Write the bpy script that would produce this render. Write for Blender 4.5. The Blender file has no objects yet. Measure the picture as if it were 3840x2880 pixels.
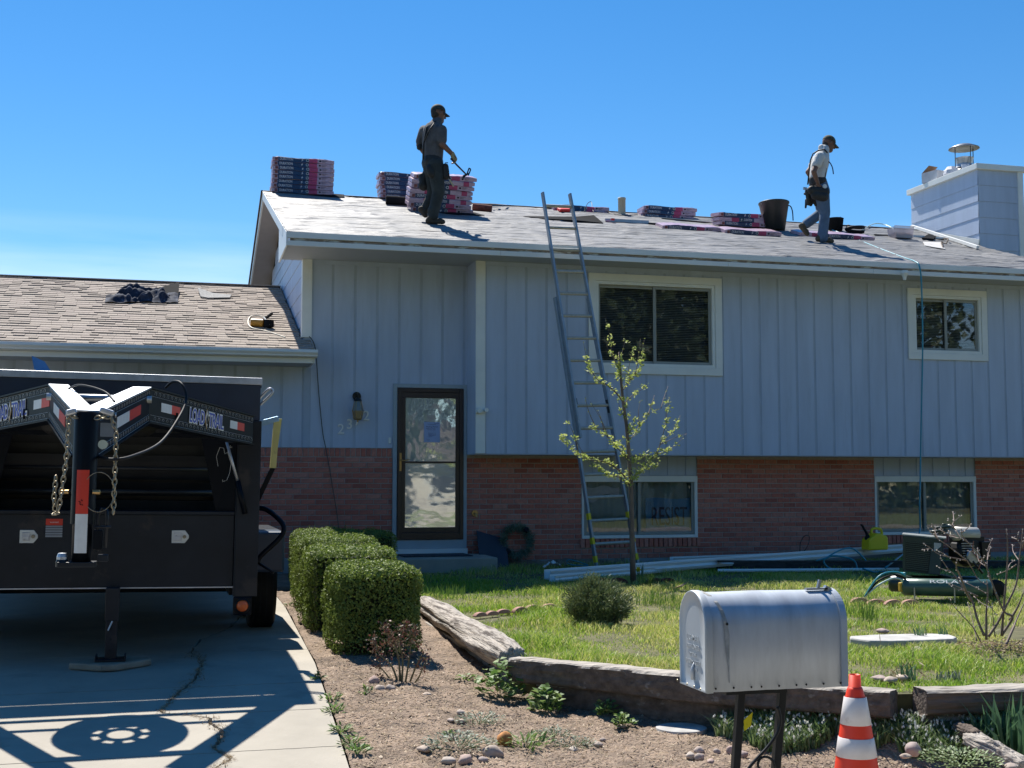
import bpy, bmesh, math, random
import numpy as np
from mathutils import Vector, Matrix, Euler, noise as mnoise
R = math.radians
random.seed(7); rng = np.random.default_rng(7)
SC = bpy.context.scene; COL = SC.collection

# ------------------------------------------------------------------ camera
FPX, YAW, PITCH, EYE = 4750.0, R(15.2), R(4.42), Vector((0, 0, 1.6))
cd = bpy.data.cameras.new('camera'); cam = bpy.data.objects.new('camera', cd); COL.objects.link(cam)
cd.sensor_width = 36.0; cd.lens = FPX / 3840 * 36; cd.clip_end = 2000; cd.clip_start = 0.05
FW = Vector((math.sin(YAW) * math.cos(PITCH), math.cos(YAW) * math.cos(PITCH), math.sin(PITCH)))
RT = Vector((math.cos(YAW), -math.sin(YAW), 0)); UP = RT.cross(FW)
cam.location = EYE
cam.rotation_euler = Matrix((RT, UP, -FW)).transposed().to_euler()
SC.camera = cam

# ------------------------------------------------------------------ sky, sun, exposure
SUNV = Vector((.12, -.68, -1.0))                       # the way sunlight travels
W = bpy.data.worlds.new('World'); SC.world = W; W.use_nodes = True
nt = W.node_tree; nt.nodes.clear()
wo = nt.nodes.new('ShaderNodeOutputWorld'); bg = nt.nodes.new('ShaderNodeBackground')
sk = nt.nodes.new('ShaderNodeTexSky'); sk.sky_type = 'NISHITA'; sk.sun_disc = False
sk.sun_elevation = math.atan2(1, math.hypot(.12, .68)); sk.sun_rotation = -math.atan2(.12, .68)
sk.altitude = 1600; sk.air_density = 1.15; sk.dust_density = 0.15; sk.ozone_density = 3.0
hs = nt.nodes.new('ShaderNodeHueSaturation'); hs.inputs['Saturation'].default_value = 1.34; hs.inputs['Value'].default_value = 1.0
# a few thin clouds low in the sky
tc = nt.nodes.new('ShaderNodeTexCoord'); mp = nt.nodes.new('ShaderNodeMapping'); mp.inputs['Scale'].default_value = (2.2, 2.2, 26)
ns = nt.nodes.new('ShaderNodeTexNoise'); ns.inputs['Scale'].default_value = 1.6; ns.inputs['Detail'].default_value = 6
cr = nt.nodes.new('ShaderNodeValToRGB'); cr.color_ramp.elements[0].position = .40; cr.color_ramp.elements[1].position = .70
sep = nt.nodes.new('ShaderNodeSeparateXYZ'); mr = nt.nodes.new('ShaderNodeMapRange')
mr.inputs[1].default_value = .13; mr.inputs[2].default_value = .20; mr.inputs[3].default_value = .75; mr.inputs[4].default_value = 0
mu = nt.nodes.new('ShaderNodeMath'); mu.operation = 'MULTIPLY'
mx = nt.nodes.new('ShaderNodeMixRGB'); mx.inputs[2].default_value = (6, 7.6, 9.5, 1)
L = nt.links.new
L(tc.outputs['Generated'], mp.inputs[0]); L(mp.outputs[0], ns.inputs[0]); L(ns.outputs[0], cr.inputs[0])
L(tc.outputs['Generated'], sep.inputs[0]); L(sep.outputs[2], mr.inputs[0])
L(cr.outputs[0], mu.inputs[0]); L(mr.outputs[0], mu.inputs[1])
L(sk.outputs[0], hs.inputs['Color']); L(hs.outputs[0], mx.inputs[1]); L(mu.outputs[0], mx.inputs[0])
L(mx.outputs[0], bg.inputs[0]); L(bg.outputs[0], wo.inputs[0]); bg.inputs[1].default_value = 0.078
sd = bpy.data.lights.new('sun', 'SUN'); sd.energy = 4.4; sd.angle = R(.53); sd.color = (1, .95, .87)
sun = bpy.data.objects.new('sun', sd); COL.objects.link(sun)
sun.rotation_euler = SUNV.to_track_quat('-Z', 'Y').to_euler(); sun.location = (0, 10, 20)
SC.view_settings.view_transform = 'Standard'; SC.view_settings.look = 'None'
SC.view_settings.exposure = 0.87; SC.view_settings.gamma = 1.0; SC.view_settings.use_curve_mapping = False

# ------------------------------------------------------------------ helpers
def ray(px, py): return FW * FPX + RT * (px - 1920) - UP * (py - 1440)
def at(px, py, X=None, Y=None, Z=None, pl=None):
    """point of the place on a known real plane (x, y, z constant or plane) seen at a photograph pixel"""
    r = ray(px, py)
    if X is not None: t = X / r.x
    elif Y is not None: t = Y / r.y
    elif Z is not None: t = (Z - 1.6) / r.z
    else: t = (pl[1] - pl[0].dot(EYE)) / pl[0].dot(r)
    return EYE + r * t

class MB:
    def __init__(s): s.v = []; s.f = []; s.m = []
    def add(s, vs, fs, mi=0):
        n = len(s.v); s.v += [tuple(v) for v in vs]; s.f += [tuple(i + n for i in f) for f in fs]; s.m += [mi] * len(fs); return s
    def box(s, a, b, mi=0):
        x0, y0, z0 = a; x1, y1, z1 = b
        if x0 > x1: x0, x1 = x1, x0
        if y0 > y1: y0, y1 = y1, y0
        if z0 > z1: z0, z1 = z1, z0
        return s.add([(x0,y0,z0),(x1,y0,z0),(x1,y1,z0),(x0,y1,z0),(x0,y0,z1),(x1,y0,z1),(x1,y1,z1),(x0,y1,z1)],
                     [(0,3,2,1),(4,5,6,7),(0,1,5,4),(1,2,6,5),(2,3,7,6),(3,0,4,7)], mi)
    def obox(s, c, size, rot=(0,0,0), mi=0):
        M = Matrix.Translation(c) @ (rot if isinstance(rot, Matrix) else Euler(rot).to_matrix().to_4x4())
        hx, hy, hz = (q / 2 for q in size)
        vs = [M @ Vector(p) for p in [(-hx,-hy,-hz),(hx,-hy,-hz),(hx,hy,-hz),(-hx,hy,-hz),(-hx,-hy,hz),(hx,-hy,hz),(hx,hy,hz),(-hx,hy,hz)]]
        return s.add(vs, [(0,3,2,1),(4,5,6,7),(0,1,5,4),(1,2,6,5),(2,3,7,6),(3,0,4,7)], mi)
    def beam(s, p, q, w, h, up=(0,0,1), mi=0):
        p = Vector(p); q = Vector(q); d = (q - p); l = d.length; d = d.normalized(); sd_ = d.cross(Vector(up)).normalized(); u = sd_.cross(d)
        M = Matrix((d, -sd_, u)).transposed().to_4x4()
        return s.obox((p + q) / 2, (l, w, h), M, mi)
    def prism(s, poly, off, mi=0):
        """poly: 3d points (planar), off: extrusion vector"""
        n = len(poly); off = Vector(off); vs = [Vector(p) for p in poly]; vs += [v + off for v in vs]
        fs = [tuple(range(n))[::-1], tuple(range(n, 2 * n))] + [(i, (i + 1) % n, n + (i + 1) % n, n + i) for i in range(n)]
        return s.add(vs, fs, mi)
    def tube(s, pts, r, n=8, closed=False, mi=0, cap=True):
        pts = [Vector(p) for p in pts]; m = len(pts); rs = r if isinstance(r, (list, tuple)) else [r] * m
        rings = []; prev = None
        for i, p in enumerate(pts):
            a = pts[(i - 1) % m] if (closed or i) else p; b = pts[(i + 1) % m] if (closed or i < m - 1) else p
            d = (b - a).normalized()
            if prev is None: u = d.orthogonal().normalized()
            else: u = (prev - d * prev.dot(d)); u = u.normalized() if u.length > 1e-6 else d.orthogonal().normalized()
            prev = u; w = d.cross(u)
            rings.append([p + (u * math.cos(2*math.pi*k/n) + w * math.sin(2*math.pi*k/n)) * rs[i] for k in range(n)])
        vs = [v for g in rings for v in g]; fs = []
        for i in range(m if closed else m - 1):
            j = (i + 1) % m
            for k in range(n): fs.append((i*n+k, i*n+(k+1)%n, j*n+(k+1)%n, j*n+k))
        if cap and not closed: fs += [tuple(range(n))[::-1], tuple(range((m-1)*n, m*n))]
        return s.add(vs, fs, mi)
    def lathe(s, prof, c=(0,0,0), n=24, axis='z', mi=0):
        c = Vector(c); vs = []; fs = []
        for (r, h) in prof:
            for k in range(n):
                a = 2*math.pi*k/n; x, y = r*math.cos(a), r*math.sin(a)
                p = {'z': (x, y, h), 'y': (x, h, y), 'x': (h, x, y)}[axis]
                vs.append(c + Vector(p))
        m = len(prof)
        for i in range(m - 1):
            for k in range(n): fs.append((i*n+k, i*n+(k+1)%n, (i+1)*n+(k+1)%n, (i+1)*n+k))
        return s.add(vs, fs, mi)
    def grid(s, fn, nu, nv, mi=0):
        vs = [fn(i / nu, j / nv) for j in range(nv + 1) for i in range(nu + 1)]; w = nu + 1
        return s.add(vs, [(j*w+i, j*w+i+1, (j+1)*w+i+1, (j+1)*w+i) for j in range(nv) for i in range(nu)], mi)
    def mesh(s, name, mats, smooth=False):
        me = bpy.data.meshes.new(name); me.from_pydata(s.v, [], s.f)
        for m in (mats if isinstance(mats, (list, tuple)) else [mats]): me.materials.append(m)
        if any(s.m): me.polygons.foreach_set('material_index', s.m)
        if smooth: me.polygons.foreach_set('use_smooth', [True] * len(me.polygons))
        me.update(); return me

WL = {}
def link(name, me, parent=None, world=True):
    o = bpy.data.objects.new(name, me); COL.objects.link(o)
    if parent is not None:
        o.parent = parent
        if world: o.location = -WL.get(parent.name, Vector((0,0,0)))
    WL[o.name] = Vector((0,0,0)); return o
def obj(name, mb, mats, parent=None, smooth=False, world=True, bevel=0, label=None, auto=None):
    me = mb.mesh(name, mats, smooth) if isinstance(mb, MB) else mb
    o = link(name, me, parent, world)
    if bevel:
        b = o.modifiers.new('bevel', 'BEVEL'); b.width = bevel; b.segments = 2; b.limit_method = 'ANGLE'; b.angle_limit = R(40)
    if label: o['label'] = label
    return o
def tag(o, label, cat, group=None):
    o['label'] = label; o['category'] = cat
    if group: o['group'] = group
    return o
def thing(name, label, cat, loc=(0,0,0), group=None, rz=0):
    o = bpy.data.objects.new(name, None); COL.objects.link(o); o.location = loc; o.rotation_euler = (0,0,rz); o.empty_display_size = .1
    WL[o.name] = Vector(loc); return tag(o, label, cat, group)
def solo(name, mb, mats, label, cat, group=None, smooth=False, bevel=0):
    """a thing that is one mesh: origin moved to the middle of its base"""
    vs = np.array(mb.v); c = Vector(((vs[:,0].min()+vs[:,0].max())/2, (vs[:,1].min()+vs[:,1].max())/2, vs[:,2].min()))
    mb.v = [tuple(Vector(v) - c) for v in mb.v]
    o = obj(name, mb, mats, None, smooth, bevel=bevel); o.location = c; return tag(o, label, cat, group)
def struct(name, mb, mats, parent=None, smooth=False):
    o = obj(name, mb, mats, parent, smooth); o['kind'] = 'structure'; return o
def stuff(o): o['kind'] = 'stuff'; return o
def dup(root, loc, label, rot=None, group=None):
    r = root.copy(); COL.objects.link(r); r.location = loc; r['label'] = label
    if rot is not None: r.rotation_euler = rot
    if group: r['group'] = group
    for ch in list(root.children):
        c = ch.copy(); COL.objects.link(c); c.parent = r
        for g in list(ch.children):
            d = g.copy(); COL.objects.link(d); d.parent = c
    return r
def npmesh(name, V, Fs, mats, midx=None, smooth=False):
    """V (n,3) array, Fs (m,k) array of equal-sized faces"""
    me = bpy.data.meshes.new(name); n, (m, k) = len(V), Fs.shape
    me.vertices.add(n); me.vertices.foreach_set('co', V.astype(np.float32).ravel())
    me.loops.add(m*k); me.loops.foreach_set('vertex_index', Fs.astype(np.int32).ravel())
    me.polygons.add(m); me.polygons.foreach_set('loop_start', np.arange(0, m*k, k, dtype=np.int32))
    for q in (mats if isinstance(mats, (list, tuple)) else [mats]): me.materials.append(q)
    if midx is not None: me.polygons.foreach_set('material_index', midx.astype(np.int32))
    if smooth: me.polygons.foreach_set('use_smooth', np.ones(m, bool))
    me.update(calc_edges=True); me.validate(); return me

def blades(P, H, Wd, lean=.35, rg=rng, dirs=None):
    n = len(P); a = rg.uniform(0, 2*np.pi, n); side = np.stack([np.cos(a), np.sin(a), np.zeros(n)], 1) * (Wd/2)[:, None]
    b = rg.uniform(0, 2*np.pi, n); ln = H * rg.uniform(.1, 1, n) * lean
    off = np.stack([np.cos(b)*ln, np.sin(b)*ln, np.zeros(n)], 1) if dirs is None else dirs
    up = np.stack([np.zeros(n), np.zeros(n), H], 1)
    V = np.stack([P - side, P + side, P + off*.35 + up*.6 - side*.75, P + off*.35 + up*.6 + side*.75, P + off*1.05 + up*rg.uniform(.85,1,(n,1))], 1)
    base = np.arange(n)[:, None] * 5
    F = np.concatenate([base + [0,1,3], base + [0,3,2], base + [2,3,4]], 0)
    return V.reshape(-1, 3), F
def leafmesh(P, Dn, Nn, Ln, Wd):
    """folded leaf-shaped pairs of triangles: centres P, direction Dn, normal Nn"""
    Dn = Dn/np.linalg.norm(Dn, axis=1)[:, None]; S = np.cross(Dn, Nn); S /= (np.linalg.norm(S, axis=1)[:, None] + 1e-9)
    Nn = np.cross(S, Dn); n = len(P); Ln = Ln[:, None]; Wd = Wd[:, None]
    V = np.stack([P - Dn*Ln*.5, P + S*Wd*.5 + Nn*Wd*.15, P + Dn*Ln*.5, P - S*Wd*.5 + Nn*Wd*.15], 1)
    b = np.arange(n)[:, None]*4
    return V.reshape(-1, 3), np.concatenate([b + [0,1,2], b + [0,2,3]], 0)
def rdir(n, rg=rng):
    v = rg.normal(size=(n, 3)); return v/np.linalg.norm(v, axis=1)[:, None]

# ------------------------------------------------------------------ materials
def mat(name, col, rough=.6, metal=0., var=.12, vs=6., bump=0., bs=60., cols=None, spec=.5, stretch=(1,1,1), trans=0., spots=None, det=4, bd=.004, sheen=0, alpha=None):
    m = bpy.data.materials.new(name); m.use_nodes = True; t = m.node_tree; N = t.nodes; K = t.links.new
    p = N['Principled BSDF']; p.inputs['Roughness'].default_value = rough; p.inputs['Metallic'].default_value = metal
    p.inputs['Specular IOR Level'].default_value = spec
    tcn = N.new('ShaderNodeTexCoord'); mpn = N.new('ShaderNodeMapping'); mpn.inputs['Scale'].default_value = stretch
    K(tcn.outputs['Object'], mpn.inputs[0])
    if cols:
        g = N.new('ShaderNodeNewGeometry'); oi = N.new('ShaderNodeObjectInfo'); ad = N.new('ShaderNodeMath'); ad.operation = 'ADD'
        fr = N.new('ShaderNodeMath'); fr.operation = 'FRACT'
        K(g.outputs['Random Per Island'], ad.inputs[0]); K(oi.outputs['Random'], ad.inputs[1]); K(ad.outputs[0], fr.inputs[0])
        rp = N.new('ShaderNodeValToRGB'); e = rp.color_ramp.elements
        for i, c in enumerate(cols):
            x = i/(len(cols)-1)
            if i == 0: e[0].position = 0; el = e[0]
            elif i == len(cols)-1: el = e[len(e)-1]; el.position = 1
            else: el = e.new(x)
            el.color = (*c, 1)
        K(fr.outputs[0], rp.inputs[0]); src = rp.outputs[0]
    else:
        rgb = N.new('ShaderNodeRGB'); rgb.outputs[0].default_value = (*col, 1); src = rgb.outputs[0]
    nz = N.new('ShaderNodeTexNoise'); nz.inputs['Scale'].default_value = vs; nz.inputs['Detail'].default_value = det; nz.inputs['Roughness'].default_value = .6
    K(mpn.outputs[0], nz.inputs[0])
    mrn = N.new('ShaderNodeMapRange'); mrn.inputs[1].default_value = .3; mrn.inputs[2].default_value = .7; mrn.inputs[3].default_value = 1-var; mrn.inputs[4].default_value = 1+var
    K(nz.outputs[0], mrn.inputs[0])
    ml = N.new('ShaderNodeMixRGB'); ml.blend_type = 'MULTIPLY'; ml.inputs[0].default_value = 1
    K(src, ml.inputs[1]); K(mrn.outputs[0], ml.inputs[2]); out = ml.outputs[0]
    if spots:                                         # (colour, scale, threshold, strength): patches with a shape of their own
        for (c2, s2, th, st) in (spots if isinstance(spots, list) else [spots]):
            n2 = N.new('ShaderNodeTexNoise'); n2.inputs['Scale'].default_value = s2; n2.inputs['Detail'].default_value = 6; n2.inputs['Roughness'].default_value = .65
            K(mpn.outputs[0], n2.inputs[0]); r2 = N.new('ShaderNodeMapRange'); r2.inputs[1].default_value = th; r2.inputs[2].default_value = th+.08; r2.inputs[4].default_value = st
            K(n2.outputs[0], r2.inputs[0]); m2 = N.new('ShaderNodeMixRGB'); K(r2.outputs[0], m2.inputs[0]); K(out, m2.inputs[1]); m2.inputs[2].default_value = (*c2, 1); out = m2.outputs[0]
    K(out, p.inputs['Base Color'])
    if bump:
        nb = N.new('ShaderNodeTexNoise'); nb.inputs['Scale'].default_value = bs; nb.inputs['Detail'].default_value = 5; K(mpn.outputs[0], nb.inputs[0])
        bn = N.new('ShaderNodeBump'); bn.inputs['Strength'].default_value = bump; bn.inputs['Distance'].default_value = bd
        K(nb.outputs[0], bn.inputs['Height']); K(bn.outputs[0], p.inputs['Normal'])
    if trans:
        tl = N.new('ShaderNodeBsdfTranslucent'); K(out, tl.inputs[0]); ms = N.new('ShaderNodeMixShader'); ms.inputs[0].default_value = trans
        K(p.outputs[0], ms.inputs[1]); K(tl.outputs[0], ms.inputs[2]); K(ms.outputs[0], N['Material Output'].inputs[0])
    if alpha is not None: p.inputs['Alpha'].default_value = alpha
    return m
def glassmat(name, refl=.12, tint=(1,1,1), bump=0., bs=3., stretch=(1,1,1), gl=(1,1,1), bd=.01, body=None, rough=.015):
    m = bpy.data.materials.new(name); m.use_nodes = True; t = m.node_tree; N = t.nodes; K = t.links.new; N.remove(N['Principled BSDF'])
    g = N.new('ShaderNodeBsdfGlossy'); g.inputs['Roughness'].default_value = rough; g.inputs['Color'].default_value = (*gl, 1)
    if body: tr = N.new('ShaderNodeBsdfDiffuse'); tr.inputs[0].default_value = (*body, 1)
    else: tr = N.new('ShaderNodeBsdfTransparent'); tr.inputs[0].default_value = (*tint, 1)
    lw = N.new('ShaderNodeFresnel'); lw.inputs[0].default_value = 1.5
    ad = N.new('ShaderNodeMath'); ad.operation = 'ADD'; ad.inputs[1].default_value = refl; ad.use_clamp = True; K(lw.outputs[0], ad.inputs[0])
    ms = N.new('ShaderNodeMixShader'); K(ad.outputs[0], ms.inputs[0]); K(tr.outputs[0], ms.inputs[1]); K(g.outputs[0], ms.inputs[2]); K(ms.outputs[0], N['Material Output'].inputs[0])
    if bump:
        tcn = N.new('ShaderNodeTexCoord'); mpn = N.new('ShaderNodeMapping'); mpn.inputs['Scale'].default_value = stretch; K(tcn.outputs['Object'], mpn.inputs[0])
        nb = N.new('ShaderNodeTexNoise'); nb.inputs['Scale'].default_value = bs; nb.inputs['Detail'].default_value = 2; K(mpn.outputs[0], nb.inputs[0])
        bn = N.new('ShaderNodeBump'); bn.inputs['Strength'].default_value = bump; bn.inputs['Distance'].default_value = bd; K(nb.outputs[0], bn.inputs['Height']); K(bn.outputs[0], g.inputs['Normal'])
    return m
def text_mesh(body, size, mat_, extrude=.002, offset=0., align='CENTER', space=1.0, shear=0):
    cu = bpy.data.curves.new('lettering', 'FONT'); cu.body = body; cu.size = size; cu.extrude = extrude; cu.offset = offset
    cu.align_x = align; cu.align_y = 'CENTER'; cu.space_character = space; cu.shear = shear; cu.resolution_u = 3
    o = bpy.data.objects.new('lettering', cu); COL.objects.link(o); bpy.context.view_layer.update()
    me = bpy.data.meshes.new_from_object(o.evaluated_get(bpy.context.evaluated_depsgraph_get()))
    bpy.data.objects.remove(o); bpy.data.curves.remove(cu)
    me.materials.clear(); me.materials.append(mat_); return me
def fit(me, w, h):
    """scale flat lettering to a width and height, centred on its origin"""
    xs = [v.co.x for v in me.vertices]; ys = [v.co.y for v in me.vertices]; cx, cy = (min(xs)+max(xs))/2, (min(ys)+max(ys))/2
    me.transform(Matrix.Diagonal((w/(max(xs)-min(xs)), h/(max(ys)-min(ys)), 1, 1)) @ Matrix.Translation((-cx, -cy, 0))); return me
def join_mesh(parts, name, mats):
    """[(mesh, matrix, mat index)] -> one mesh"""
    mb = MB()
    for me, M, mi in parts: mb.add([M @ v.co for v in me.vertices], [tuple(p.vertices) for p in me.polygons], mi)
    return mb.mesh(name, mats)
def sfc(me, thick=0): return me

M = {}
M['siding'] = mat('siding', (.47,.54,.66), .55, var=.08, vs=1.3, bump=.2, bs=30, stretch=(4,4,.5), spots=[((.39,.45,.545), 1.8, .60, .4), ((.53,.60,.70), 5, .66, .35)])
M['groove'] = mat('groove', (.41,.475,.57), .65, var=.08, vs=3)
M['white'] = mat('white_paint', (.80,.81,.76), .45, var=.05, vs=3, bump=.1, bs=40, spots=((.42,.40,.34), 5, .7, .5))
M['fascia'] = mat('fascia_paint', (.78,.79,.76), .45, var=.05, vs=2, bump=.15, bs=30, spots=[((.25,.2,.15), 4, .74, .8)])
M['peel'] = mat('peeled_wood', (.25,.2,.15), .85, var=.5, vs=9, stretch=(1,1,4), spots=((.55,.55,.5), 5, .52, .9))
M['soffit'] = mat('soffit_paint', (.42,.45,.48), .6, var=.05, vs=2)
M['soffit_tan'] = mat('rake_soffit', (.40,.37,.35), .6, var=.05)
M['brick'] = mat('brick', (.3,.15,.12), .85, var=.22, vs=25, bump=.5, bs=90, cols=[(.43,.125,.085),(.53,.18,.125),(.47,.145,.10),(.53,.23,.17),(.50,.17,.12),(.36,.11,.078),(.51,.205,.15),(.46,.145,.10)], spots=((.40,.27,.22), 9, .68, .4))
M['mortar'] = mat('mortar', (.45,.385,.35), .9, var=.15, vs=30, bump=.4, bs=120)
M['concrete'] = mat('concrete', (.37,.335,.275), .85, var=.12, vs=2.2, bump=.35, bs=55, det=8, spots=[((.25,.225,.18), 2.5, .58, .45), ((.2,.19,.17), 26, .68, .55), ((.46,.42,.35), 6, .64, .4)])
M['found'] = mat('foundation', (.3,.31,.31), .9, var=.12, vs=4, bump=.3, bs=40)
M['paper'] = mat('underlayment', (.20,.198,.195), .55, var=.22, vs=1.5, bump=1.0, bs=6, stretch=(.45,2.4,2.4), bd=.035, det=8, spec=.4, spots=[((.33,.32,.31), 1.3, .56, .6), ((.15,.15,.155), 1.6, .58, .4), ((.2,.195,.19), 5, .60, .3)])
M['black'] = mat('black_felt', (.015,.016,.018), .85, spec=.05, var=.2, bump=.3, bs=20)
M['shingle'] = mat('shingle', (.4,.34,.29), .95, var=.16, vs=40, bump=.5, bs=200, cols=[(.35,.295,.245),(.315,.265,.22),(.375,.32,.265),(.335,.28,.235),(.36,.30,.255),(.30,.255,.215),(.365,.31,.26)])
M['shingleback'] = mat('shingle_underlay', (.06,.05,.045), .95)
M['door'] = mat('door_frame_brown', (.045,.028,.027), .35, var=.1)
M['mirror'] = glassmat('storm_glass', .46, body=(.62,.63,.60), bump=.22, bs=2.0, stretch=(2.2,1,1.6), bd=.02, gl=(.95,.97,.97), rough=.05)  # storm panes: pale diffuse body paints in the bright haze
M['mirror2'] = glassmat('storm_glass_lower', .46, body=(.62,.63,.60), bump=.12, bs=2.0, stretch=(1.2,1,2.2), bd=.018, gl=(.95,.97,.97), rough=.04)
M['glass'] = glassmat('window_glass', .0, bump=.05, bs=1.5, bd=.01)
M['dark'] = mat('dark_room', (.012,.013,.015), .9)
M['blind'] = mat('blind_slat', (.13,.145,.155), .6, var=.05)
M['curtain'] = mat('curtain', (.17,.23,.225), .9, var=.1)
M['vinyl'] = mat('window_sash', (.3,.31,.28), .4, var=.04)
M['brass'] = mat('brass', (.45,.3,.13), .35, metal=.8)
M['blackmetal'] = mat('black_metal', (.02,.02,.02), .4, metal=.3)
M['galv'] = mat('galvanised_steel', (.42,.44,.47), .38, metal=.75, var=.1, vs=7, bump=.1, bs=50, spots=((.3,.31,.33), 6, .66, .5))
M['alu'] = mat('aluminium', (.55,.57,.6), .35, metal=.85, var=.12, vs=14, spots=((.3,.3,.3), 20, .68, .6))
M['ladder'] = mat('ladder_rail', (.30,.36,.42), .4, metal=.5, var=.1, vs=10, spots=((.6,.62,.63), 14, .62, .6))
M['rung'] = mat('ladder_rung', (.48,.45,.38), .5, metal=.4, var=.15, vs=20)
M['yellow'] = mat('yellow_plastic', (.75,.6,.02), .4, var=.06)
M['gasyellow'] = mat('fuel_can_plastic', (.80,.62,.015), .35, var=.06, vs=3, spots=((.3,.3,.05), 7, .7, .5))
M['teal'] = mat('air_hose', (.03,.26,.34), .4, var=.1)
M['palehose'] = mat('pale_hose', (.45,.62,.62), .45, var=.1)
M['green'] = mat('compressor_green', (.012,.03,.024), .35, var=.15, vs=9)
M['greenpaint'] = mat('tank_paint', (.06,.12,.10), .32, var=.2, vs=5, spots=((.35,.45,.4), 6, .6, .7))
M['rubber'] = mat('rubber', (.009,.009,.010), .6, spec=.25, var=.25, vs=12, bump=.3, bs=50)
M['trailer'] = mat('trailer_paint', (.004,.006,.010), .38, spec=.14, var=.25, vs=3, spots=[((.04,.035,.03), 5, .68, .4)])
M['trailerdust'] = mat('trailer_dusty_plate', (.012,.016,.022), .42, spec=.3, var=.4, vs=2.5, spots=[((.055,.045,.040), 3, .58, .6), ((.3,.32,.34), 30, .725, .8)])
M['trailerfloor'] = mat('trailer_ribs', (.03,.033,.036), .36, spec=.35, var=.3, vs=4, spots=((.05,.047,.042), 3, .6, .6))
M['raw'] = mat('scraped_steel', (.5,.52,.55), .42, metal=.7, var=.2, vs=9, spots=((.2,.19,.18), 14, .62, .6))
M['chain'] = mat('chain_steel', (.32,.28,.2), .45, metal=.7, var=.3, vs=40)
M['red'] = mat('reflective_red', (.62,.04,.02), .4, var=.06)
M['tapewhite'] = mat('reflective_white', (.66,.68,.66), .4, var=.08, vs=20, spots=((.3,.3,.3), 30, .7, .5))
M['logoblue'] = mat('logo_blue', (.045,.08,.42), .4)
M['logowhite'] = mat('logo_outline', (.72,.72,.68), .4)
M['logogold'] = mat('logo_gold', (.5,.33,.12), .4)
M['amber'] = mat('amber_lens', (.75,.14,.03), .25)
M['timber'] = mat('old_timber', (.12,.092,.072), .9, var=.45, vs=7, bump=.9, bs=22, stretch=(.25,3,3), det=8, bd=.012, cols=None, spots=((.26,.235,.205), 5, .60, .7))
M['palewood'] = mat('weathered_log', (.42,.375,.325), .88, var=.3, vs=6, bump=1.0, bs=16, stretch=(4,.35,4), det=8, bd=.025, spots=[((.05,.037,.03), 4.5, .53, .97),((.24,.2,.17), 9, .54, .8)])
M['timbertop_lit'] = mat('timber_top_lit', (.36,.325,.28), .9, var=.35, vs=7, bump=.9, bs=22, stretch=(.4,2.5,2.5), det=8, bd=.012, spots=[((.10,.08,.06), 6, .56, .9), ((.48,.44,.38), 11, .62, .5)])  # weathered wood, colour raised for the sunlight on the top faces
M['soil'] = mat('soil', (.245,.18,.13), .95, var=.5, vs=5, bump=1.0, bs=45, det=10, bd=.03, spots=[((.15,.105,.08), 2.5, .6, .5), ((.34,.28,.21), 30, .6, .5)])
M['clod'] = mat('clod', (.2,.14,.1), .95, var=.2, cols=[(.10,.07,.05),(.29,.21,.15),(.38,.30,.22),(.16,.11,.08),(.31,.22,.155),(.5,.43,.34)])
M['straw'] = mat('straw', (.4,.3,.18), .9, cols=[(.42,.33,.2),(.55,.47,.33),(.28,.2,.12),(.36,.26,.16),(.16,.11,.07),(.5,.4,.26)], trans=.2)
M['lawnsoil'] = mat('lawn_soil', (.10,.095,.04), .95, var=.4, vs=6, bump=.8, bs=40, det=8, spots=((.2,.17,.1), 2, .6, .5))
M['stone'] = mat('stone', (.45,.38,.31), .85, var=.2, vs=14, bump=.5, bs=30, cols=[(.47,.38,.3),(.38,.31,.27),(.5,.43,.36),(.42,.29,.25),(.33,.30,.28)])
M['orangestone'] = mat('orange_stone', (.5,.22,.07), .85, var=.25, vs=12, bump=.5, bs=30)
M['pinkstone'] = mat('pink_edging', (.42,.24,.19), .9, var=.2, vs=12, bump=.4, bs=50)
M['redstone'] = mat('red_edging', (.14,.035,.03), .85, var=.25, vs=12, bump=.4, bs=50)
M['greystone'] = mat('grey_slab', (.42,.41,.39), .85, var=.25, vs=8, bump=.5, bs=30, spots=((.55,.55,.54), 5, .6, .6))
M['asphalt'] = mat('asphalt', (.055,.055,.057), .9, var=.2, vs=20, bump=.4, bs=120)
M['bark'] = mat('bark', (.17,.125,.10), .8, var=.3, vs=14, bump=.5, bs=40, stretch=(1,1,.3))
M['twig'] = mat('twig', (.20,.15,.13), .75, var=.3, vs=12)
M['mail'] = mat('mailbox_steel', (.50,.535,.57), .5, metal=.35, var=.10, vs=7, stretch=(3,1,.6), bump=.06, bs=6, bd=.01, det=8, spots=[((.36,.38,.41), 1.6, .56, .5), ((.62,.65,.68), 3.5, .62, .35), ((.13,.13,.13), 30, .70, .45)])
M['coneorange'] = mat('cone_orange', (.85,.05,.018), .5, var=.06, vs=5, spots=((.4,.05,.03), 22, .7, .4))
M['conewhite'] = mat('cone_collar', (.72,.68,.66), .4, var=.1, vs=8, spots=((.35,.3,.27), 10, .62, .35))
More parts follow.
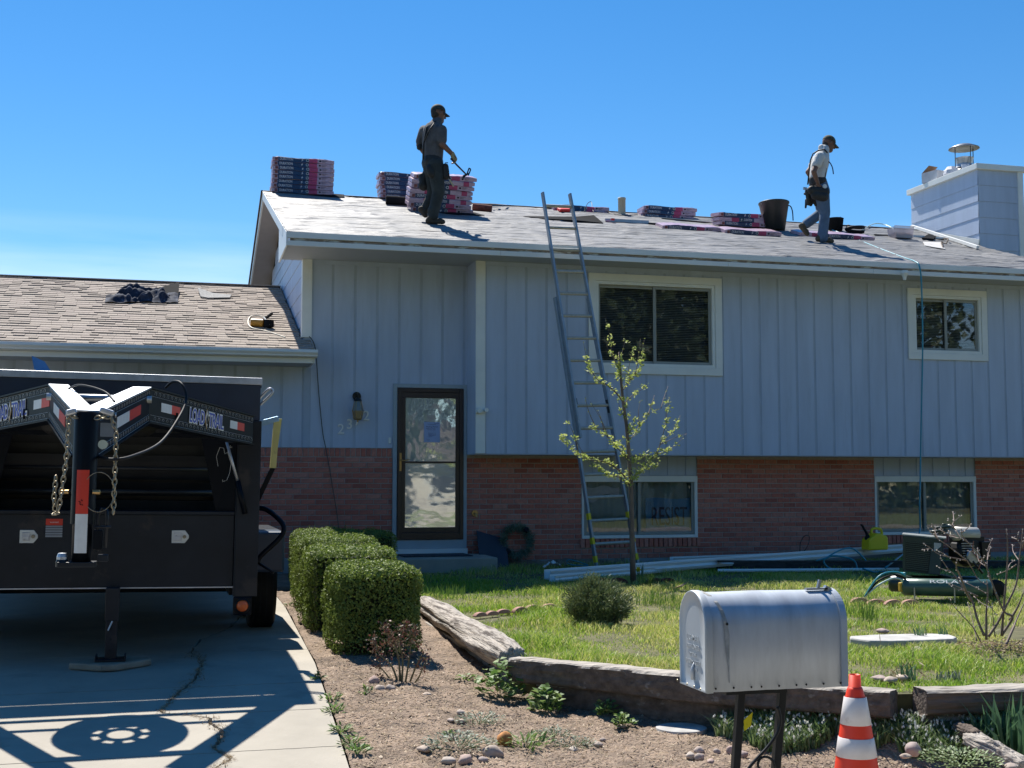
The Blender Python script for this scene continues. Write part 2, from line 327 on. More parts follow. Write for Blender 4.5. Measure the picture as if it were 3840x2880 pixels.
# ---- green things
def leafmat(name, cols, trans=.25, rough=.55): return mat(name, cols[0], rough, var=.12, vs=3, cols=cols, trans=trans)
M['box'] = leafmat('boxwood_leaf', [(.20,.26,.045),(.10,.16,.03),(.22,.29,.05),(.12,.19,.03),(.30,.37,.09)], .3, .62)
M['boxcore'] = mat('boxwood_core', (.018,.028,.010), .9)
M['grassblade'] = None
M['budleaf'] = leafmat('spring_leaf', [(.46,.52,.14),(.36,.45,.10),(.56,.6,.22),(.42,.48,.15)], .45)
M['conifer'] = leafmat('conifer_needle', [(.15,.20,.07),(.09,.13,.05),(.22,.26,.11),(.27,.30,.15)], .15)
M['weed'] = leafmat('weed_leaf', [(.14,.25,.05),(.09,.18,.04),(.2,.3,.08),(.3,.38,.16)], .35)
M['greyleaf'] = leafmat('grey_leaf', [(.16,.2,.13),(.22,.27,.19),(.1,.14,.08),(.34,.38,.3)], .25)
M['dropleaf'] = leafmat('snowdrop_leaf', [(.12,.2,.06),(.18,.26,.10),(.09,.15,.05),(.3,.36,.2)], .3)
M['petal'] = mat('white_petal', (.75,.75,.7), .6, var=.05, trans=.3)
M['iris'] = leafmat('iris_leaf', [(.10,.2,.10),(.07,.15,.07),(.14,.25,.12)], .3)
M['redleaf'] = leafmat('rose_leaf', [(.16,.045,.04),(.22,.10,.07),(.10,.06,.035),(.3,.24,.16),(.12,.13,.05)], .2)
M['bluepetal'] = mat('blue_petal', (.12,.14,.5), .6)
M['daff'] = mat('daffodil_petal', (.85,.62,.01), .5, trans=.3)
def grassmat():
    m = bpy.data.materials.new('grass_blade'); m.use_nodes = True; t = m.node_tree; N = t.nodes; K = t.links.new; p = N['Principled BSDF']; p.inputs['Roughness'].default_value = .5
    g = N.new('ShaderNodeNewGeometry'); tcn = N.new('ShaderNodeTexCoord')
    def ramp(cols, src):
        rp = N.new('ShaderNodeValToRGB'); e = rp.color_ramp.elements
        for i, c in enumerate(cols):
            el = e[0] if i == 0 else (e[len(e)-1] if i == len(cols)-1 else e.new(i/(len(cols)-1))); el.color = (*c, 1)
        K(src, rp.inputs[0]); return rp.outputs[0]
    a = ramp([(.20,.37,.03),(.30,.47,.04),(.12,.25,.02),(.38,.52,.07),(.21,.36,.03)], g.outputs['Random Per Island'])
    b = ramp([(.62,.55,.20),(.50,.54,.12),(.72,.64,.32),(.40,.48,.08),(.66,.62,.28)], g.outputs['Random Per Island'])
    nz = N.new('ShaderNodeTexNoise'); nz.inputs['Scale'].default_value = .55; nz.inputs['Detail'].default_value = 5; K(tcn.outputs['Object'], nz.inputs[0])
    ad = N.new('ShaderNodeMath'); ad.operation = 'ADD'; K(nz.outputs[0], ad.inputs[0])
    m2 = N.new('ShaderNodeMath'); m2.operation = 'MULTIPLY'; m2.inputs[1].default_value = 7.13; K(g.outputs['Random Per Island'], m2.inputs[0])
    fr = N.new('ShaderNodeMath'); fr.operation = 'FRACT'; K(m2.outputs[0], fr.inputs[0])
    m3 = N.new('ShaderNodeMath'); m3.operation = 'MULTIPLY_ADD'; m3.inputs[1].default_value = .36; m3.inputs[2].default_value = -.16; K(fr.outputs[0], m3.inputs[0]); K(m3.outputs[0], ad.inputs[1])
    mrn = N.new('ShaderNodeMapRange'); mrn.inputs[1].default_value = .44; mrn.inputs[2].default_value = .6; K(ad.outputs[0], mrn.inputs[0])
    mx_ = N.new('ShaderNodeMixRGB'); K(mrn.outputs[0], mx_.inputs[0]); K(a, mx_.inputs[1]); K(b, mx_.inputs[2]); K(mx_.outputs[0], p.inputs['Base Color'])
    tl = N.new('ShaderNodeBsdfTranslucent'); K(mx_.outputs[0], tl.inputs[0]); ms = N.new('ShaderNodeMixShader'); ms.inputs[0].default_value = .4
    K(p.outputs[0], ms.inputs[1]); K(tl.outputs[0], ms.inputs[2]); K(ms.outputs[0], N['Material Output'].inputs[0]); return m
M['grassblade'] = grassmat()
# ================================================================== GROUND
def zd(y): return float(np.interp(y, [-60,4.5,6.5,8,9,13,17.4,70], [-.14,-.13,.12,.26,.34,.35,.38,.38]))
def zb(x, y):
    a = zd(y); b = float(np.interp(y, [5.62,5.9,6.3,7,8,9,11,13,17.4], [-.13,.04,.10,.13,.18,.25,.33,.35,.38])); k = min(1, max(0, (x-1.2)/1.2)); k = k*k*(3-2*k)
    m = min(1, max(0, (x-3.1)/.5))*.115
    if m > 0:
        e = float(np.interp(x, [2.36,3.1,3.95,4.7,9,30], [8.1,7.33,6.42,6.32,6.1,5.8])); g = min(1, max(0, 1-(e-y)/.62)); m *= g*g*(3-2*g)*min(1, max(0, (y-5.75)/.25))
    return a*(1-k) + b*k + m
ZL = .43
def zl(x, y): return ZL + .015*math.sin(x*1.3+y*.7) + .01*math.sin(y*2.1)
EDGE = [(1.9,17.4),(2.35,14.5),(2.42,12.0),(2.42,10.3),(2.36,9.15),(2.30,8.35),(2.36,8.1),(3.1,7.33),(3.95,6.42),(4.7,6.32),(9,6.1),(30,5.8)]
def in_lawn(x, y):                       # right of / behind the edging
    if y > 17.35 or x < 1.9: return False
    if y >= 8.1:
        return x > np.interp(y, [8.1,8.35,9.15,10.3,12,14.5,17.4], [2.36,2.30,2.36,2.42,2.42,2.35,1.9]) + .03
    return y > np.interp(x, [2.36,3.1,3.95,4.7,9,30], [8.1,7.33,6.42,6.32,6.1,5.8]) + .03
def drive_edge(y): return float(np.interp(y, [4,6.5,13,17.4], [.88,.93,1.17,1.2]))

mb = MB(); mb.grid(lambda u, v: (-150+300*u, -90+300*v, -.16 - .0*u), 4, 4); struct('ground', mb, M['lawnsoil'])
mb = MB(); mb.box((-150,-7,-.2),(150,3.6,-.143)); struct('street', mb, M['asphalt'])
mb = MB(); mb.box((-150,3.6,-.3),(150,3.75,-.128)); struct('kerb', mb, M['concrete'])
mb = MB(); mb.box((drive_edge(5)+.02,3.754,-.3),(60,5.58,-.13)); struct('pavement', mb, M['concrete'])
# soil bed
def bedz(x, y):
    z = zb(x, y); p = Vector((x*3, y*3, 0))
    k = .35 if y < 5.7 else 1
    return z + k*(.018*mnoise.noise(p) + .012*mnoise.noise(p*3.1) + .010*mnoise.noise(p*9.7) + .006*mnoise.noise(p*21))
mb = MB()
def bedfn(u, v):
    y = 5.6 + 11.8*(v**1.35); x0 = drive_edge(y)+.012; x = x0 + (6.4-x0)*u**1.1
    return (x, y, bedz(x, y) - (.16 if in_lawn(x-.25, y-.0) else 0) - (.008 if u == 0 else 0))
mb.grid(bedfn, 330, 420); soil = struct('soil_bed', mb, M['soil'], smooth=True)
mb = MB(); mb.box((1.0,5.58,-.4),(9,5.6,-.12)); 
# lawn soil
poly = [(1.9,17.38)] + EDGE[1:] + [(30,40),(14,40),(14,17.38)]
mb = MB(); n_ = len(poly)
mb.add([(x,y,ZL-.02) for x,y in poly] + [(x,y,-.1) for x,y in poly], [tuple(range(n_))] + [(i,(i+1)%n_,n_+(i+1)%n_,n_+i) for i in range(n_)])
struct('lawn', mb, M['lawnsoil'])
mb = MB(); mb.box((-30,21,.1),(-3,60,.36)); mb.box((14.2,17.6,.1),(40,60,.40)); mb.box((-40,3.8,-.3),(-6.0,21,.3)); struct('side_yard', mb, M['lawnsoil'])

# driveway: slabs between joints and cracks
drive = bpy.data.objects.new('driveway', None); COL.objects.link(drive); drive['kind'] = 'structure'; WL['driveway'] = Vector()
mbb = MB(); mbb.grid(lambda u, v: ((-6+ (drive_edge(3.8+13.6*v)+6-.02)*u), 3.8+13.6*v, zd(3.8+13.6*v)-.035), 4, 60); 
base = obj('base_course', mbb, M['soil'], drive)
JY = [3.8, 5.2, 6.55, 7.02, 7.78, 8.45, 9.75, 10.7, 12.9, 15.0, 17.38]
def crackx(y):
    pts = [(3.8,.2),(6.3,-.35),(6.6,.18),(6.9,.35),(7.1,.28),(7.35,.33),(7.7,.27),(7.85,.0),(8.2,.06),(8.7,.22),(9.3,.27),(9.8,.2),(10.5,.28),(11.3,.55),(12.9,.8),(17.4,.9)]
    return float(np.interp(y, [p[0] for p in pts], [p[1] for p in pts])) + .025*mnoise.noise(Vector((y*6,3,0))) + .012*mnoise.noise(Vector((y*25,1,0)))
def slab(poly):
    mb = MB(); n = len(poly); top = [(x,y,zd(y)) for x,y in poly]; bot = [(x,y,zd(y)-.05) for x,y in poly]
    mb.add(top + bot, [tuple(range(n)), tuple(range(2*n-1,n-1,-1))] + [(i+n,(i+1)%n+n,(i+1)%n,i) for i in range(n)]); obj('concrete_slab', mb, M['concrete'], drive)
def jit(y, x, k): return y + .010*mnoise.noise(Vector((x*4, k*7.7, 0))) + .006*mnoise.noise(Vector((x*15, k*3.3, 2)))
for k in range(len(JY)-1):
    ya, yb = JY[k], JY[k+1]
    def rowsplit(xa_fn, xb_fn, side):
        N_ = max(8, int((yb-ya)/.03)); g = .0045
        def xs(a, b): return np.linspace(a, b, 26)
        def tl(x, y0, kk): return jit(y0, x, kk) + ((x-1)*-.02 if 0 else 0)
        ra = xs(xa_fn(ya), xb_fn(ya)); rb = xs(xa_fn(yb), xb_fn(yb))
        P = [(x, tl(x, ya, k)+g) for x in ra]
        ys = np.linspace(ya, yb, N_)[1:-1]
        P += [(xb_fn(y), y) for y in ys]; P += [(x, tl(x, yb, k+1)-g) for x in rb[::-1]]; P += [(xa_fn(y), y) for y in ys[::-1]]
        slab(P)
    rowsplit(lambda y: -3.2, lambda y: crackx(y)-.006-.010*abs(math.sin(y*2.3)), 0)
    rowsplit(lambda y: crackx(y)+.006, lambda y: drive_edge(y) if y > 0 else 0, 1)
    rowsplit(lambda y: -6.0, lambda y: -3.215, 0)

# ================================================================== HOUSE
YW, YU, YE = 17.4, 16.9, 16.3           # entry wall, projecting upper wall, eave
XL, XR = 1.42, 13.5                      # roof ends
ZE, ZR, YR = 4.81, 6.34, 20.78           # eave top, ridge
PIT = (ZR-ZE)/(YR-YE)
rn = Vector((0, -PIT, 1)).normalized(); RPL = (rn, rn.dot(Vector((0, YE, ZE))))
def rp(px, py, lift=0.): p = at(px, py, pl=RPL); return p + rn*lift
def roofz(y): return ZE + PIT*(y-YE)
house = thing('house', 'split level house with blue grey board siding, brick base and stripped roof', 'house', (7,17.4,.4))
def P_(name, mb, m, parent=house, **k): return obj(name, mb, m, parent, **k)
def rects(x0, x1, z0, z1, holes):
    xs = sorted({x0, x1, *[h[0] for h in holes], *[h[1] for h in holes]}); zs = sorted({z0, z1, *[h[2] for h in holes], *[h[3] for h in holes]})
    for i in range(len(xs)-1):
        for j in range(len(zs)-1):
            cx, cz = (xs[i]+xs[i+1])/2, (zs[j]+zs[j+1])/2
            if not any(h[0] < cx < h[1] and h[2] < cz < h[3] for h in holes) and x0 <= cx <= x1 and z0 <= cz <= z1: yield xs[i], xs[i+1], zs[j], zs[j+1]
def siding_wall(name, x0, x1, z0, z1, y, holes, xoff, pitch=.297, gap=.036):
    mb = MB()
    for a, b, c, d in rects(x0, x1, z0, z1, holes): mb.box((a, y+.006, c), (b, y+.12, d))
    w = P_(name, mb, M['groove'])
    x = xoff
    while x < x1:
        a, b = max(x+gap, x0), min(x+pitch, x1)
        if b - a > .02:
            segs = [(z0, z1)]
            hs = [h for h in holes if h[0] < b and h[1] > a]
            for h in hs:
                if h[0] <= a + .01 and h[1] >= b - .01: segs = [s for q in segs for s in ((q[0], min(q[1], h[2])), (max(q[0], h[3]), q[1])) if s[1]-s[0] > .02]
                elif h[0] > a and h[0] < b and h[1] >= b: 
                    for za_, zb_ in ((z0, h[2]), (h[3], z1)):
                        if zb_-za_ > .02: obj('siding_board', MB().box((h[0], y, za_), (b, y+.0059, zb_)), M['siding'], w)
                    b = h[0]
                elif h[1] > a and h[1] < b and h[0] <= a:
                    for za_, zb_ in ((z0, h[2]), (h[3], z1)):
                        if zb_-za_ > .02: obj('siding_board', MB().box((a, y, za_), (h[1], y+.0059, zb_)), M['siding'], w)
                    a = h[1]
            for s in segs: obj('siding_board', MB().box((a, y, s[0]), (b, y+.0059, s[1])), M['siding'], w)
        x += pitch
    return w
# openings
W1 = (5.71, 7.755, 3.132, 4.56); W2 = (10.825, 12.215, 3.46, 4.55)
W3 = (5.77, 7.565, .79, 1.995); W4 = (10.51, 12.30, .79, 1.995)
siding_wall('upper_wall', 4.068, 13.1, 1.99, 4.668, YU, [W1, W2], 4.07+.115)
siding_wall('entry_wall', 1.76, 4.066, 2.068, 4.668, YW, [(3.012,4.062,.6,2.95)], 1.755+.08, .31, .038)
siding_wall('garage_wall', -3.6, 1.758, 2.068, 3.36, YW+.002, [(-3.0,-.2,0,2.6)], -3.6+.1, .31, .038)
mb = MB(); mb.box((4.066,YU,1.99),(4.08,YW+.0,4.668)); P_('return_wall', mb, M['siding'])
mb = MB(); mb.box((4.066,YU+.0,1.975),(13.9,YW+.1,1.989)); P_('overhang_underside', mb, M['soffit'])
mb = MB(); mb.box((4.072,YU-.02,1.99),(4.208,YU-.001,4.667)); P_('corner_trim', mb, M['white'], bevel=.003)
mb = MB(); mb.box((1.74,YW-.03,3.575),(1.874,YW-.002,4.667)); mb.box((1.738,YW-.0019,3.575),(1.7579,YW+.1,4.667)); P_('corner_trim', mb, M['white'], bevel=.003)
mb = MB(); mb.box((1.88,YW-.014,4.60),(4.06,YW-.001,4.667)); mb.box((4.215,YU-.014,4.60),(13.1,YU-.001,4.667)); P_('frieze_board', mb, M['siding'])
# gable wall with lapped siding
mb = MB(); mb.add([(1.775,YW,2.0),(1.775,24,2.0),(1.775,24,4.7),(1.775,YR,6.2),(1.775,YW,4.95)], [(0,1,2,3,4)]); gw = P_('gable_wall', mb, M['siding'])
z = 3.3
while z < 6.1:
    y1 = 24; za = z+.235
    yy = YW-.001 if za < 4.75 else max(YW, YE + (za-ZE+.14)/PIT); yb = min(24, YR + (ZR - .12 - za)/PIT) if za > 4.9 else 24
    m2 = MB(); m2.add([(1.772,yy,za),(1.772,yb,za),(1.764,yb,z),(1.764,yy,z),(1.772,yb,z),(1.772,yy,z)], [(3,2,1,0),(2,3,5,4)]); obj('lap_board', m2, M['siding'], gw); z += .235
mb = MB(); mb.box((1.79,24,.3),(13.88,24.1,4.7)); mb.box((13.89,YW+.23,.3),(13.9,24,2.0)); mb.box((13.09,YW+.13,2.0),(13.1,24,4.7)); mb.box((-3.6,24.2,.3),(1.75,24.3,3.4)); mb.box((-3.6,YW+.13,.3),(-3.5,24.2,3.4)); P_('back_wall', mb, M['siding'])
# ---- brick walls
mb = MB(); mb2 = MB()
holes = [W3, W4, (3.012,4.062,.3,2.95), (-3.0,.55,0,2.6)]
for a, b, c, d in rects(-3.6, 13.9, .38, 2.066, holes):
    zt = d if b < 4.07 else min(d, 1.975)
    if zt > c: (mb if b < 3.5 else mb2).box((a, YW+.012, c), (b, YW+.22, zt))
bw = P_('brick_wall', mb, M['mortar']); bw2 = P_('brick_wall', mb2, M['mortar'])
bl, CH = [], .0722
def bricks(x0, x1, z0, z1, off=0):
    r = 0; z = z0
    while z + CH*.6 < z1:
        h = min(CH-.011, z1-z-.004); x = x0 - (.1 if (r+off) % 2 else 0)
        while x < x1:
            a, b = max(x, x0), min(x+.19, x1)
            if b-a > .03: bl.append((a, b, z, z+h))
            x += .2
        z += CH; r += 1
def soldiers(x0, x1, z0, z1, w=.072, proud=0):
    x = x0
    while x < x1-.02: bl.append((x, min(x+w-.01, x1), z0, z1, proud)); x += w
bricks(.56, 3.01, .575, .575+CH*19); soldiers(.56, 3.01, .575+CH*19+.002, 2.06)
bricks(4.065, W3[0]-.005, .50, 1.973); bricks(W3[1]+.005, W4[0]-.005, .50, 1.973); bricks(W4[1]+.005, 13.89, .50, 1.973)
for Wn in (W3, W4):
    bricks(Wn[0]-.004, Wn[1]+.004, .50, .50+CH*2+.01); soldiers(Wn[0]-.03, Wn[1]+.03, .657, .782, .075, .028)
bl.sort(key=lambda q: (q[0]-1)**2)
shared = {}
br = MB()
for i, q in enumerate(bl):
    a, b, c, d = q[:4]; pr = (q[4] if len(q) > 4 else 0) + random.uniform(0, .0035)
    if i < 300:
        key = (round(b-a, 3), round(d-c, 3), len(q) > 4)
        if key not in shared:
            m2 = MB(); w_, h_ = (b-a)/2, (d-c)/2; e = .003
            m2.add([(-w_,0,-h_),(w_,0,-h_),(w_,0,h_),(-w_,0,h_),(-w_+e,-.008,-h_+e),(w_-e,-.008,-h_+e),(w_-e,-.008,h_-e),(-w_+e,-.008,h_-e)],
                   [(4,5,6,7),(0,1,5,4),(1,2,6,5),(2,3,7,6),(3,0,4,7)]); shared[key] = m2.mesh('brick', M['brick'])
        o = link('brick', shared[key], bw if b < 3.5 else bw2, False); o.location = ((a+b)/2, YW+.012-pr, (c+d)/2)
    else:
        y1 = YW+.004-pr; e = .003
        br.add([(a,YW+.013,c),(b,YW+.013,c),(b,YW+.013,d),(a,YW+.013,d),(a+e,y1,c+e),(b-e,y1,c+e),(b-e,y1,d-e),(a+e,y1,d-e)], [(4,5,6,7),(0,1,5,4),(1,2,6,5),(2,3,7,6),(3,0,4,7)])
stuff(obj('bricks_farther', br, M['brick'], bw2))
mb = MB(); mb.box((-3.6,YW-.02,.2),(3.0,YW+.1,.572)); P_('foundation', mb, M['found'], bevel=.01)
mb = MB(); mb.box((4.26,YW-.01,.2),(13.9,YW+.1,.497)); P_('foundation', mb, M['found'])
mb = MB(); mb.box((-3.0,YW+.1,.35),(.55,YW+.14,2.066))
for k in range(4): mb.box((-2.95,YW+.085,.4+k*.42),(.5,YW+.1,.78+k*.42))
P_('garage_door', mb, M['white'])
# ---- windows
def hung_window(name, X0, X1, Z0, Z1, y, casing, kind):
    """frame, two sashes, panes, what is behind"""
    c = casing; mb = MB(); yf = y-.03
    if c:
        mb.box((X0,yf,Z0),(X1,y-.001,Z0+c)); mb.box((X0,yf,Z1-c),(X1,y-.001,Z1)); mb.box((X0,yf,Z0+c),(X0+c,y-.001,Z1-c)); mb.box((X1-c,yf,Z0+c),(X1,y-.001,Z1-c))
    w = P_(name, mb if c else MB().box((X0,y+.02,Z1-.035),(X1,y+.05,Z1-.002)), M['white'], bevel=.003)
    a0, a1, b0, b1 = X0+c+.002, X1-c-.002, Z0+c+.002, Z1-c-.002; t = .045
    mb = MB(); yo = y-.018 if c else y+.03
    mb.box((a0,yo,b0),(a1,y+.09,b0+t)); mb.box((a0,yo,b1-t),(a1,y+.09,b1)); mb.box((a0,yo,b0+t),(a0+t,y+.09,b1-t)); mb.box((a1-t,yo,b0+t),(a1,y+.09,b1-t))
    obj('frame', mb, M['white'] if c else M['vinyl'], w, bevel=.003)
    s = .04; a0 += t+.002; a1 -= t+.002; b0 += t+.002; b1 -= t+.002; mid = (a0+a1)/2 - (a1-a0)*(.0 if c else 0)
    for i, (p, q, ys) in enumerate(((a0, mid+.03, y+.045), (mid-.03, a1, y+.02))):
        mb = MB(); mb.box((p,ys,b0),(q,ys+.02,b0+s)); mb.box((p,ys,b1-s),(q,ys+.02,b1)); mb.box((p,ys,b0+s),(p+s,ys+.02,b1-s)); mb.box((q-s,ys,b0+s),(q,ys+.02,b1-s))
        obj('sash', mb, M['vinyl'], w, bevel=.002)
        mb = MB(); mb.box((p+s,ys+.008,b0+s),(q-s,ys+.012,b1-s)); obj('pane', mb, M['glass'], w)
    mb = MB(); mb.box((X0,y+.6,Z0),(X1,y+.62,Z1)); mb.box((X0-.01,y+.12,Z0),(X0,y+.62,Z1)); mb.box((X1,y+.12,Z0),(X1+.01,y+.62,Z1)); mb.box((X0,y+.12,Z0-.01),(X1,y+.62,Z0)); mb.box((X0,y+.12,Z1),(X1,y+.62,Z1+.01))
    obj('dark_interior', mb, M['dark'], w)
    if kind == 'blind':
        k = int((b1-b0)/.025); 
        for i in range(k):
            zz = b0+.01+i*.025; m2 = MB(); m2.add([(a0,y+.10,zz),(a1,y+.10,zz),(a1,y+.118,zz+.019),(a0,y+.118,zz+.019)], [(0,1,2,3)])
            if i == 0: slat = m2.mesh('blind_slat', M['blind']); o = link('blind_slat', slat, w, False); base0 = zz
            else: o = link('blind_slat', slat, w, False); o.location = (0,0,zz-base0)
    else:
        mb = MB(); mb.grid(lambda u, v: (a0+(a1-a0)*u, y+.12+.012*math.sin(u*60), b0+(b1-b0)*v), 90, 1); obj('curtain', mb, M['curtain'], w, smooth=True)
    return w
hung_window('bedroom_window', *W1, YU, .105, 'blind'); hung_window('bedroom_window', *W2, YU, .10, 'blind')
for Wn in (W3, W4):
    mb = MB(); mb.box((Wn[0],YW+.04,1.69),(Wn[1],YW+.10,1.974)); w = P_('panel_above_window', mb, M['siding'])
    x = Wn[0]+.18
    while x < Wn[1]-.05: m2 = MB(); m2.box((x,YW+.028,1.70),(x+.25,YW+.0395,1.974)); obj('siding_board', m2, M['siding'], w); x += .29
w3 = hung_window('basement_window', W3[0]+.0, W3[1], .79, 1.685, YW, 0, 'curtain'); w4 = hung_window('basement_window', W4[0], W4[1], .79, 1.685, YW, 0, 'curtain')
for w_, Wn in ((w3, W3), (w4, W4)):
    mb = MB(); mb.box((Wn[0]-.0,YW-.005,.786),(Wn[1],YW+.028,.83)); mb.box((Wn[1]-.045,YW-.005,.8301),(Wn[1],YW+.028,1.6)); mb.box((Wn[0],YW-.005,.8301),(Wn[0]+.03,YW+.028,1.6)); mb.box((Wn[0],YW-.01,1.6),(Wn[1],YW+.019,1.688)); obj('brickmould', mb, M['white'], w_, bevel=.003)
# banner behind the pane: hand lettered word, and a crumpled cloth
m_ban = mat('banner_blue', (.05,.20,.36), .8, var=.2); m_ink = mat('banner_ink', (.006,.02,.05), .8)
mb = MB(); mb.grid(lambda u, v: (6.78+.70*u, YW+.085+.006*math.sin(u*19), .86+.5*v+.01*math.sin(u*7)), 20, 4)
ban = tag(obj('banner', mb, M['dark'], None), 'hand lettered blue RESIST banner behind the basement window glass', 'banner'); ban.data.materials[0] = m_ban
tm = fit(text_mesh('RESIST', .30, m_ink, .001, .001, space=1.0), .56, .27); tm.transform(Matrix.Translation((7.15, YW+.074, 1.10)) @ Matrix.Rotation(R(90), 4, 'X')); obj('lettering', tm, None, ban)
mb = MB(); mb.grid(lambda u, v: (5.87+.5*u, YW+.085+.012*mnoise.noise(Vector((u*6,v*6,1))), 1.53-.02*math.sin(u*9)-v*(.16+.05*math.sin(u*5+1))), 24, 8)
tag(obj('crumpled_cloth', mb, mat('cloth', (.35,.36,.38), .9), None, smooth=True), 'pale crumpled cloth hung at the top of the basement window', 'cloth')
# ---- storm door
dr = P_('storm_door', MB().box((3.075,YW-.045,.803),(3.13,YW-.01,2.905)).box((3.955,YW-.045,.803),(4.01,YW-.01,2.905)).box((3.1301,YW-.045,2.85),(3.9549,YW-.01,2.905)).box((3.1301,YW-.045,.803),(3.9549,YW-.01,.90)), M['door'], bevel=.004)
m2 = MB(); xa, xb_, za, zz_ = 3.131, 3.954, .901, 2.849
for t0, y0 in ((0, YW-.036), ):
    m2.box((xa,y0,za),(xb_,YW-.012,za+.07)); m2.box((xa,y0,zz_-.08),(xb_,YW-.012,zz_)); m2.box((xa,y0,za+.0701),(xa+.055,YW-.012,zz_-.0801)); m2.box((xb_-.055,y0,za+.0701),(xb_,YW-.012,zz_-.0801)); m2.box((xa+.0551,y0,1.86),(xb_-.0551,YW-.012,1.885))
obj('inner_frame', m2, M['door'], dr, bevel=.004)
gx0, gx1 = xa+.056, xb_-.056
obj('glass_pane', MB().box((gx0,YW-.026,1.886),(gx1,YW-.02,zz_-.081)), M['mirror'], dr); obj('glass_pane', MB().box((gx0,YW-.024,za+.071),(gx1,YW-.018,1.859)), M['mirror2'], dr)
hd = obj('handle', MB().box((3.10,YW-.056,1.75),(3.128,YW-.046,2.0)).tube([(3.115,YW-.06,1.9),(3.115,YW-.09,1.9),(3.16,YW-.095,1.895),(3.23,YW-.09,1.905)], .009, 8), M['brass'], dr)
P_('inner_door', MB().box((3.08,YW+.06,.8),(4.0,YW+.1,2.9)), mat('inner_door', (.75,.75,.72), .6))
fr = P_('door_frame', MB().box((3.012,YW-.03,.68),(3.07,YW+.05,2.965)).box((4.015,YW-.03,.68),(4.062,YW+.05,2.965)).box((3.0701,YW-.03,2.91),(4.0149,YW+.05,2.965)).box((3.0701,YW-.028,.678),(4.0149,YW+.05,.80)), mat('door_trim', (.36,.42,.45), .5, var=.06), bevel=.003)
# permit notice taped to the glass
inkp = mat('print_ink', (.10,.10,.2), .7)
n0 = at(1590, 1582, Y=YW-.03); n1 = at(1650, 1659, Y=YW-.03)
nb = MB().box((n0.x,YW-.0325,n1.z),(n1.x,YW-.0305,n0.z)); notice = obj('permit_notice', nb, mat('notice_paper', (.42,.48,.68), .8, var=.03)); cx = (n0.x+n1.x)/2; WLn = n0.z
tag(notice, 'white printed roofing permit sheet taped to the storm door glass', 'notice')
for body, sz, dz, dx in (('DATE POSTED', .010, .020, .065), ('City Building Division', .013, .035, 0), ('Roofing Permit', .027, .068, 0), ('ADDRESS OF THE WORK', .012, .095, -.02), ('Permit number and date', .012, .11, -.01),
                     ('- - - - - - - - - - - - - - - -', .012, .13, 0), ('Post this card so it is', .013, .155, 0), ('visible from the street', .013, .172, 0), ('until final inspection', .013, .189, 0), ('is approved', .013, .206, -.03), ('Inspector', .011, .25, -.05)):
    tm = text_mesh(body, sz, inkp, .0003, .0003); tm.transform(Matrix.Translation((cx+dx, YW-.0332, WLn-dz)) @ Matrix.Rotation(R(90), 4, 'X')); obj('printed_line', tm, None, notice)
# step, mat, number plate etc
st = P_('door_step', MB().box((2.9,16.4,.3),(4.26,YW-.03,.60)), M['concrete'], bevel=.015); P_('threshold', MB().box((3.0,YW-.06,.6005),(4.07,YW-.031,.677)), M['fascia'])
doormat = solo('doormat', MB().box((3.05,16.72,.602),(4.0,17.3,.615)), mat('mat_rubber', (.03,.035,.045), .9, var=.6, vs=30, spots=((.09,.1,.12), 24, .55, .8)), 'dark patterned rubber doormat on the concrete step', 'doormat', bevel=.004)
solo('dark_board', MB().prism([(4.16,16.95,.43),(4.58,17.02,.43),(4.62,17.33,.80),(4.20,17.33,.92)], (0,.03,.0)), mat('slate_board', (.035,.045,.065), .7), 'dark slate coloured board leaning on the brick beside the step', 'board')
digm = mat('house_number', (.8,.8,.76), .4)
for ch, (px, py), sz in (('2', (1279,1610), .19), ('3', (1311,1592), .19), ('7', (1341,1580), .17), ('2', (1374,1560), .19)):
    p = at(px, py, Y=YW-.02); tm = text_mesh(ch, sz, digm, .006, .002); tm.transform(Matrix.Translation((p.x, YW-.012, p.z)) @ Matrix.Rotation(R(90), 4, 'X') @ Matrix.Rotation(R(0), 4, 'Z')); obj('house_number', tm, None, house)
# wall lantern
p = at(1342, 1535, Y=YW-.14); lx, lz = p.x, p.z
lan = P_('wall_lantern', MB().lathe([(0,-.02),(.055,-.02),(.06,0),(.055,.012),(0,.02)], (lx,YW-.02,lz+.19), 16, 'y').tube([(lx,YW-.03,lz+.19),(lx,YW-.10,lz+.23),(lx,YW-.14,lz+.22),(lx,YW-.14,lz+.17)], .010, 8).lathe([(.005,.21),(.012,.19),(.012,.165),(.04,.15),(.055,.115),(.052,.11)], (lx,YW-.14,lz), 6), M['blackmetal'])
gm = MB()
for k in range(6):
    a, b = 2*math.pi*k/6, 2*math.pi*(k+1)/6
    pt = lambda ang, r, h: (lx+r*math.cos(ang), YW-.14+r*math.sin(ang), lz+h)
    gm.add([pt(a,.045,.11), pt(b,.045,.11), pt(b,.075,-.02), pt(a,.075,-.02)], [(0,1,2,3)], 0)
    gm.add([pt(a,.075,-.02), pt(b,.075,-.02), pt(b,.055,-.13), pt(a,.055,-.13)], [(0,1,2,3)], 1)
    m2 = MB().tube([pt(a,.046,.11), pt(a,.077,-.02), pt(a,.057,-.13)], .004, 5); obj('lantern_bar', m2, M['brass'], lan)
obj('lantern_glass', gm, [mat('lantern_clear', (.2,.22,.22), .1), mat('lantern_amber', (.25,.19,.10), .3)], lan)
obj('lantern_base', MB().lathe([(0,-.13),(.058,-.13),(.05,-.145),(.012,-.15),(.01,-.175),(0,-.18)], (lx,YW-.14,lz), 12), M['brass'], lan)
p = at(1461, 1652, Y=YW); P_('doorbell', MB().box((p.x-.018,YW-.02,p.z-.04),(p.x+.018,YW-.001,p.z+.04)), M['white'], bevel=.006)
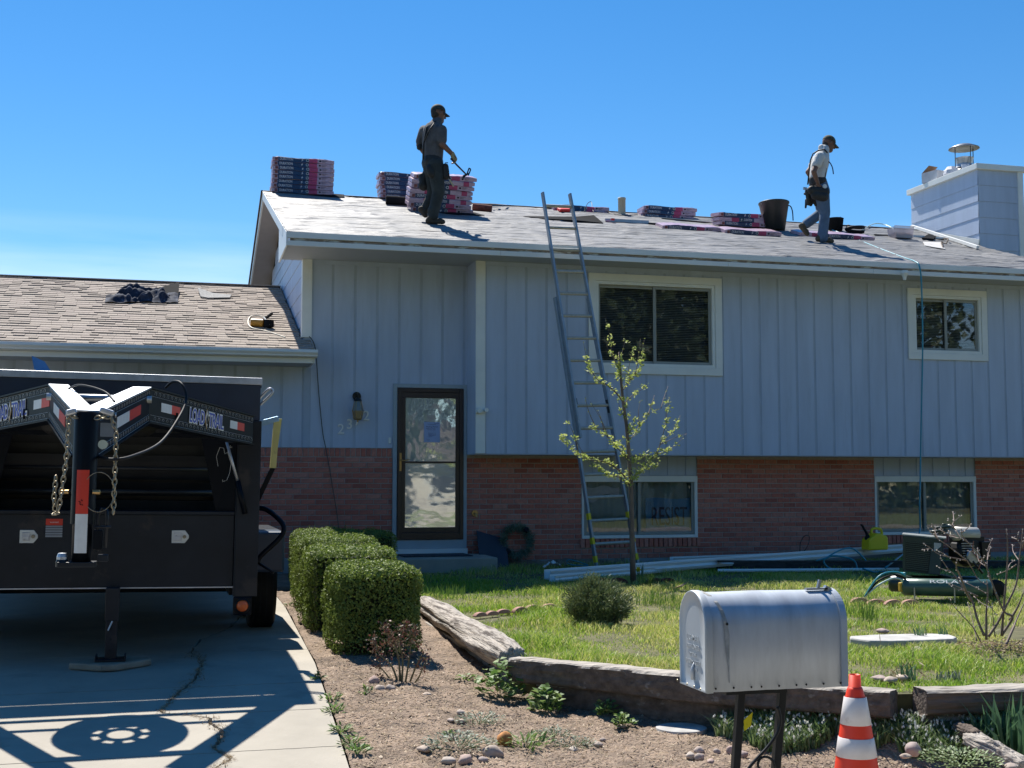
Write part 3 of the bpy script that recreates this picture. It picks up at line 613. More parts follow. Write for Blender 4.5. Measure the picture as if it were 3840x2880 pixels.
p = at(1778+27, 1541, Y=YU); P_('outdoor_spotlight', MB().lathe([(0,-.05),(.035,-.05),(.04,0),(0,0)], (p.x-.04,YU-.025,p.z), 12, 'y').lathe([(0,-.07),(.03,-.07),(.025,0),(0,0)], (p.x+.05,YU-.025,p.z+.01), 12, 'y').box((p.x-.09,YU-.05,p.z-.03),(p.x+.02,YU-.021,p.z+.01)), M['white'])
p = at(1780, 1925, Y=YW); P_('hose_tap', MB().lathe([(0,-.02),(.045,-.02),(.05,0)], (p.x,YW,p.z), 12, 'y').tube([(p.x,YW-.02,p.z),(p.x,YW-.09,p.z-.01),(p.x+.01,YW-.11,p.z-.05)], .012, 8), M['brass'])
# ---- main roof
def slope_slab(x0, x1, ya, za, yb, zb_, t, mb): mb.prism([(x0,ya,za),(x0,yb,zb_),(x0,yb,zb_-t),(x0,ya,za-t)], (x1-x0,0,0)); return mb
YB = YR + (YR-YE)
mb = MB(); slope_slab(XL+.02, XR-.02, YE+.02, ZE-.012, YR, ZR-.012, .03, mb); slope_slab(XL+.02, XR-.02, YB, ZE-.012, YR+.001, ZR-.012, .03, mb); roof = P_('main_roof', mb, M['paper'])
LS = math.hypot(YR-YE, ZR-ZE); NS = 6
for k in range(NS):
    s0, s1 = LS*k/NS - (.03 if k else 0), LS*(k+1)/NS + (.03 if k < NS-1 else 0)
    mb = MB()
    def fn(u, v, k=k, s0=s0, s1=s1):
        x = XL + (XR-XL)*u; s = s0+(s1-s0)*v
        wob = .025*mnoise.noise(Vector((x*.8, k*9.1, 0)))*(1 if v > .99 or v < .01 else 0)
        s = max(.0, min(LS, s+wob)) 
        h = .004 + .002*(1-v) + .014*mnoise.noise(Vector((x*.55, s*6, 5))) * 1 + .009*abs(mnoise.noise(Vector((x*1.6, s*11, 9)))) + .012*max(0, mnoise.noise(Vector((x*3.2, s*13, 2))))**1.5+.012*max(0, mnoise.noise(Vector((x*1.1+s*2, s*7, 12))))+.014*max(0, 1-abs(mnoise.noise(Vector((x*.7, s*3.3, 20))))*9)
        if v < .02 : h = .005 + .012*max(0, mnoise.noise(Vector((x*2.2, k*3, 2))))
        return Vector((x, YE, ZE)) + Vector((0, (YR-YE)/LS, (ZR-ZE)/LS))*s + rn*max(.002, h)
    mb.grid(fn, 420, 26); obj('underlayment_strip', mb, M['paper'], roof, smooth=True)
mb = MB(); mb.box((XL,YE-.012,ZE-.075),(XR,YE+.018,ZE+.004)); P_('drip_edge', mb, M['fascia'], bevel=.003)
mb = MB(); mb.box((XL+.05,YE+.012,ZE-.11),(XR,YE+.03,ZE-.076)); P_('bare_wood_strip', mb, M['peel'])
xs = [XL, 4.27, 7.6, 9.9, XR]
for i in range(4):
    mb = MB(); mb.box((xs[i]+(.0015 if i else 0),YE-.002,ZE-.175),(xs[i+1]-.0015,YE+.028,ZE-.1101)); P_('fascia_board', mb, M['fascia'], bevel=.003)
mb = MB(); mb.box((XL+.022,YE+.031,4.655),(XR-.02,YW+.1,4.669)); P_('eave_soffit', mb, M['soffit'])
# boxed end of the eave and rake boards
mb = MB(); mb.prism([(XL-.002,YE,ZE),(XL-.002,YE,ZE-.175),(XL-.002,YW+.04,4.60),(XL-.002,YW+.04,roofz(YW+.04))], (.02,0,0)); P_('eave_return', mb, M['fascia'])
mb = MB(); mb.prism([(XL-.006,YE+.5,roofz(YE+.5)+.002),(XL-.006,YR,ZR+.002),(XL-.006,YR,ZR-.13),(XL-.006,YE+.5,roofz(YE+.5)-.13)], (.025,0,0)); P_('rake_board', mb, M['fascia'])
mb = MB(); mb.prism([(XL-.006,YR+.001,ZR+.002),(XL-.006,YB,ZE),(XL-.006,YB,ZE-.16),(XL-.006,YR+.001,ZR-.16)], (.025,0,0)); P_('rake_board', mb, M['white'])
mb = MB(); mb.prism([(XL-.03,YR+.001,ZR+.02),(XL-.03,YB,ZE+.02),(XL-.03,YB,ZE-.02),(XL-.03,YR+.001,ZR-.02)], (.1,0,0)); P_('old_shingle_edge', mb, M['shingleback'])
mb = MB(); mb.add([(XL+.02,YW+.04,roofz(YW+.04)-.125),(1.775,YW+.04,roofz(YW+.04)-.125),(1.775,YR,ZR-.125),(XL+.02,YR,ZR-.125),(XL+.02,YB,ZE-.155),(1.775,YB,ZE-.155),(1.775,YR,ZR-.155),(XL+.02,YR,ZR-.155)], [(0,1,2,3),(7,6,5,4)]); P_('rake_soffit', mb, M['soffit_tan'])
mb = MB(); mb.prism([(XR-.02,YE,ZE+.003),(XR-.02,YR,ZR+.003),(XR-.02,YR,ZR-.14),(XR-.02,YE,ZE-.14)], (.03,0,0)); P_('rake_board', mb, M['fascia'])
mb = MB()
mb.grid(lambda u, v: (XL+(XR-XL)*u, YR-.13+.26*v, ZR+.006+.012*(1-abs(2*v-1)*2.6)+.003*mnoise.noise(Vector((u*40,v*3,0)))), 200, 4); P_('ridge_cap', mb, mat('ridge_paper', (.30,.27,.24), .7, var=.2, vs=2), smooth=True)
# ---- garage roof with real tabs
GE_Y, GE_Z, GR_Y, GR_Z, GX0, GX1 = 16.75, 3.315, 21.1, 4.82, -6.0, 1.86
gp = (GR_Z-GE_Z)/(GR_Y-GE_Y); gn = Vector((0,-gp,1)).normalized(); GPL = (gn, gn.dot(Vector((0,GE_Y,GE_Z)))); gs = Vector((0,1,gp)).normalized(); GL = math.hypot(GR_Y-GE_Y, GR_Z-GE_Z)
def gpnt(px, py, lift=.02): return at(px, py, pl=GPL) + gn*lift
mb = MB(); slope_slab(GX0, 1.752, GE_Y, GE_Z-.01, GR_Y, GR_Z-.01, .04, mb); slope_slab(1.7521, GX1, GE_Y, GE_Z-.01, YW-.031, GE_Z-.01+gp*(YW-.031-GE_Y), .04, mb); slope_slab(GX0, 1.752, 25.4, GE_Z-.01, GR_Y+.001, GR_Z-.01, .04, mb)
groof = P_('garage_roof', mb, M['shingleback'])
tabs = []; rows = 32; ex = GL/rows
for r in range(rows):
    x = GX0 + random.uniform(0, .2)
    while x < GX1:
        w_ = random.choice((.11,.14,.18,.22,.27)); s = r*ex; xe = GX1 if (GE_Y + s*gs.y) < YW-.05 else 1.748
        if x+w_ > xe: w_ = xe-x
        if w_ > .03: tabs.append((x, w_, s, random.choice((.005,.006,.012,.016)), random.uniform(-.002,.002)))
        x += max(w_, .04)
vis = [t for t in tabs if t[0] > -2.9]; vis.sort(key=lambda t: t[2]*1.0 + (0 if t[0] > -2.3 else 9)); first = set(id(t) for t in vis[:300])
smesh = {}; rest = MB()
def tabgeo(mb, x, w_, s, h, j):
    o = Vector((0,GE_Y,GE_Z)); g = .0015
    def q(xx, ss, hh): return o + Vector((xx,0,0)) + gs*ss + gn*hh
    a, b = x+g, x+w_-g; s0, s1 = s+j, s+ex+.012
    mb.add([q(a,s0,0),q(b,s0,0),q(b,s1,0),q(a,s1,0),q(a,s0,h+.002),q(b,s0,h+.002),q(b,s1,.001),q(a,s1,.001)], [(4,5,6,7),(0,1,5,4),(1,2,6,5),(3,0,4,7)])
for t in tabs:
    if id(t) in first:
        key = (round(t[1],2), t[3])
        if key not in smesh: m2 = MB(); tabgeo(m2, 0, t[1], 0, t[3], 0); m2.v = [tuple(Vector(v)-Vector((0,GE_Y,GE_Z))) for v in m2.v]; smesh[key] = m2.mesh('shingle', M['shingle'])
        o = link('shingle', smesh[key], groof, False); o.location = Vector((0,GE_Y,GE_Z)) + Vector((t[0],0,0)) + gs*(t[2]+t[4])
    else: tabgeo(rest, *t)
stuff(obj('shingles_farther', rest, M['shingle'], groof))
mb = MB(); mb.box((GX0,GR_Y-.1,GR_Z-.006),(1.75,GR_Y+.1,GR_Z+.012)); obj('ridge_cap', mb, M['shingle'], groof)
mb = MB()
prof = [(0,0),(-.012,-.0),(-.012,-.03),(-.03,-.045),(-.10,-.05),(-.115,-.035),(-.115,-.005),(-.108,.008),(-.12,.012),(-.125,-.04),(-.105,-.062),(-.02,-.085),(0,-.085)]
gz = GE_Z+.008
mb.prism([(GX0, GE_Y+.005+a, gz+b) for a, b in [(-.002,-.01),(-.10,-.01),(-.125,.008),(-.13,-.03),(-.105,-.06),(-.10,-.08),(-.02,-.095),(-.002,-.095)]], (GX1+.02-GX0,0,0)); P_('gutter', mb, M['fascia'])
for a, b in ((GX0,-.5),(-.497,GX1-.02)): P_('fascia_board', MB().box((a,GE_Y-.0,GE_Z-.155),(b,GE_Y+.03,GE_Z-.088)), M['fascia'], bevel=.003)
P_('eave_soffit', MB().box((GX0,GE_Y+.031,GE_Z-.15),(GX1-.03,YW-.001,GE_Z-.14)), M['soffit'])
P_('gutter_end', MB().box((GX1-.03,GE_Y+.0,GE_Z-.155),(GX1-.005,YW-.04,GE_Z-.05)), M['fascia'])
# ---- chimney
CX0, CX1, CY0, CY1, CZ = 13.6, 14.5, 18.94, 21.0, 7.10
mb = MB(); mb.box((CX0+.015,CY0+.015,2.0),(CX1-.015,CY1,CZ-.02)); ch = P_('chimney', mb, M['groove'])
z = CZ-.03
while z > 4.5:
    m2 = MB()
    for (ax, ay), (bx, by), o_ in (((CX0,CY0),(CX1-.1,CY0),(0,-1)), ((CX0,CY1),(CX0,CY0),(-1,0))):
        t = Vector((o_[0],o_[1],0)); A_ = Vector((ax,ay,0)); B_ = Vector((bx,by,0)); zt, zb_ = z, z-.284
        m2.add([A_+Vector((0,0,zt)), B_+Vector((0,0,zt)), B_+t*.008+Vector((0,0,zb_)), A_+t*.008+Vector((0,0,zb_)), B_+Vector((0,0,zb_)), A_+Vector((0,0,zb_))], [(0,3,2,1),(3,5,4,2)])
    obj('lap_board', m2, M['siding'], ch); z -= .286
obj('corner_trim', MB().box((CX1-.10,CY0-.028,4.5),(CX1+.005,CY0-.001,CZ-.03)), M['white'], ch)
obj('cap', MB().box((CX0-.06,CY0-.06,CZ-.04),(CX1+.06,CY1+.06,CZ+.06)), M['white'], ch, bevel=.006)
fx, fy = 14.05, 19.95; DG = mat('dark_galv', (.22,.23,.25), .4, metal=.6, var=.2, vs=9)
flue = obj('flue', MB().lathe([(.17,.06),(.17,.18),(.2,.185),(.2,.20),(.15,.25),(.14,.33),(.16,.42),(.17,.44),(.10,.46),(.0,.46)], (fx,fy,CZ), 24), M['galv'], ch)
obj('rain_cap', MB().lathe([(0,.70),(.14,.69),(.27,.63),(.275,.615),(.14,.64),(0,.645)], (fx,fy,CZ), 28).tube([(fx-.19,fy,CZ+.2),(fx-.19,fy,CZ+.63)], .009, 6).tube([(fx+.19,fy,CZ+.2),(fx+.19,fy,CZ+.63)], .009, 6).tube([(fx,fy-.19,CZ+.2),(fx,fy-.19,CZ+.63)], .009, 6).lathe([(.25,.22),(.255,.21),(.255,.24),(.2,.25),(.19,.22)], (fx,fy,CZ), 28), DG, ch, smooth=True)
p = at(2332, 806, pl=RPL); P_('vent_pipe', MB().lathe([(.065,-.1),(.065,.27),(.07,.27),(.07,.30),(.05,.30),(.05,.0)], p, 18), mat('vent_plastic', (.5,.48,.38), .5, spots=((.3,.3,.22), 6, .6, .5)), smooth=True)
# flashing at the chimney foot
a_, b_ = rp(3411, 855), rp(3672, 932); P_('flashing', MB().beam(Vector((13.56,21.0,roofz(20.9)-.02)), Vector((13.56,18.9,roofz(18.9)+.05)), .02, .12), M['white'])
# ================================================================== TRAILER
TX, TY = -.42, 9.3
tz = .34
tr = thing('dump_trailer', 'black gooseneck dump trailer parked on the driveway with its neck to the street', 'trailer', (TX, TY, tz))
def T_(name, mb, m, parent=tr, **k): return obj(name, mb, m, parent, **k)
HW = 1.05
# deck frame, front plate (tool box)
T_('front_plate', MB().box((TX-HW+.17,TY,.87),(TX+HW-.17,TY+.05,1.375)).box((TX-HW+.17,TY+.0501,.87),(TX+HW-.17,TY+.5,.93)).box((TX-HW+.17,TY-.02,1.3751),(TX+HW-.17,TY+.42,1.40)), M['trailerdust'], bevel=.004)
T_('front_edge', MB().box((TX-HW+.16,TY-.012,.862),(TX+HW-.16,TY+.05,.8699)), M['raw'])
for s in (-1, 1):
    T_('upright', MB().box((TX+s*(HW-.16),TY-.03,.80),(TX+s*HW,TY+.09,2.05)).box((TX+s*(HW-.168),TY-.031,.80),(TX+s*(HW-.16),TY+.12,2.05)), M['trailerdust'], bevel=.004)
    T_('chassis_rail', MB().box((TX+s*.86,TY+.1,.80),(TX+s*.92,TY+5.9,.96)), M['trailer'])
    br_ = T_('marker_bracket', MB().obox((TX+s*(HW-.10),TY-.02,.735), (.13,.02,.13)), M['trailer'], bevel=.012)
    obj('marker_light', MB().lathe([(0,-.025),(.03,-.022),(.04,-.01),(.042,0)], (TX+s*(HW-.10),TY-.031,.735), 20, 'y'), M['amber'], br_, smooth=True)
    obj('marker_grommet', MB().lathe([(.042,-.012),(.054,-.008),(.056,0)], (TX+s*(HW-.10),TY-.031,.735), 20, 'y'), M['rubber'], br_, smooth=True)
# inside of the bay: ribbed bulkhead
bk = T_('bulkhead', MB().box((TX-HW+.1,TY+.62,.93),(TX+HW-.1,TY+.66,2.06)), M['trailerfloor'])
for z0, z1, dy in ((1.88,2.0,.0),(1.62,1.80,.03),(1.50,1.60,.10),(1.33,1.47,.20)):
    obj('rib', MB().prism([(TX-HW+.12,TY+.60-dy,z0),(TX-HW+.12,TY+.6199,z0),(TX-HW+.12,TY+.6199,z1),(TX-HW+.12,TY+.58-dy-.04,z1)], (2*HW-.24,0,0)), M['trailerfloor'], bk)
T_('step_bar', MB().tube([(TX-.78,TY+.30,1.53),(TX+.78,TY+.30,1.53)], .018, 10).tube([(TX-.76,TY+.34,1.70),(TX+.76,TY+.34,1.70)], .015, 10), M['trailerfloor'], smooth=True)
for s in (-1, 1): T_('side_gusset', MB().prism([(TX+s*(HW-.17),TY+.02,1.40),(TX+s*(HW-.30),TY+.04,1.40),(TX+s*(HW-.42),TY+.04,1.93),(TX+s*(HW-.17),TY+.02,1.93)], (0,.012,0)), M['trailer'])
# gas struts (diagonal)
for s in (-1, 1):
    st_ = T_('gas_strut', MB().tube([(TX+s*(HW-.10),TY-.05,1.385),(TX+s*(HW-.16),TY-.05,1.62)], .020, 10), M['trailer'], smooth=True)
    obj('strut_rod', MB().tube([(TX+s*(HW-.16),TY-.05,1.62),(TX+s*(HW-.255),TY-.04,1.93)], .010, 8), M['raw'], st_, smooth=True)
# dump box
bx = T_('dump_box', MB().box((TX-HW+.02,TY+.70,1.0),(TX+HW-.02,TY+.74,2.30)).box((TX-HW+.02,TY+.7401,.98),(TX-HW+.06,TY+6.2,2.30)).box((TX+HW-.06,TY+.7401,.98),(TX+HW-.02,TY+6.2,2.30)).box((TX-HW+.0601,TY+.7401,.98),(TX+HW-.0601,TY+6.2,1.03)).box((TX-HW+.0601,TY+6.16,1.031),(TX+HW-.0601,TY+6.2,2.30)), M['trailer'], bevel=.004)
obj('top_rail', MB().box((TX-HW+.0,TY+.02,2.315),(TX+HW-.0,TY+.10,2.365)), M['raw'], bx, bevel=.004)
obj('front_board', MB().box((TX-HW+.01,TY+.03,2.055),(TX+HW-.01,TY+.07,2.3149)), mat('front_board_blue', (.016,.03,.055), .3, var=.15), bx, bevel=.004)
obj('side_rail', MB().box((TX-HW+.0,TY+.1001,2.30),(TX-HW+.07,TY+6.2,2.36)).box((TX+HW-.07,TY+.1001,2.30),(TX+HW,TY+6.2,2.36)), M['trailer'], bx)
obj('side_panel', MB().box((TX-HW+.02,TY+.0701,1.96),(TX-HW+.06,TY+.6999,2.2999)).box((TX+HW-.06,TY+.0701,1.96),(TX+HW-.02,TY+.6999,2.2999)), M['trailer'], bx)
T_('bay_shade_plate', MB().box((TX-HW+.07,TY+.0701,2.02),(TX+HW-.07,TY+.6999,2.05)), M['trailer'])  # plate added over the bay, blocks the bright band in its shadow
# gooseneck arms
Z_ = [2.055, 2.165, 1.945]; 
def arm(s):
    A = Vector((TX+s*.985,TY-.10,2.075)); B = Vector((TX+s*.285,8.0,2.17)); C = Vector((TX+s*.06,6.80,1.955))
    g = T_('gooseneck_arm', MB(), M['trailer']) if False else None
    mb = MB(); h = [.19,.20,.22]; w = .10
    for i, (p, q) in enumerate(((A, B), (B, C))):
        d = (q-p); dn = Vector((d.x, d.y, 0)).normalized(); sd_ = Vector((-dn.y, dn.x, 0)); 
        if sd_.y > 0: sd_ = -sd_                       # outward/front side
        hp, hq = h[i], h[i+1]; up = Vector((0,0,1))
        a, b = p, q
        # web
        mb.prism([a, b, b-up*hq, a-up*hp], sd_*-.012)
    g = T_('gooseneck_arm', mb, M['trailer'])
    for i, (p, q) in enumerate(((A, B), (B, C))):
        d = (q-p).normalized(); hp, hq = h[i], h[i+1]; dn = Vector((d.x, d.y, 0)).normalized(); sd_ = Vector((-dn.y, dn.x, 0))
        if sd_.y > 0: sd_ = -sd_
        off = sd_*.012
        fl = MB().prism([p+off+Vector((0,0,.0005)), q+off+Vector((0,0,.0005)), q-sd_*w+Vector((0,0,.0005)), p-sd_*w+Vector((0,0,.0005))], (0,0,.010))
        obj('top_flange', fl, M['raw'] if i else M['trailer'], g)
        up = Vector((0,0,1))
        fl = MB().prism([p+off-up*(hp+.0005), q+off-up*(hq+.0005), q-sd_*w-up*(hq+.0005), p-sd_*w-up*(hp+.0005)], (0,0,-.010)); obj('bottom_flange', fl, M['trailer'], g)
        # ornament: curled border of print
        N_ = 28 if i == 0 else 20; mb = MB(); L_ = (q-p).length
        for row, fz in ((0, .022), (1, None)):
            for k in range(N_+1):
                t0 = k/N_; t = t0*.97+.015; hh = hp+(hq-hp)*t; base_ = p+(q-p)*t + sd_*.0025 - up*(.024 if row == 0 else hh-.024)
                e1 = (q-p).normalized()*.0125; e2 = up*.0125; pts = [base_ + e1*math.cos(a)*(1-a/14) + e2*math.sin(a)*(1-a/14) for a in np.linspace(-.6, 4.4, 8)]
                if k < N_: mb.tube(pts, .0008, 3, cap=False)
            for o2 in (.006, .042):
                f0 = (o2 if row == 0 else hp-o2); f1 = (o2 if row == 0 else hq-o2)
                mb.tube([p+sd_*.002-up*f0+(q-p)*.01, q+sd_*.002-up*f1-(q-p)*.01], .0007, 3, cap=False)
        stuff(obj('scroll_border', mb, M['logowhite'], g))
        # reflectors
        def patch(t0, t1, c0, c1, m, nm):
            P0, P1 = p+(q-p)*t0, p+(q-p)*t1; h0, h1 = hp+(hq-hp)*t0, hp+(hq-hp)*t1
            obj(nm, MB().prism([P0-up*h0*c0, P1-up*h1*c0, P1-up*h1*c1, P0-up*h0*c1], sd_*.003), m, g)
        if i == 0:
            for t in ((.10, .735) if s > 0 else (.16, .85)):
                patch(t, t+.075, .34, .62, M['red' if s > 0 else 'tapewhite'], 'reflector'); patch(t+.0755, t+(.165 if t > .5 and s > 0 else .15), .34, .62, M['tapewhite' if s > 0 else 'red'], 'reflector')
        else:
            patch(.20, .44, .34, .62, M['red' if s > 0 else 'tapewhite'], 'reflector'); patch(.441, .68, .34, .62, M['tapewhite' if s > 0 else 'red'], 'reflector')
    return g, A, B, C
arms = {s: arm(s) for s in (-1, 1)}
for s, (g, A, B, C) in arms.items():
    p, q = (B, A) if s > 0 else (A, B)
    d = (q-p).normalized(); up = Vector((0,0,1)); nrm = d.cross(up).normalized()
    if nrm.y > 0: nrm = -nrm
    up2 = nrm.cross(d)*-1
    if up2.z < 0: up2 = -up2
    Mx = Matrix((d, up2, d.cross(up2))).transposed().to_4x4()
    mid = A+(B-A)*(.49 if s > 0 else .62) - up*.098 + nrm*.004
    for body, dx, ww in (('LOAD', -.128, .19), ('TRAIL', .128, .205)):
        for k, (m, off, ex, gr) in enumerate(((M['logowhite'], .012, .0004, .014), (M['logoblue'], .0, .0012, 0))):
            tm = fit(text_mesh(body, .14, m, ex, off, space=.95), ww+gr, .092+gr*1.1); tm.transform(Matrix.Translation(mid+d*dx+nrm*(.001+k*.0016)) @ Mx)
            obj('logo_lettering', tm, None, g)
    dm = MB(); c = mid-d*.004+nrm*.002
    for w_, h_, m_, k in ((.026,.068,0,0), (.019,.055,1,1)): dm.prism([c+nrm*k*.002+d*w_, c+nrm*k*.002+up*h_, c+nrm*k*.002-d*w_, c+nrm*k*.002-up*h_], nrm*.001, m_)
    # winged figure: a small silhouette
    for a0 in (-1, 1): dm.prism([c+nrm*.004+up*.028, c+nrm*.004+d*a0*.012+up*.0, c+nrm*.004+d*a0*.007-up*.03, c+nrm*.004-up*.036], nrm*.001, 2)
    obj('logo_emblem', dm, [M['logogold'], M['logowhite'], M['trailer']], g)
# flourish on the right gusset
fl = MB()
for pts in ([(0,.0),(.02,.05),(.03,.12),(.012,.17),(.0,.20),(.01,.23),(.035,.24)], [(-.07,.10),(-.085,.17),(-.06,.235),(-.03,.23),(-.02,.19),(.01,.205),(.02,.25)], [(-.01,.0),(-.03,-.01),(-.03,.005)]):
    cv = [Vector((TX+HW-.235+a*.9, TY-.036, 1.62+b)) for a, b in pts]; fl.tube(cv, .0016, 4)
T_('painted_flourish', fl, M['logowhite'])
# round neck, coupler, tape
nx, ny = TX, 6.78
nk = T_('neck_tube', MB().lathe([(0,1.955),(.058,1.955),(.060,1.95),(.060,1.40),(.060,1.39)], (nx,ny,0), 28).lathe([(.060,1.39),(.048,1.385),(.048,1.19),(0,1.19)], (nx,ny,0), 28), M['trailer'], smooth=False)
for p in nk.data.polygons: p.use_smooth = abs(p.normal.z) < .5
def curved(z0, z1, m, nm):
    mb = MB(); mb.grid(lambda u, v: (nx+(.0625)*math.sin(-.5+u*1.0-.05), ny-(.0625)*math.cos(-.5+u*1.0-.05), z0+(z1-z0)*v), 8, 1); obj(nm, mb, m, nk, smooth=True)
curved(1.44, 1.66, M['red'], 'red_tape'); curved(1.245, 1.4395, M['tapewhite'], 'white_tape')
mk = MB()
for q in ((-.006,1.50,.012),(.004,1.508,.01),(-.002,1.488,.012),(.008,1.485,.006)): mk.obox((nx-.008+q[0],ny-.0645,q[1]), (q[2],.001,.004), (0,.6,0))
obj('scribble', mk, M['trailer'], nk)
obj('coupler_plate', MB().box((nx-.11,ny-.06,1.175),(nx+.075,ny+.07,1.20)).box((nx+.08,ny-.03,1.20),(nx+.13,ny+.03,1.235)).lathe([(0,1.235),(.018,1.235),(.03,1.2),(.03,1.175)], (nx-.09,ny-.02,0), 10), M['trailerdust'], nk, bevel=.003)
obj('bright_bolt', MB().lathe([(0,1.245),(.02,1.243),(.026,1.225),(.026,1.205)], (nx-.09,ny-.02,0), 10), M['raw'], nk)
obj('latch_handle', MB().tube([(nx+.075,ny-.03,1.25),(nx+.075,ny-.03,1.43),(nx+.09,ny-.03,1.47),(nx+.115,ny-.03,1.46),(nx+.12,ny-.03,1.42),(nx+.115,ny-.03,1.27)], .008, 8).tube([(nx+.06,ny-.04,1.375),(nx+.14,ny-.04,1.375)], .006, 8), M['trailerdust'], nk, smooth=True)
obj('spring_housing', MB().box((nx+.055,ny-.04,1.26),(nx+.10,ny+.02,1.36)), M['trailer'], nk, bevel=.004)
obj('round_badge', MB().lathe([(0,-.002),(.024,-.002),(.024,0)], (nx+.085,ny-.035,1.79), 16, 'y'), mat('badge', (.45,.5,.4), .5), nk); obj('data_plate', MB().box((nx+.07,ny-.04,1.83),(nx+.135,ny-.036,1.90)), mat('data_plate', (.14,.16,.18), .5), nk)
# between the arms: cross tubes, plates, spare wheel
T_('cross_tube', MB().tube([(TX-.30,7.95,2.10),(TX+.30,7.95,2.10)], .022, 12), M['galv'], smooth=True)
T_('cross_tube', MB().tube([(TX-.13,7.15,1.96),(TX+.13,7.15,1.96)], .014, 10), M['galv'], smooth=True)
T_('cross_member', MB().box((TX-.46,8.27,1.98),(TX+.46,8.32,2.04)), M['trailer'])
T_('cross_member', MB().box((TX-.70,8.74,1.90),(TX+.70,8.77,1.93)), M['trailer']); T_('cross_member', MB().box((TX-.93,9.13,1.98),(TX+.93,9.16,2.02)), M['trailer']); T_('cross_member', MB().box((TX-.84,8.98,1.98),(TX+.84,9.01,2.02)), M['trailer'])
sp = T_('spare_wheel', MB().lathe([(.20,1.90),(.31,1.90),(.35,1.93),(.365,1.98),(.35,2.03),(.31,2.06),(.20,2.06),(.19,1.98),(.20,1.90)], (TX-.03,8.64,-.0), 36), M['rubber'], smooth=True)
rim = MB(); cxw, cyw = TX-.03, 8.64
holes_ = 8; n = 48
# disc with holes: ring sectors
rim.lathe([(.205,1.93),(.205,1.99),(.17,1.97),(.155,1.965)], (cxw,cyw,0), n)
for k in range(n):
    a, b = 2*math.pi*k/n, 2*math.pi*(k+1)/n
    hole = (k % 6) in (1, 2, 3)
    for r0, r1, hh in ((.12,.155,hole), (.07,.12,False)):
        if hh: continue
        rim.add([(cxw+r0*math.cos(a),cyw+r0*math.sin(a),1.965),(cxw+r1*math.cos(a),cyw+r1*math.sin(a),1.965),(cxw+r1*math.cos(b),cyw+r1*math.sin(b),1.965),(cxw+r0*math.cos(b),cyw+r0*math.sin(b),1.965)], [(0,1,2,3)])
obj('rim', rim, M['trailer'], sp)
# safety chains
def chain(pts, nm='safety_chain'):
    pts = [Vector(p) for p in pts]; L_ = [0]
    for a, b in zip(pts, pts[1:]): L_.append(L_[-1]+(b-a).length)
    mb = MB(); s = 0; k = 0
    def P(s):
        s = max(0, min(L_[-1]-1e-5, s)); i = max(j for j in range(len(L_)-1) if L_[j] <= s+1e-9); return pts[i]+(pts[i+1]-pts[i])*((s-L_[i])/(L_[i+1]-L_[i]+1e-9))
    while s < L_[-1]:
        c = P(s); d = (P(s+.01)-P(s-.01)).normalized(); u = d.orthogonal().normalized(); u = (Matrix.Rotation(R(90*(k % 2)+20), 3, d) @ u)
        ring = [c + d*math.cos(a)*.019 + u*math.sin(a)*.011 for a in np.linspace(0, 2*math.pi, 11)[:-1]]
        mb.tube(ring, .0042, 5, closed=True); s += .029; k += 1
    return T_(nm, mb, M['chain'], smooth=True)
chain([(nx+.055,ny-.05,1.925),(nx+.12,ny-.08,1.93),(nx+.15,ny-.085,1.86),(nx+.15,ny-.085,1.45)])
chain([(nx-.055,ny-.05,1.925),(nx-.08,ny-.06,1.93),(nx-.085,ny-.07,1.7),(nx-.11,ny-.075,1.47),(nx-.125,ny-.07,1.44),(nx-.135,ny-.07,1.52),(nx-.13,ny-.07,1.62)])
T_('chain_bolt', MB().obox((nx+.10,ny-.07,1.955), (.07,.06,.03), (0,.3,0)), M['raw'], bevel=.008); T_('chain_bolt', MB().obox((nx-.07,ny-.06,1.95), (.05,.05,.03), (0,-.3,0)), M['raw'], bevel=.008)
T_('brass_plug', MB().lathe([(0,-.02),(.012,-.02),(.014,.015),(0,.02)], (nx+.065,ny-.05,1.55), 10, 'x').lathe([(0,-.02),(.009,-.02),(.011,.015),(0,.02)], (nx-.085,ny-.05,1.55), 10, 'x'), M['brass'])
T_('breakaway_cable', MB().tube([Vector((nx+.075+.075*math.sin(a), ny-.06, 1.55+.10*math.cos(a))) for a in np.linspace(-.9, 3.9, 20)], .0020, 5), M['chain'], smooth=True)
cab = [(nx+.06,ny+.02,1.73),(nx+.13,ny-.1,1.715),(nx+.22,ny-.05,1.73),(nx+.36,7.3,1.82),(nx+.46,7.6,1.98),(nx+.50,7.75,2.10),(nx+.47,7.8,2.19),(nx+.42,7.9,2.21),(nx+.38,8.0,2.18)]
def smooth_pts(pts, k=6):
    pts = [Vector(p) for p in pts]; out = []
    for i in range(len(pts)-1):
        p0, p1, p2, p3 = pts[max(i-1,0)], pts[i], pts[i+1], pts[min(i+2,len(pts)-1)]
        for j in range(k):
            t = j/k; out.append(.5*((2*p1)+(p2-p0)*t+(2*p0-5*p1+4*p2-p3)*t*t+(3*p1-p0-3*p2+p3)*t**3))
    return out+[pts[-1]]
T_('power_cable', MB().tube(smooth_pts(cab), .008, 8), M['rubber'], smooth=True)
T_('wiring_loom', MB().tube(smooth_pts([(nx-.2,7.9,2.13),(nx-.1,7.6,2.15),(nx+.05,7.3,2.10),(nx+.12,7.1,2.03)]), .006, 6), M['rubber'], smooth=True)
T_('under_cable', MB().tube(smooth_pts([(nx-.2,TY-.0,.86),(nx-.1,TY+.2,.83),(nx+.15,TY+.3,.84),(nx+.3,TY+.3,.86)]), .01, 6), M['rubber'], smooth=True)
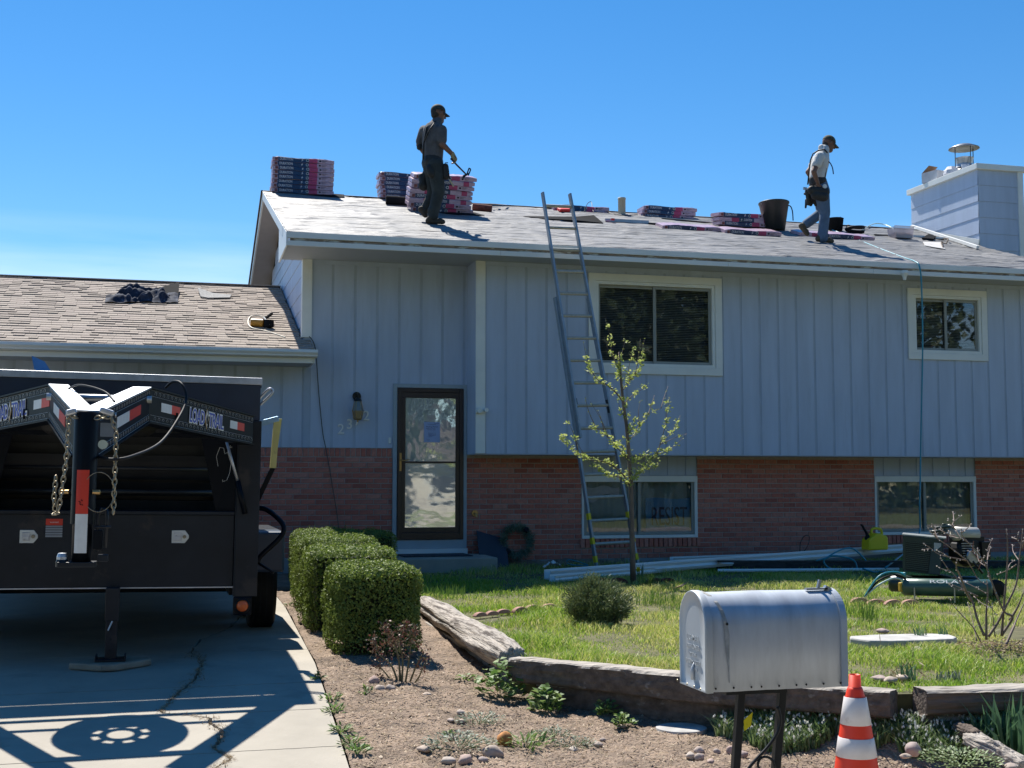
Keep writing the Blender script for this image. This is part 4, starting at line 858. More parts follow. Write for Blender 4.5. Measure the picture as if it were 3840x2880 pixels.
# jack
jx, jy = at(418, 2300, Y=TY-.16).x, TY-.16
gz0 = zd(jy)
jk = T_('drop_leg_jack', MB().box((jx-.046,jy-.03,.66),(jx+.046,jy+.03,.88)).box((jx-.038,jy-.025,gz0+.055),(jx+.038,jy+.025,.6599)).box((jx-.10,jy-.08,gz0+.05),(jx+.10,jy+.08,gz0+.066)).box((jx-.10,jy-.08,gz0+.0661),(jx-.088,jy+.08,gz0+.09)).box((jx+.088,jy-.08,gz0+.0661),(jx+.10,jy+.08,gz0+.09)), M['trailerdust'], bevel=.003)
hm = MB()
for k in range(5): hm.lathe([(0,-.001),(.009,-.001),(.009,0)], (jx-.004,jy-.0255,gz0+.12+.075*k), 10, 'y')
obj('pin_holes', hm, M['dark'], jk); obj('jack_pin', MB().tube([(jx-.02,jy-.03,.60),(jx-.02,jy-.05,.60),(jx+.005,jy-.05,.66)], .006, 6), M['raw'], jk)
pd = MB(); pd.prism([(jx-.27,jy-.03,gz0+.003),(jx-.05,jy-.19,gz0+.003),(jx+.05,jy-.19,gz0+.003),(jx+.27,jy+.03,gz0+.003),(jx+.25,jy+.13,gz0+.003),(jx-.12,jy+.16,gz0+.003)], (0,0,.045)); solo('jack_pad', pd, mat('pad_stone', (.30,.25,.185), .9, var=.2, vs=8, bump=.4, bs=30), 'worn stone pad under the trailer jack on the driveway', 'pad', bevel=.012)
# latches, decal, plug on plate
for lx_ in (-.5, .505):
    c = TX+lx_*1.0; zc = at(415, 2012, Y=TY).z
    la = T_('paddle_latch', MB().prism([(c-.055,TY-.006,zc-.045),(c+.035,TY-.006,zc-.045),(c+.062,TY-.006,zc-.01),(c+.062,TY-.006,zc+.01),(c+.035,TY-.006,zc+.045),(c-.055,TY-.006,zc+.045)], (0,.0055,0)), mat('latch_zinc', (.6,.62,.6), .35, metal=.3), bevel=.003)
    obj('paddle', MB().box((c-.04,TY-.012,zc-.028),(c+.012,TY-.0062,zc+.028)).box((c-.034,TY-.016,zc-.022),(c+.006,TY-.0121,zc+.004)), M['raw'], la, bevel=.002); obj('lock', MB().lathe([(0,-.012),(.012,-.012),(.013,0)], (c+.032,TY-.0062,zc), 12, 'y'), M['chain'], la)
c = TX-.335+.0; T_('warning_decal', MB().box((c-.055,TY-.002,1.325-.03),(c+.055,TY-.0005,1.342)), M['red']); 
dl = MB()
for k in range(5): dl.box((c-.055,TY-.002,1.285-k*.017),(c+.055,TY-.0005,1.298-k*.017))
T_('decal_lines', dl, mat('decal_grey', (.28,.3,.32), .5)); tm = text_mesh('WARNING', .012, M['tapewhite'], .0003); tm.transform(Matrix.Translation((c,TY-.003,1.318)) @ Matrix.Rotation(R(90),4,'X')); obj('lettering', tm, None, tr)
T_('socket', MB().lathe([(0,-.03),(.022,-.03),(.026,-.01),(.03,0)], (TX-.90+.16,TY-.001,1.30), 14, 'y'), M['trailer'])
# wheels, fenders
for s in (-1, 1):
    for k in range(2):
        wy = TY+2.1+k*.9; wx = TX+s*1.23; zc = zd(wy)+.375
        w = T_('wheel', MB().lathe([(.2,-.11),(.34,-.112),(.37,-.09),(.378,-.05),(.378,.05),(.37,.09),(.34,.112),(.2,.11)], (wx,wy,zc), 40, 'x'), M['rubber'], smooth=True)
        obj('rim', MB().lathe([(.2,-.1),(.19,.0),(.2,.1)], (wx,wy,zc), 24, 'x').lathe([(0,s*.03),(.19,s*.05)], (wx,wy,zc), 24, 'x'), M['trailerdust'], w, smooth=True)
        tg = MB()
        for q in range(4): tg.lathe([(.379,-.075+q*.05-.006),(.3795,-.075+q*.05),(.379,-.075+q*.05+.006)], (wx,wy,zc), 36, 'x')
        obj('tread_grooves', tg, M['dark'], w)
    T_('fender', MB().prism([(TX+s*1.11,TY+1.55,.86),(TX+s*1.11,TY+1.70,1.20),(TX+s*1.11,TY+3.3,1.20),(TX+s*1.11,TY+3.45,.86),(TX+s*1.11,TY+3.43,.86),(TX+s*1.11,TY+3.28,1.185),(TX+s*1.11,TY+1.72,1.185),(TX+s*1.11,TY+1.57,.86)], (s*.26,0,0)), M['trailer'])
    T_('fender_skirt', MB().box((TX+s*1.06,TY+1.0,.90),(TX+s*1.33,TY+1.5,1.22)), mat('fender_navy', (.012,.03,.06), .35) if s > 0 else M['trailer'], bevel=.02)
    T_('crank_handle', MB().tube(smooth_pts([(TX+s*1.03,TY+.25,1.42),(TX+s*1.12,TY+.2,1.41),(TX+s*1.23,TY+.12,1.31),(TX+s*1.22,TY+.1,1.22),(TX+s*1.08,TY+.1,1.08),(TX+s*1.06,TY+.1,1.03)], 4), .019, 8).tube([(TX+s*1.06,TY+.1,1.03),(TX+s*1.17,TY+.05,.96)], .010, 8), M['trailer'], smooth=True)
T_('side_shade_box', MB().box((TX-HW-.48,TY+.1,.85),(TX-HW-.01,TY+6.2,2.2)), M['trailer'], bevel=.01)  # unseen box, added to keep the sun off the driveway at the left
T_('axle', MB().tube([(TX-1.1,TY+2.1,.70),(TX+1.1,TY+2.1,.70)], .04, 10).tube([(TX-1.1,TY+3.0,.70),(TX+1.1,TY+3.0,.70)], .04, 10), M['trailerdust'])
# tarp arm on the right side, and the tarp roller hook
a0, a1, a2, a3 = Vector((TX+HW-.02,TY+.35,2.04)), Vector((TX+HW+.15,TY+.35,2.09)), Vector((TX+HW+.12,TY+.38,1.72)), Vector((TX+HW+.00,TY+.42,1.44))
ta = T_('tarp_arm', MB().beam(a0,a1,.04,.05,(0,1,0)), mat('arm_blue', (.25,.42,.6), .3, metal=.4), bevel=.004)
obj('yellow_post', MB().beam(a1+Vector((-.012,0,.0)),a2,.045,.04,(0,1,0)).beam(a1+Vector((.02,.02,.0)),a2+Vector((.022,.02,.1)),.012,.012,(0,1,0)), mat('post_yellow', (.6,.55,.2), .5, spots=((.12,.12,.1), 9, .62, .7)), ta); obj('black_arm', MB().beam(a2,a3,.035,.03,(0,1,0)), M['trailer'], ta)
T_('tarp_hook', MB().tube(smooth_pts([(TX+HW-.02,TY+.2,2.21),(TX+HW+.06,TY+.2,2.30),(TX+HW+.09,TY+.2,2.28),(TX+HW+.05,TY+.2,2.23),(TX+HW+.0,TY+.2,2.18)], 4), .010, 6), M['raw'], smooth=True)
T_('grey_downpipe', MB().box((TX+HW+.0,TY+.75,1.0),(TX+HW+.03,TY+.85,2.02)), M['galv'])
p = at(170, 1392, Y=TY+.6); solo('blue_tarp_scrap', MB().add([(p.x-.06,p.y,2.34),(p.x+.07,p.y,2.37),(p.x-.01,p.y+.02,2.49),(p.x-.10,p.y+.02,2.53),(p.x+.16,p.y,2.33)], [(0,1,2,3),(0,4,1)]), mat('tarp_blue', (.12,.3,.6), .4, spots=((.5,.4,.3), 8, .6, .8)), 'crumpled blue tarp scrap poking above the trailer box', 'tarp scrap')
tr.rotation_euler = (0, R(.72), 0)

# ================================================================== SHINGLE BUNDLES ON THE ROOF
pk = mat('wrap_pink', (.50,.36,.43), .3, var=.2, vs=20, bump=.5, bs=30, bd=.008, spots=((.62,.5,.55), 12, .6, .5)); nv = mat('print_navy', (.015,.045,.11), .35, var=.15); te = mat('print_teal', (.012,.06,.09), .35, var=.2); mg = mat('print_magenta', (.42,.05,.13), .35, var=.15)
wt = mat('print_white', (.62,.6,.62), .4); bn_ = mat('print_brown', (.20,.06,.05), .5)
BL, BW, BH = 1.0, .335, .073
def bundle_mesh(seed, flip=False):
    rg_ = random.Random(seed); N_ = 22
    mb = MB()
    segs = [(0,.035,1),(.035,.10,0),(.10,.53,2),(.53,.60,3),(.60,.72,4),(.72,1.0,0)] if not flip else [(0,.25,0),(.25,.37,4),(.37,.44,3),(.44,.62,2),(.62,.80,0),(.80,.93,4),(.93,1,0)]
    def mi(t):
        for a, b, m in segs:
            if a <= t < b: return {0:0,1:0,2:1,3:2,4:3}[m]
        return 0
    sec = []
    for i in range(N_+1):
        t = i/N_; x = -BL/2+BL*t; e = .010*(1-min(1, min(t,1-t)*14)); r = lambda: rg_.uniform(-.0025,.0025)
        sag = .006*math.sin(t*9+seed)
        sec.append([(x,-BW/2+e+r(),0+e+sag),(x,-BW/2+r(),.012+sag),(x,-BW/2+r(),BH-.012+sag),(x,-BW/2+.012+e,BH-e+r()+sag),(x,BW/2-.012,BH-e+r()+sag),(x,BW/2+r(),BH/2+sag),(x,BW/2-e,e+sag)])
    vs = [v for s in sec for v in s]; mb.v = vs; k = 7
    for i in range(N_):
        for j in range(k):
            a, b = i*k+j, i*k+(j+1) % k; f = (a, b, b+k, a+k)[::-1]; mb.f.append(f); mb.m.append(mi((i+.5)/N_) if j in (0, 1, 2) else 0)
    mb.f += [tuple(range(k)), tuple(range(N_*k, N_*k+k))[::-1]]; mb.m += [0, 0]
    return mb.mesh('wrapped_shingles', [pk, nv, te, mg])
def lettering(seed, flip=False):
    parts = []; RX = Matrix.Rotation(R(90), 4, 'X'); z = BH/2; y = -BW/2-.0035
    t = text_mesh('DURATION', .058, wt, .0004, .001, 'LEFT'); parts.append((t, Matrix.Translation((-BL/2+(.115 if not flip else .45), y, z)) @ RX @ Matrix.Diagonal((.72 if not flip else .5,1,1,1)), 0))
    bolt = MB(); bx_ = -BL/2+(.475 if not flip else .40)
    bolt.prism([(bx_+.02,y,z+.030),(bx_-.012,y,z-.002),(bx_+.004,y,z-.002),(bx_-.012,y,z-.030),(bx_+.024,y,z+.006),(bx_+.008,y,z+.006)], (0,.001,0)); parts.append((bolt.mesh('b', []), Matrix.Identity(4), 0))
    if not flip:
        b = MB().box((-BL/2+.04,y,z-.022),(-BL/2+.085,y+.002,z+.022)); parts.append((b.mesh('b', []), Matrix.Identity(4), 1))
        b = MB().lathe([(.017,-.0005),(.024,-.0005)], (-BL/2+.565,y,z), 12, 'y'); parts.append((b.mesh('b', []), Matrix.Identity(4), 0))
        for q in range(3): parts.append((MB().box((-BL/2+.80,y,z+.010-q*.012),(-BL/2+.80+.09-.02*q,y+.001,z+.013-q*.012)).mesh('b', []), Matrix.Identity(4), 2))
        parts.append((MB().box((-BL/2+.755,y,z-.012),(-BL/2+.785,y+.001,z+.014)).mesh('b', []), Matrix.Identity(4), 2))
    return join_mesh(parts, 'lettering', [wt, bn_, M['dark']])
BM = [(bundle_mesh(i, i % 4 == 3), lettering(i, i % 4 == 3)) for i in range(8)]
bi = [0]
def bundle(pos, label, rz=0, tilt=0, v=None, grp='shingle bundles stacked along the roof'):
    k = (bi[0] if v is None else v) % 8; bi[0] += 1
    r = thing('shingle_bundle', label, 'shingle bundle', pos, grp); r.rotation_euler = (tilt, 0, rz)
    link('wrapping', BM[k][0], r, False); link('lettering', BM[k][1], r, False); return r
TILT = math.atan(PIT)
ordn = ['lowest','second lowest','third lowest','fourth from the bottom','fifth from the bottom','sixth from the bottom','seventh from the bottom','topmost']
def stack(px, py, n, where, level=True, rz=0, seeds=None, jx=.02, dy=.0, Y=None, dx0=0):
    p = rp(px, py) if Y is None else at(px, py, Y=Y); 
    tl = 0 if level else TILT
    up = Vector((0,0,1)) if level else rn
    for i in range(n):
        q = p + up*(.004+BH*i) + Vector((random.uniform(-jx,jx)+(dx0 if i == 0 else 0), random.uniform(-.012,.012)+BW/2+dy, BW/2*PIT if not level else 0))
        nm = ordn[i] if i < n-1 else 'topmost'
        bundle(q, f'{nm} wrapped shingle bundle {where}' if n > 1 else f'wrapped shingle bundle {where}', rz+random.uniform(-.01,.01), tl, seeds[i] if seeds else None)
stack(1137, 726, 8, 'in tall stack at the left roof end', seeds=[0,1,2,4,5,6,0,1], Y=YR-.25)
stack(1534, 748, 6, 'in ridge stack half hidden by the roofer', seeds=[1,2,4,5,6,0], Y=YR-.22)
stack(1655, 800, 8, 'in stack behind the hammer roofer', level=False, seeds=[0,2,3,1,3,2,3,1], jx=.035)
# fix: this stack stands on wedges; keep as built on the slope
stack(2181, 803, 2, 'of the low pair behind the ladder top', seeds=[4,5], Y=YR-.3)
stack(2508, 821, 3, 'of the low heap right of the white vent pipe', seeds=[2,6,0], Y=YR-.42, jx=.06)
stack(2595, 866, 1, 'lying alone flat below the vent pipe heap', level=False, seeds=[5])
stack(2828, 884, 1, 'under the stack left of the black bucket', level=False, seeds=[0])
for i in range(3): bundle(rp(2802, 860)+Vector((random.uniform(-.03,.03),.17,.06+BH*(i+.15))), f"{['bottom','middle','top'][i]} wrapped shingle bundle of the three left of the black bucket", random.uniform(-.02,.02), TILT*.4, [1,3,2][i])
bundle(rp(3100, 893)+Vector((0,.17,.06)), 'wrapped shingle bundle lying behind the roofer in white, left one', 0, TILT, 7)
bundle(rp(3170, 899)+Vector((.05,.15,.06)), 'wrapped shingle bundle beside the coiled black hose, right one', .05, TILT, 4)

# loose sheets and tools on the roof
def sheet(name, pts, m, label, cat, th=.006, **k):
    mb = MB(); P = [rp(*q, lift=.02) for q in pts]; mb.prism(P, rn*th); return solo(name, mb, m, label, cat, **k)
sheet('felt_strip', [(1012,713),(1290,735),(1291,744),(1240,742),(1040,722)], M['black'], 'dark felt strip under the tall bundle stack', 'felt strip')
sheet('felt_strip', [(1640,802),(1770,800),(1817,813),(1720,811)], M['black'], 'dark felt strip under the bundle stack beside the roofer', 'felt strip')
p0, p1 = rp(1446, 768, .075), rp(1532, 774, .075); solo('felt_roll', MB().tube([p0, p0+(p1-p0)*1.6], .075, 20), M['black'], 'black roll of roofing felt lying left of the roofer', 'felt roll')
m_rb = mat('rust_mat', (.16,.055,.04), .9, var=.4, vs=20, bump=.8, bs=30)
p0, p1 = rp(1772, 790, .06), rp(1843, 797, .06); solo('rolled_mat', MB().tube([p0, p1], [.065,.06], 14), m_rb, 'rust red rolled mat right of the bundle stack', 'mat')
p0, p1 = rp(1843, 790, .08), rp(1905, 782, .05); solo('thin_pole', MB().tube([p0, p1], .013, 6), M['blackmetal'], 'dark thin pole beside the rust red mat', 'pole')
mb = MB(); q0 = [rp(*q, lift=.015) for q in ((1961,815),(2160,822),(2225,826),(2262,842),(2160,836),(2040,826))]; q1 = [v+rn*h for v, h in zip(q0, (.005,.03,.07,.01,.03,.012))]
n = 6; mb.add(q0+q1, [tuple(range(n))[::-1], tuple(range(n, 2*n))]+[(i,(i+1)%n,n+(i+1)%n,n+i) for i in range(n)]); solo('felt_flap', mb, M['black'], 'curled black felt flap on the roof behind the ladder', 'felt')
p = rp(2113, 795, .03); solo('red_strap', MB().prism([rp(2088,794,.02),rp(2100,799,.02),rp(2137,799,.02),rp(2130,791,.02),rp(2105,786,.02)], rn*.05), mat('bright_red', (.8,.02,.02), .5), 'bright red strap bundle on the roof behind the ladder', 'strap', bevel=.01)
solo('level_tool', MB().beam(rp(2268,832,.03), rp(2431,840,.03), .03, .05), M['galv'], 'grey bar level lying on the roof right of the ladder', 'level')
solo('red_tag', MB().beam(rp(2290,836,.06), rp(2303,837,.06), .032, .03), mat('tag_red', (.7,.05,.04), .5), 'small red tag on the grey bar on the roof', 'tag')
solo('pry_bar', MB().beam(rp(2431,842,.02), rp(2470,845,.02), .05, .02).beam(rp(2470,845,.02), rp(2500,843,.03), .02, .02), M['blackmetal'], 'black pry bar at the end of the grey level', 'pry bar')
cabp = smooth_pts([rp(2190,800,.03),rp(2200,790,.12),rp(2215,788,.14),rp(2225,800,.03),rp(2260,798,.02),rp(2330,812,.02),rp(2390,809,.02)], 4)
solo('black_cord', MB().tube(cabp, .006, 5), M['rubber'], 'thin black cord looping on the roof by the vent pipe', 'cord')
solo('metal_flashing', MB().beam(rp(2479,822,.02), rp(2687,841,.02), .09, .006), M['white'], 'long white metal flashing strip on the roof behind the flat bundle', 'flashing')
p = rp(2906, 866, 0); bk_ = thing('rubble_bucket', 'large black rubble bucket standing behind the wrapped bundles', 'bucket', p)
bk_.rotation_euler = (R(-3), 0, 0)
obj('body', MB().lathe([(0,.01),(.17,.01),(.25,.46),(.262,.47),(.262,.49),(.24,.49),(.235,.47),(.16,.02)], (0,0,0), 24), mat('bucket_black', (.022,.025,.022), .45), bk_, smooth=True, world=False)
obj('handle', MB().tube([Vector((.25*math.cos(a), -.02, .47-.10*math.sin(a))) for a in np.linspace(0, math.pi, 10)], .007, 6), M['galv'], bk_, world=False)
obj('strap', MB().tube(smooth_pts([(.24,0,.46),(.31,0,.45),(.345,0,.36),(.35,0,.2)], 4), .010, 6), M['rubber'], bk_, world=False)
obj('contents', MB().lathe([(0,.50),(.1,.51),(.2,.47),(.22,.46)], (.02,0,0), 10), mat('offcuts', (.35,.22,.2), .9), bk_, world=False)
p = rp(3132, 868, 0); b2 = thing('tool_bucket', 'small black bucket holding tools right behind the roofer in white', 'bucket', p)
obj('body', MB().lathe([(0,.01),(.125,.01),(.15,.22),(.155,.225),(.145,.23),(.12,.02)], (0,0,0), 20), M['black'], b2, smooth=True, world=False); obj('tool', MB().tube([(.09,0,.1),(.11,0,.27)], .008, 6), M['galv'], b2, world=False)
pts = []
for a in np.linspace(0, 8.5, 50): pts.append(rp(3205, 878, .05) + Vector((.16*math.cos(a), .10*math.sin(a), .012*a)))
solo('coiled_hose', MB().tube(pts, .030, 8), M['rubber'], 'thick black hose coiled on the wrapped bundle', 'hose', smooth=True)
solo('pry_bar', MB().beam(rp(3278,885,.02), rp(3336,888,.02), .04, .02), M['blackmetal'], 'black flat tool left of the clear tote', 'pry bar')
p = rp(3380, 896, 0); tt = thing('clear_tote', 'clear plastic tote half full of brown nails near the chimney', 'tote', p)
obj('body', MB().prism([(-.17,-.1,.0),(.16,-.1,.0),(.18,-.12,.2),(-.19,-.12,.2)], (0,.004,0)).prism([(-.17,.12,.0),(.16,.12,.0),(.18,.14,.2),(-.19,.14,.2)], (0,.004,0)).prism([(-.17,-.1,.0),(-.17,.12,.0),(-.19,.14,.2),(-.19,-.12,.2)], (.004,0,0)).prism([(.16,-.1,.0),(.16,.12,.0),(.18,.14,.2),(.18,-.12,.2)], (-.004,0,0)).box((-.21,-.14,.195),(.2,-.12,.205)), mat('tote_plastic', (.6,.55,.58), .25, alpha=.45), tt, world=False)
ct = MB(); ct.grid(lambda u, v: (-.16+.31*u, -.09+.2*v, .09+.02*mnoise.noise(Vector((u*6,v*5,0)))), 10, 8); ct.box((-.16,-.094,.003),(.15,.11,.08)); obj('contents', ct, mat('nail_brown', (.22,.12,.09), .9, var=.5, vs=60), tt, world=False)
solo('white_board', MB().beam(rp(3418,858,.05), rp(3665,938,.05), .05, .05), M['fascia'], 'long white trim board lying along the chimney foot', 'board')
solo('white_board', MB().beam(rp(3340,884,.02), rp(3540,902,.03), .10, .03), M['fascia'], 'shorter white trim board beside the clear tote', 'board')
sheet('paper_scrap', [(3460,912),(3530,913),(3534,930),(3545,939),(3500,932),(3468,926)], mat('scrap_white', (.6,.58,.55), .6), 'torn white paper scrap below the chimney', 'scrap')
solo('dark_glove', MB().prism([rp(3455,902,.02),rp(3500,906,.02),rp(3510,898,.03),rp(3480,890,.04)], rn*.03), M['black'], 'crumpled dark glove near the chimney foot', 'glove', bevel=.01)
solo('wire_scrap', MB().tube(smooth_pts([rp(3530,900,.02),rp(3552,912,.08),rp(3545,920,.02),rp(3528,917,.05),rp(3536,935,.02)], 3), .012, 5), M['timber'], 'twisted grey wire scrap below the chimney', 'scrap')
# cardboard box on the chimney cap
bxp = Vector((13.68, 20.35, CZ+.062)); cb = thing('cardboard_box', 'open white carton on the far corner of the chimney cap', 'box', bxp, rz=R(15)); cm = mat('carton_white', (.6,.6,.62), .7); ci = mat('carton_inside', (.28,.17,.10), .8)
obj('body', MB().box((-.13,-.18,0),(.13,-.175,.2)).box((-.13,-.1749,0),(-.125,.2,.2)).box((.125,-.1749,0),(.13,.2,.2)).box((-.1249,.195,0),(.1249,.2,.2)), cm, cb, world=False); obj('flap', MB().prism([(-.125,.197,.2),(.125,.197,.2),(.16,.05,.33),(-.09,.05,.33)], (0,0,.003)), ci, cb, world=False); obj('flap', MB().prism([(.13,-.17,.2),(.13,.19,.2),(.25,.19,.26),(.25,-.17,.26)], (0,0,.003)), cm, cb, world=False)
cb.scale = (.95,.95,.95)
solo('crumpled_bag', MB().lathe([(0,.18),(.07,.17),(.13,.1),(.15,.03),(.14,0)], bxp+Vector((.02,-.50,0)), 9).prism([bxp+Vector((.1,-.75,.02)),bxp+Vector((.2,-.75,.02)),bxp+Vector((.26,-.7,.2)),bxp+Vector((.1,-.7,.18))], (0,.02,0)), mat('bag_print', (.6,.6,.64), .5, spots=((.06,.1,.2), 12, .62, .9)), 'crumpled white printed bag beside the carton on the chimney', 'bag')
# hose over the roof and down the wall
hp = [rp(3120,869,.03), rp(3200,895,.012), rp(3300,935,.01), rp(3388,968,.01), at(3430,980,Y=YE+.1)+Vector((0,0,.0)), at(3448,1000,Y=YE-.06), at(3456,1080,Y=YE-.06), at(3460,1300,Y=YE-.05), at(3454,1600,Y=YE-.1), at(3449,1880,Y=YE-.2), at(3440,2020,Y=YE-.3), at(3320,2130,Z=ZL+.05)]
solo('air_hose', MB().tube(smooth_pts(hp, 6), .012, 6), M['teal'], 'teal air hose hanging from the roof past the right window', 'hose', smooth=True)
solo('air_hose', MB().tube(smooth_pts([rp(3232,868,.03),rp(3280,848,.05),rp(3330,853,.03),rp(3360,872,.02)], 5), .010, 6), M['palehose'], 'pale air hose arching behind the clear tote', 'hose')
solo('gutter_outlet', MB().lathe([(0,.05),(.05,.04),(.06,0),(.03,-.05),(.02,-.10),(0,-.10)], at(3392,1025,Y=YE-.03), 10), M['white'], 'small white outlet cup stuck to the right part of the eave', 'outlet')
# garage roof things
tg = MB()
def tfn(u, v):
    a = gpnt(392, 1140); b = gpnt(668, 1140); c = gpnt(470, 1080)
    edge = .15*mnoise.noise(Vector((u*3, v*3, 4)))
    p = a + (b-a)*(u) + gs*((v)*(.50+.2*math.sin(u*3)) + edge*.5) + gn*(.012+.24*abs(mnoise.noise(Vector((u*4.5,v*3,1))))+.08*abs(mnoise.noise(Vector((u*11,v*6,2))))*min(1,u*6,v*6,(1-u)*6,(1-v)*6)) * (.25+.75*min(1,u*5,v*5,(1-u)*5,(1-v)*5))
    return p
tg.grid(tfn, 60, 30); solo('crumpled_tarp', tg, mat('tarp_grey', (.03,.04,.065), .8, var=.4, vs=9, spec=.15, spots=((.10,.12,.17), 9, .58, .8)), 'crumpled dark blue grey tarp lying on the garage roof', 'tarp', smooth=True)  # lighter patches painted in as highlights on the crumples
solo('felt_scrap', MB().prism([gpnt(560,1100,.03),gpnt(672,1090,.12),gpnt(668,1118,.03),gpnt(610,1120,.03)], gn*.02), M['black'], 'black felt scrap behind the crumpled tarp', 'felt scrap')
solo('felt_scrap', MB().prism([gpnt(741,1095,.06),gpnt(800,1108,.03),gpnt(868,1112,.02),gpnt(862,1122,.02),gpnt(780,1123,.02),gpnt(752,1118,.02)], gn*.01), mat('felt_grey', (.2,.2,.2), .8, var=.5, vs=30, spots=((.03,.03,.03), 8, .62, .9)), 'grey torn felt scrap near the middle of the garage roof', 'felt scrap')
ng = thing('nail_gun', 'yellow coil nail gun lying on the garage roof with its hose', 'nail gun', gpnt(975,1225,0)); gp_ = gpnt(975,1225,.0)
obj('body', MB().tube([gpnt(940,1225,.06), gpnt(985,1228,.06)], [.055,.06], 12).lathe([(0,0),(.05,0),(.05,.08),(0,.08)], gpnt(998,1228,.02), 12), mat('gun_orange', (.5,.24,.03), .4), ng); obj('magazine', MB().lathe([(0,0),(.07,0),(.07,.10),(0,.10)], gpnt(1008,1232,.02), 12).tube([gpnt(985,1222,.08), gpnt(1018,1212,.14)], .022, 8), M['black'], ng)
obj('trigger_guard', MB().tube([gpnt(988,1222,.12), gpnt(1000,1230,.10), gpnt(1010,1235,.06)], .012, 6), M['tapewhite'], ng)
obj('hose', MB().tube(smooth_pts([gpnt(1000,1205,.05),gpnt(975,1190,.02),gpnt(940,1192,.02),gpnt(930,1215,.02),gpnt(945,1235,.02),gpnt(1000,1245,.01),gpnt(1070,1268,.01)], 5), .009, 6), mat('hose_cream', (.55,.5,.38), .5), ng)
wire = [gpnt(1135,1256,.03), at(1160,1262,Y=YW-.03), at(1178,1290,Y=YW-.03), at(1186,1340,Y=YW-.03), at(1196,1480,Y=YW-.02), at(1210,1620,Y=YW-.02), at(1222,1682,Y=YW-.03), at(1248,1830,Y=YW-.02), at(1268,1960,Y=YW-.02), at(1275,2080,Y=YW-.06)]
solo('cable', MB().tube(smooth_pts(wire, 5), .006, 6), mat('cable_dark', (.05,.07,.07), .5), 'dark cable hanging from the garage roof down the entry wall', 'cable')

# ================================================================== LADDER
lad = thing('extension_ladder', 'aluminium extension ladder leaning on the eave left of the large window', 'ladder', at(2320,2120,Y=15.75))
def lp(px, py, t):      # t: 0 at foot, 1 at top -> depth
    return at(px, py, Y=15.72 + (16.18-15.72)*t)
def rail(a, b, da, name, w=.03, dpt=.07):
    return obj(name, MB().beam(a, b, w, dpt, (1,0,0)), M['ladder'], lad)
Lb, Lt = lp(2248,2126,0), lp(2031,724,1.03); Rb, Rt = lp(2395,2117,0)+Vector((0,.05,0)), lp(2133,729,1.03)
nrmL = (Lt-Lb).cross(Rb-Lb).normalized()
if nrmL.y > 0: nrmL = -nrmL
def along(a, b, t): return a+(b-a)*t
tj = .335  # where the upper section starts
ax = (Rt-Rb).normalized()
# lower (base) section, slightly wider and behind
for a, b in ((Lb, Lt), (Rb, Rt)):
    sgn = -1 if a is Lb else 1; o = Vector((sgn*.022,0,0)) - nrmL*.045
    p, q = a+o, along(a, b, .715)+o
    r_ = obj('lower_rail', MB().beam(p, q, .028, .075, nrmL), M['ladder'], lad, bevel=.003)
    u = (q-p).normalized()
    for t in (.06, .30, .62, 1.1): 
        if t < 1.0: obj('yellow_clip', MB().beam(p+u*t, p+u*(t+.085), .034, .082, nrmL), M['yellow'], r_)
    obj('foot', MB().obox(p-u*.02, (.05,.10,.03)), M['rubber'], r_)
    p, q = along(a, b, .335)-nrmL*-.0, b
    obj('upper_rail', MB().beam(p+nrmL*.03, q+nrmL*.03, .026, .07, nrmL), M['ladder'], lad, bevel=.003)
LEN = (Lt-Lb).length; k = 0
for d in np.arange(.30, LEN-.1, .305):
    t = d/LEN; up_ = t > .335
    off = nrmL*.03 if up_ else -nrmL*.045
    a, b = along(Lb, Lt, t)+off, along(Rb, Rt, t)+off
    obj('rung', MB().tube([a, b], .022, 8), M['rung'], lad)
obj('rung_lock', MB().beam(along(Lb,Lt,.415)+nrmL*.03+Vector((.02,0,0)), along(Lb,Lt,.44)+nrmL*.03+Vector((.02,0,0)), .018, .03, nrmL).beam(along(Rb,Rt,.40)+nrmL*.03-Vector((.02,0,0)), along(Rb,Rt,.435)+nrmL*.03-Vector((.02,0,0)), .018, .03, nrmL), M['blackmetal'], lad)

# ================================================================== MAILBOX, CONE
MY0, MWd = 4.60, .245
a_ = at(2655, 2598, Y=MY0); b_ = at(3180, 2598, Y=MY0); MX0, MX1, MZ0 = a_.x, b_.x, a_.z
MZ1 = at(2900, 2213, Y=MY0+MWd*.5).z; rr = MWd/2
mbx_ = thing('mailbox', 'large galvanised steel mailbox with rounded top on a black iron post', 'mailbox', ((MX0+MX1)/2, MY0+rr, -.13))
def mprof(r, zb_, zc, n=20, e=0): 
    cy = MY0+rr; pts = [(cy-r, zb_)] + [(cy-r*math.cos(a), zc+ (MZ1-zc-e)*math.sin(a)) for a in np.linspace(0, math.pi, n)] + [(cy+r, zb_)]; return pts
ZC = MZ1-rr*1.02
def shell(x0, x1, r, e, nm, m, nx_=1, close=True, dent=0):
    pr_ = mprof(r, MZ0, ZC, 28, e); mb = MB(); n = len(pr_); 
    for i in range(nx_+1):
        x = x0+(x1-x0)*i/nx_
        for y, z in pr_:
            dd = dent*(.0035*mnoise.noise(Vector((x*7, y*5, z*8))) + .0015*mnoise.noise(Vector((x*19, y*9, z*15))))
            mb.v.append((x, y+dd, z+dd*.6))
    for i in range(nx_):
        for j in range(n-1): mb.f.append((i*n+j, (i+1)*n+j, (i+1)*n+j+1, i*n+j+1)); mb.m.append(0)
        mb.f.append((i*n+n-1, (i+1)*n+n-1, (i+1)*n, i*n)); mb.m.append(0)
    if close: mb.f += [tuple(range(n))[::1], tuple(range(nx_*n, nx_*n+n))[::-1]]; mb.m += [0, 0]
    return obj(nm, mb, m, mbx_, smooth=False)
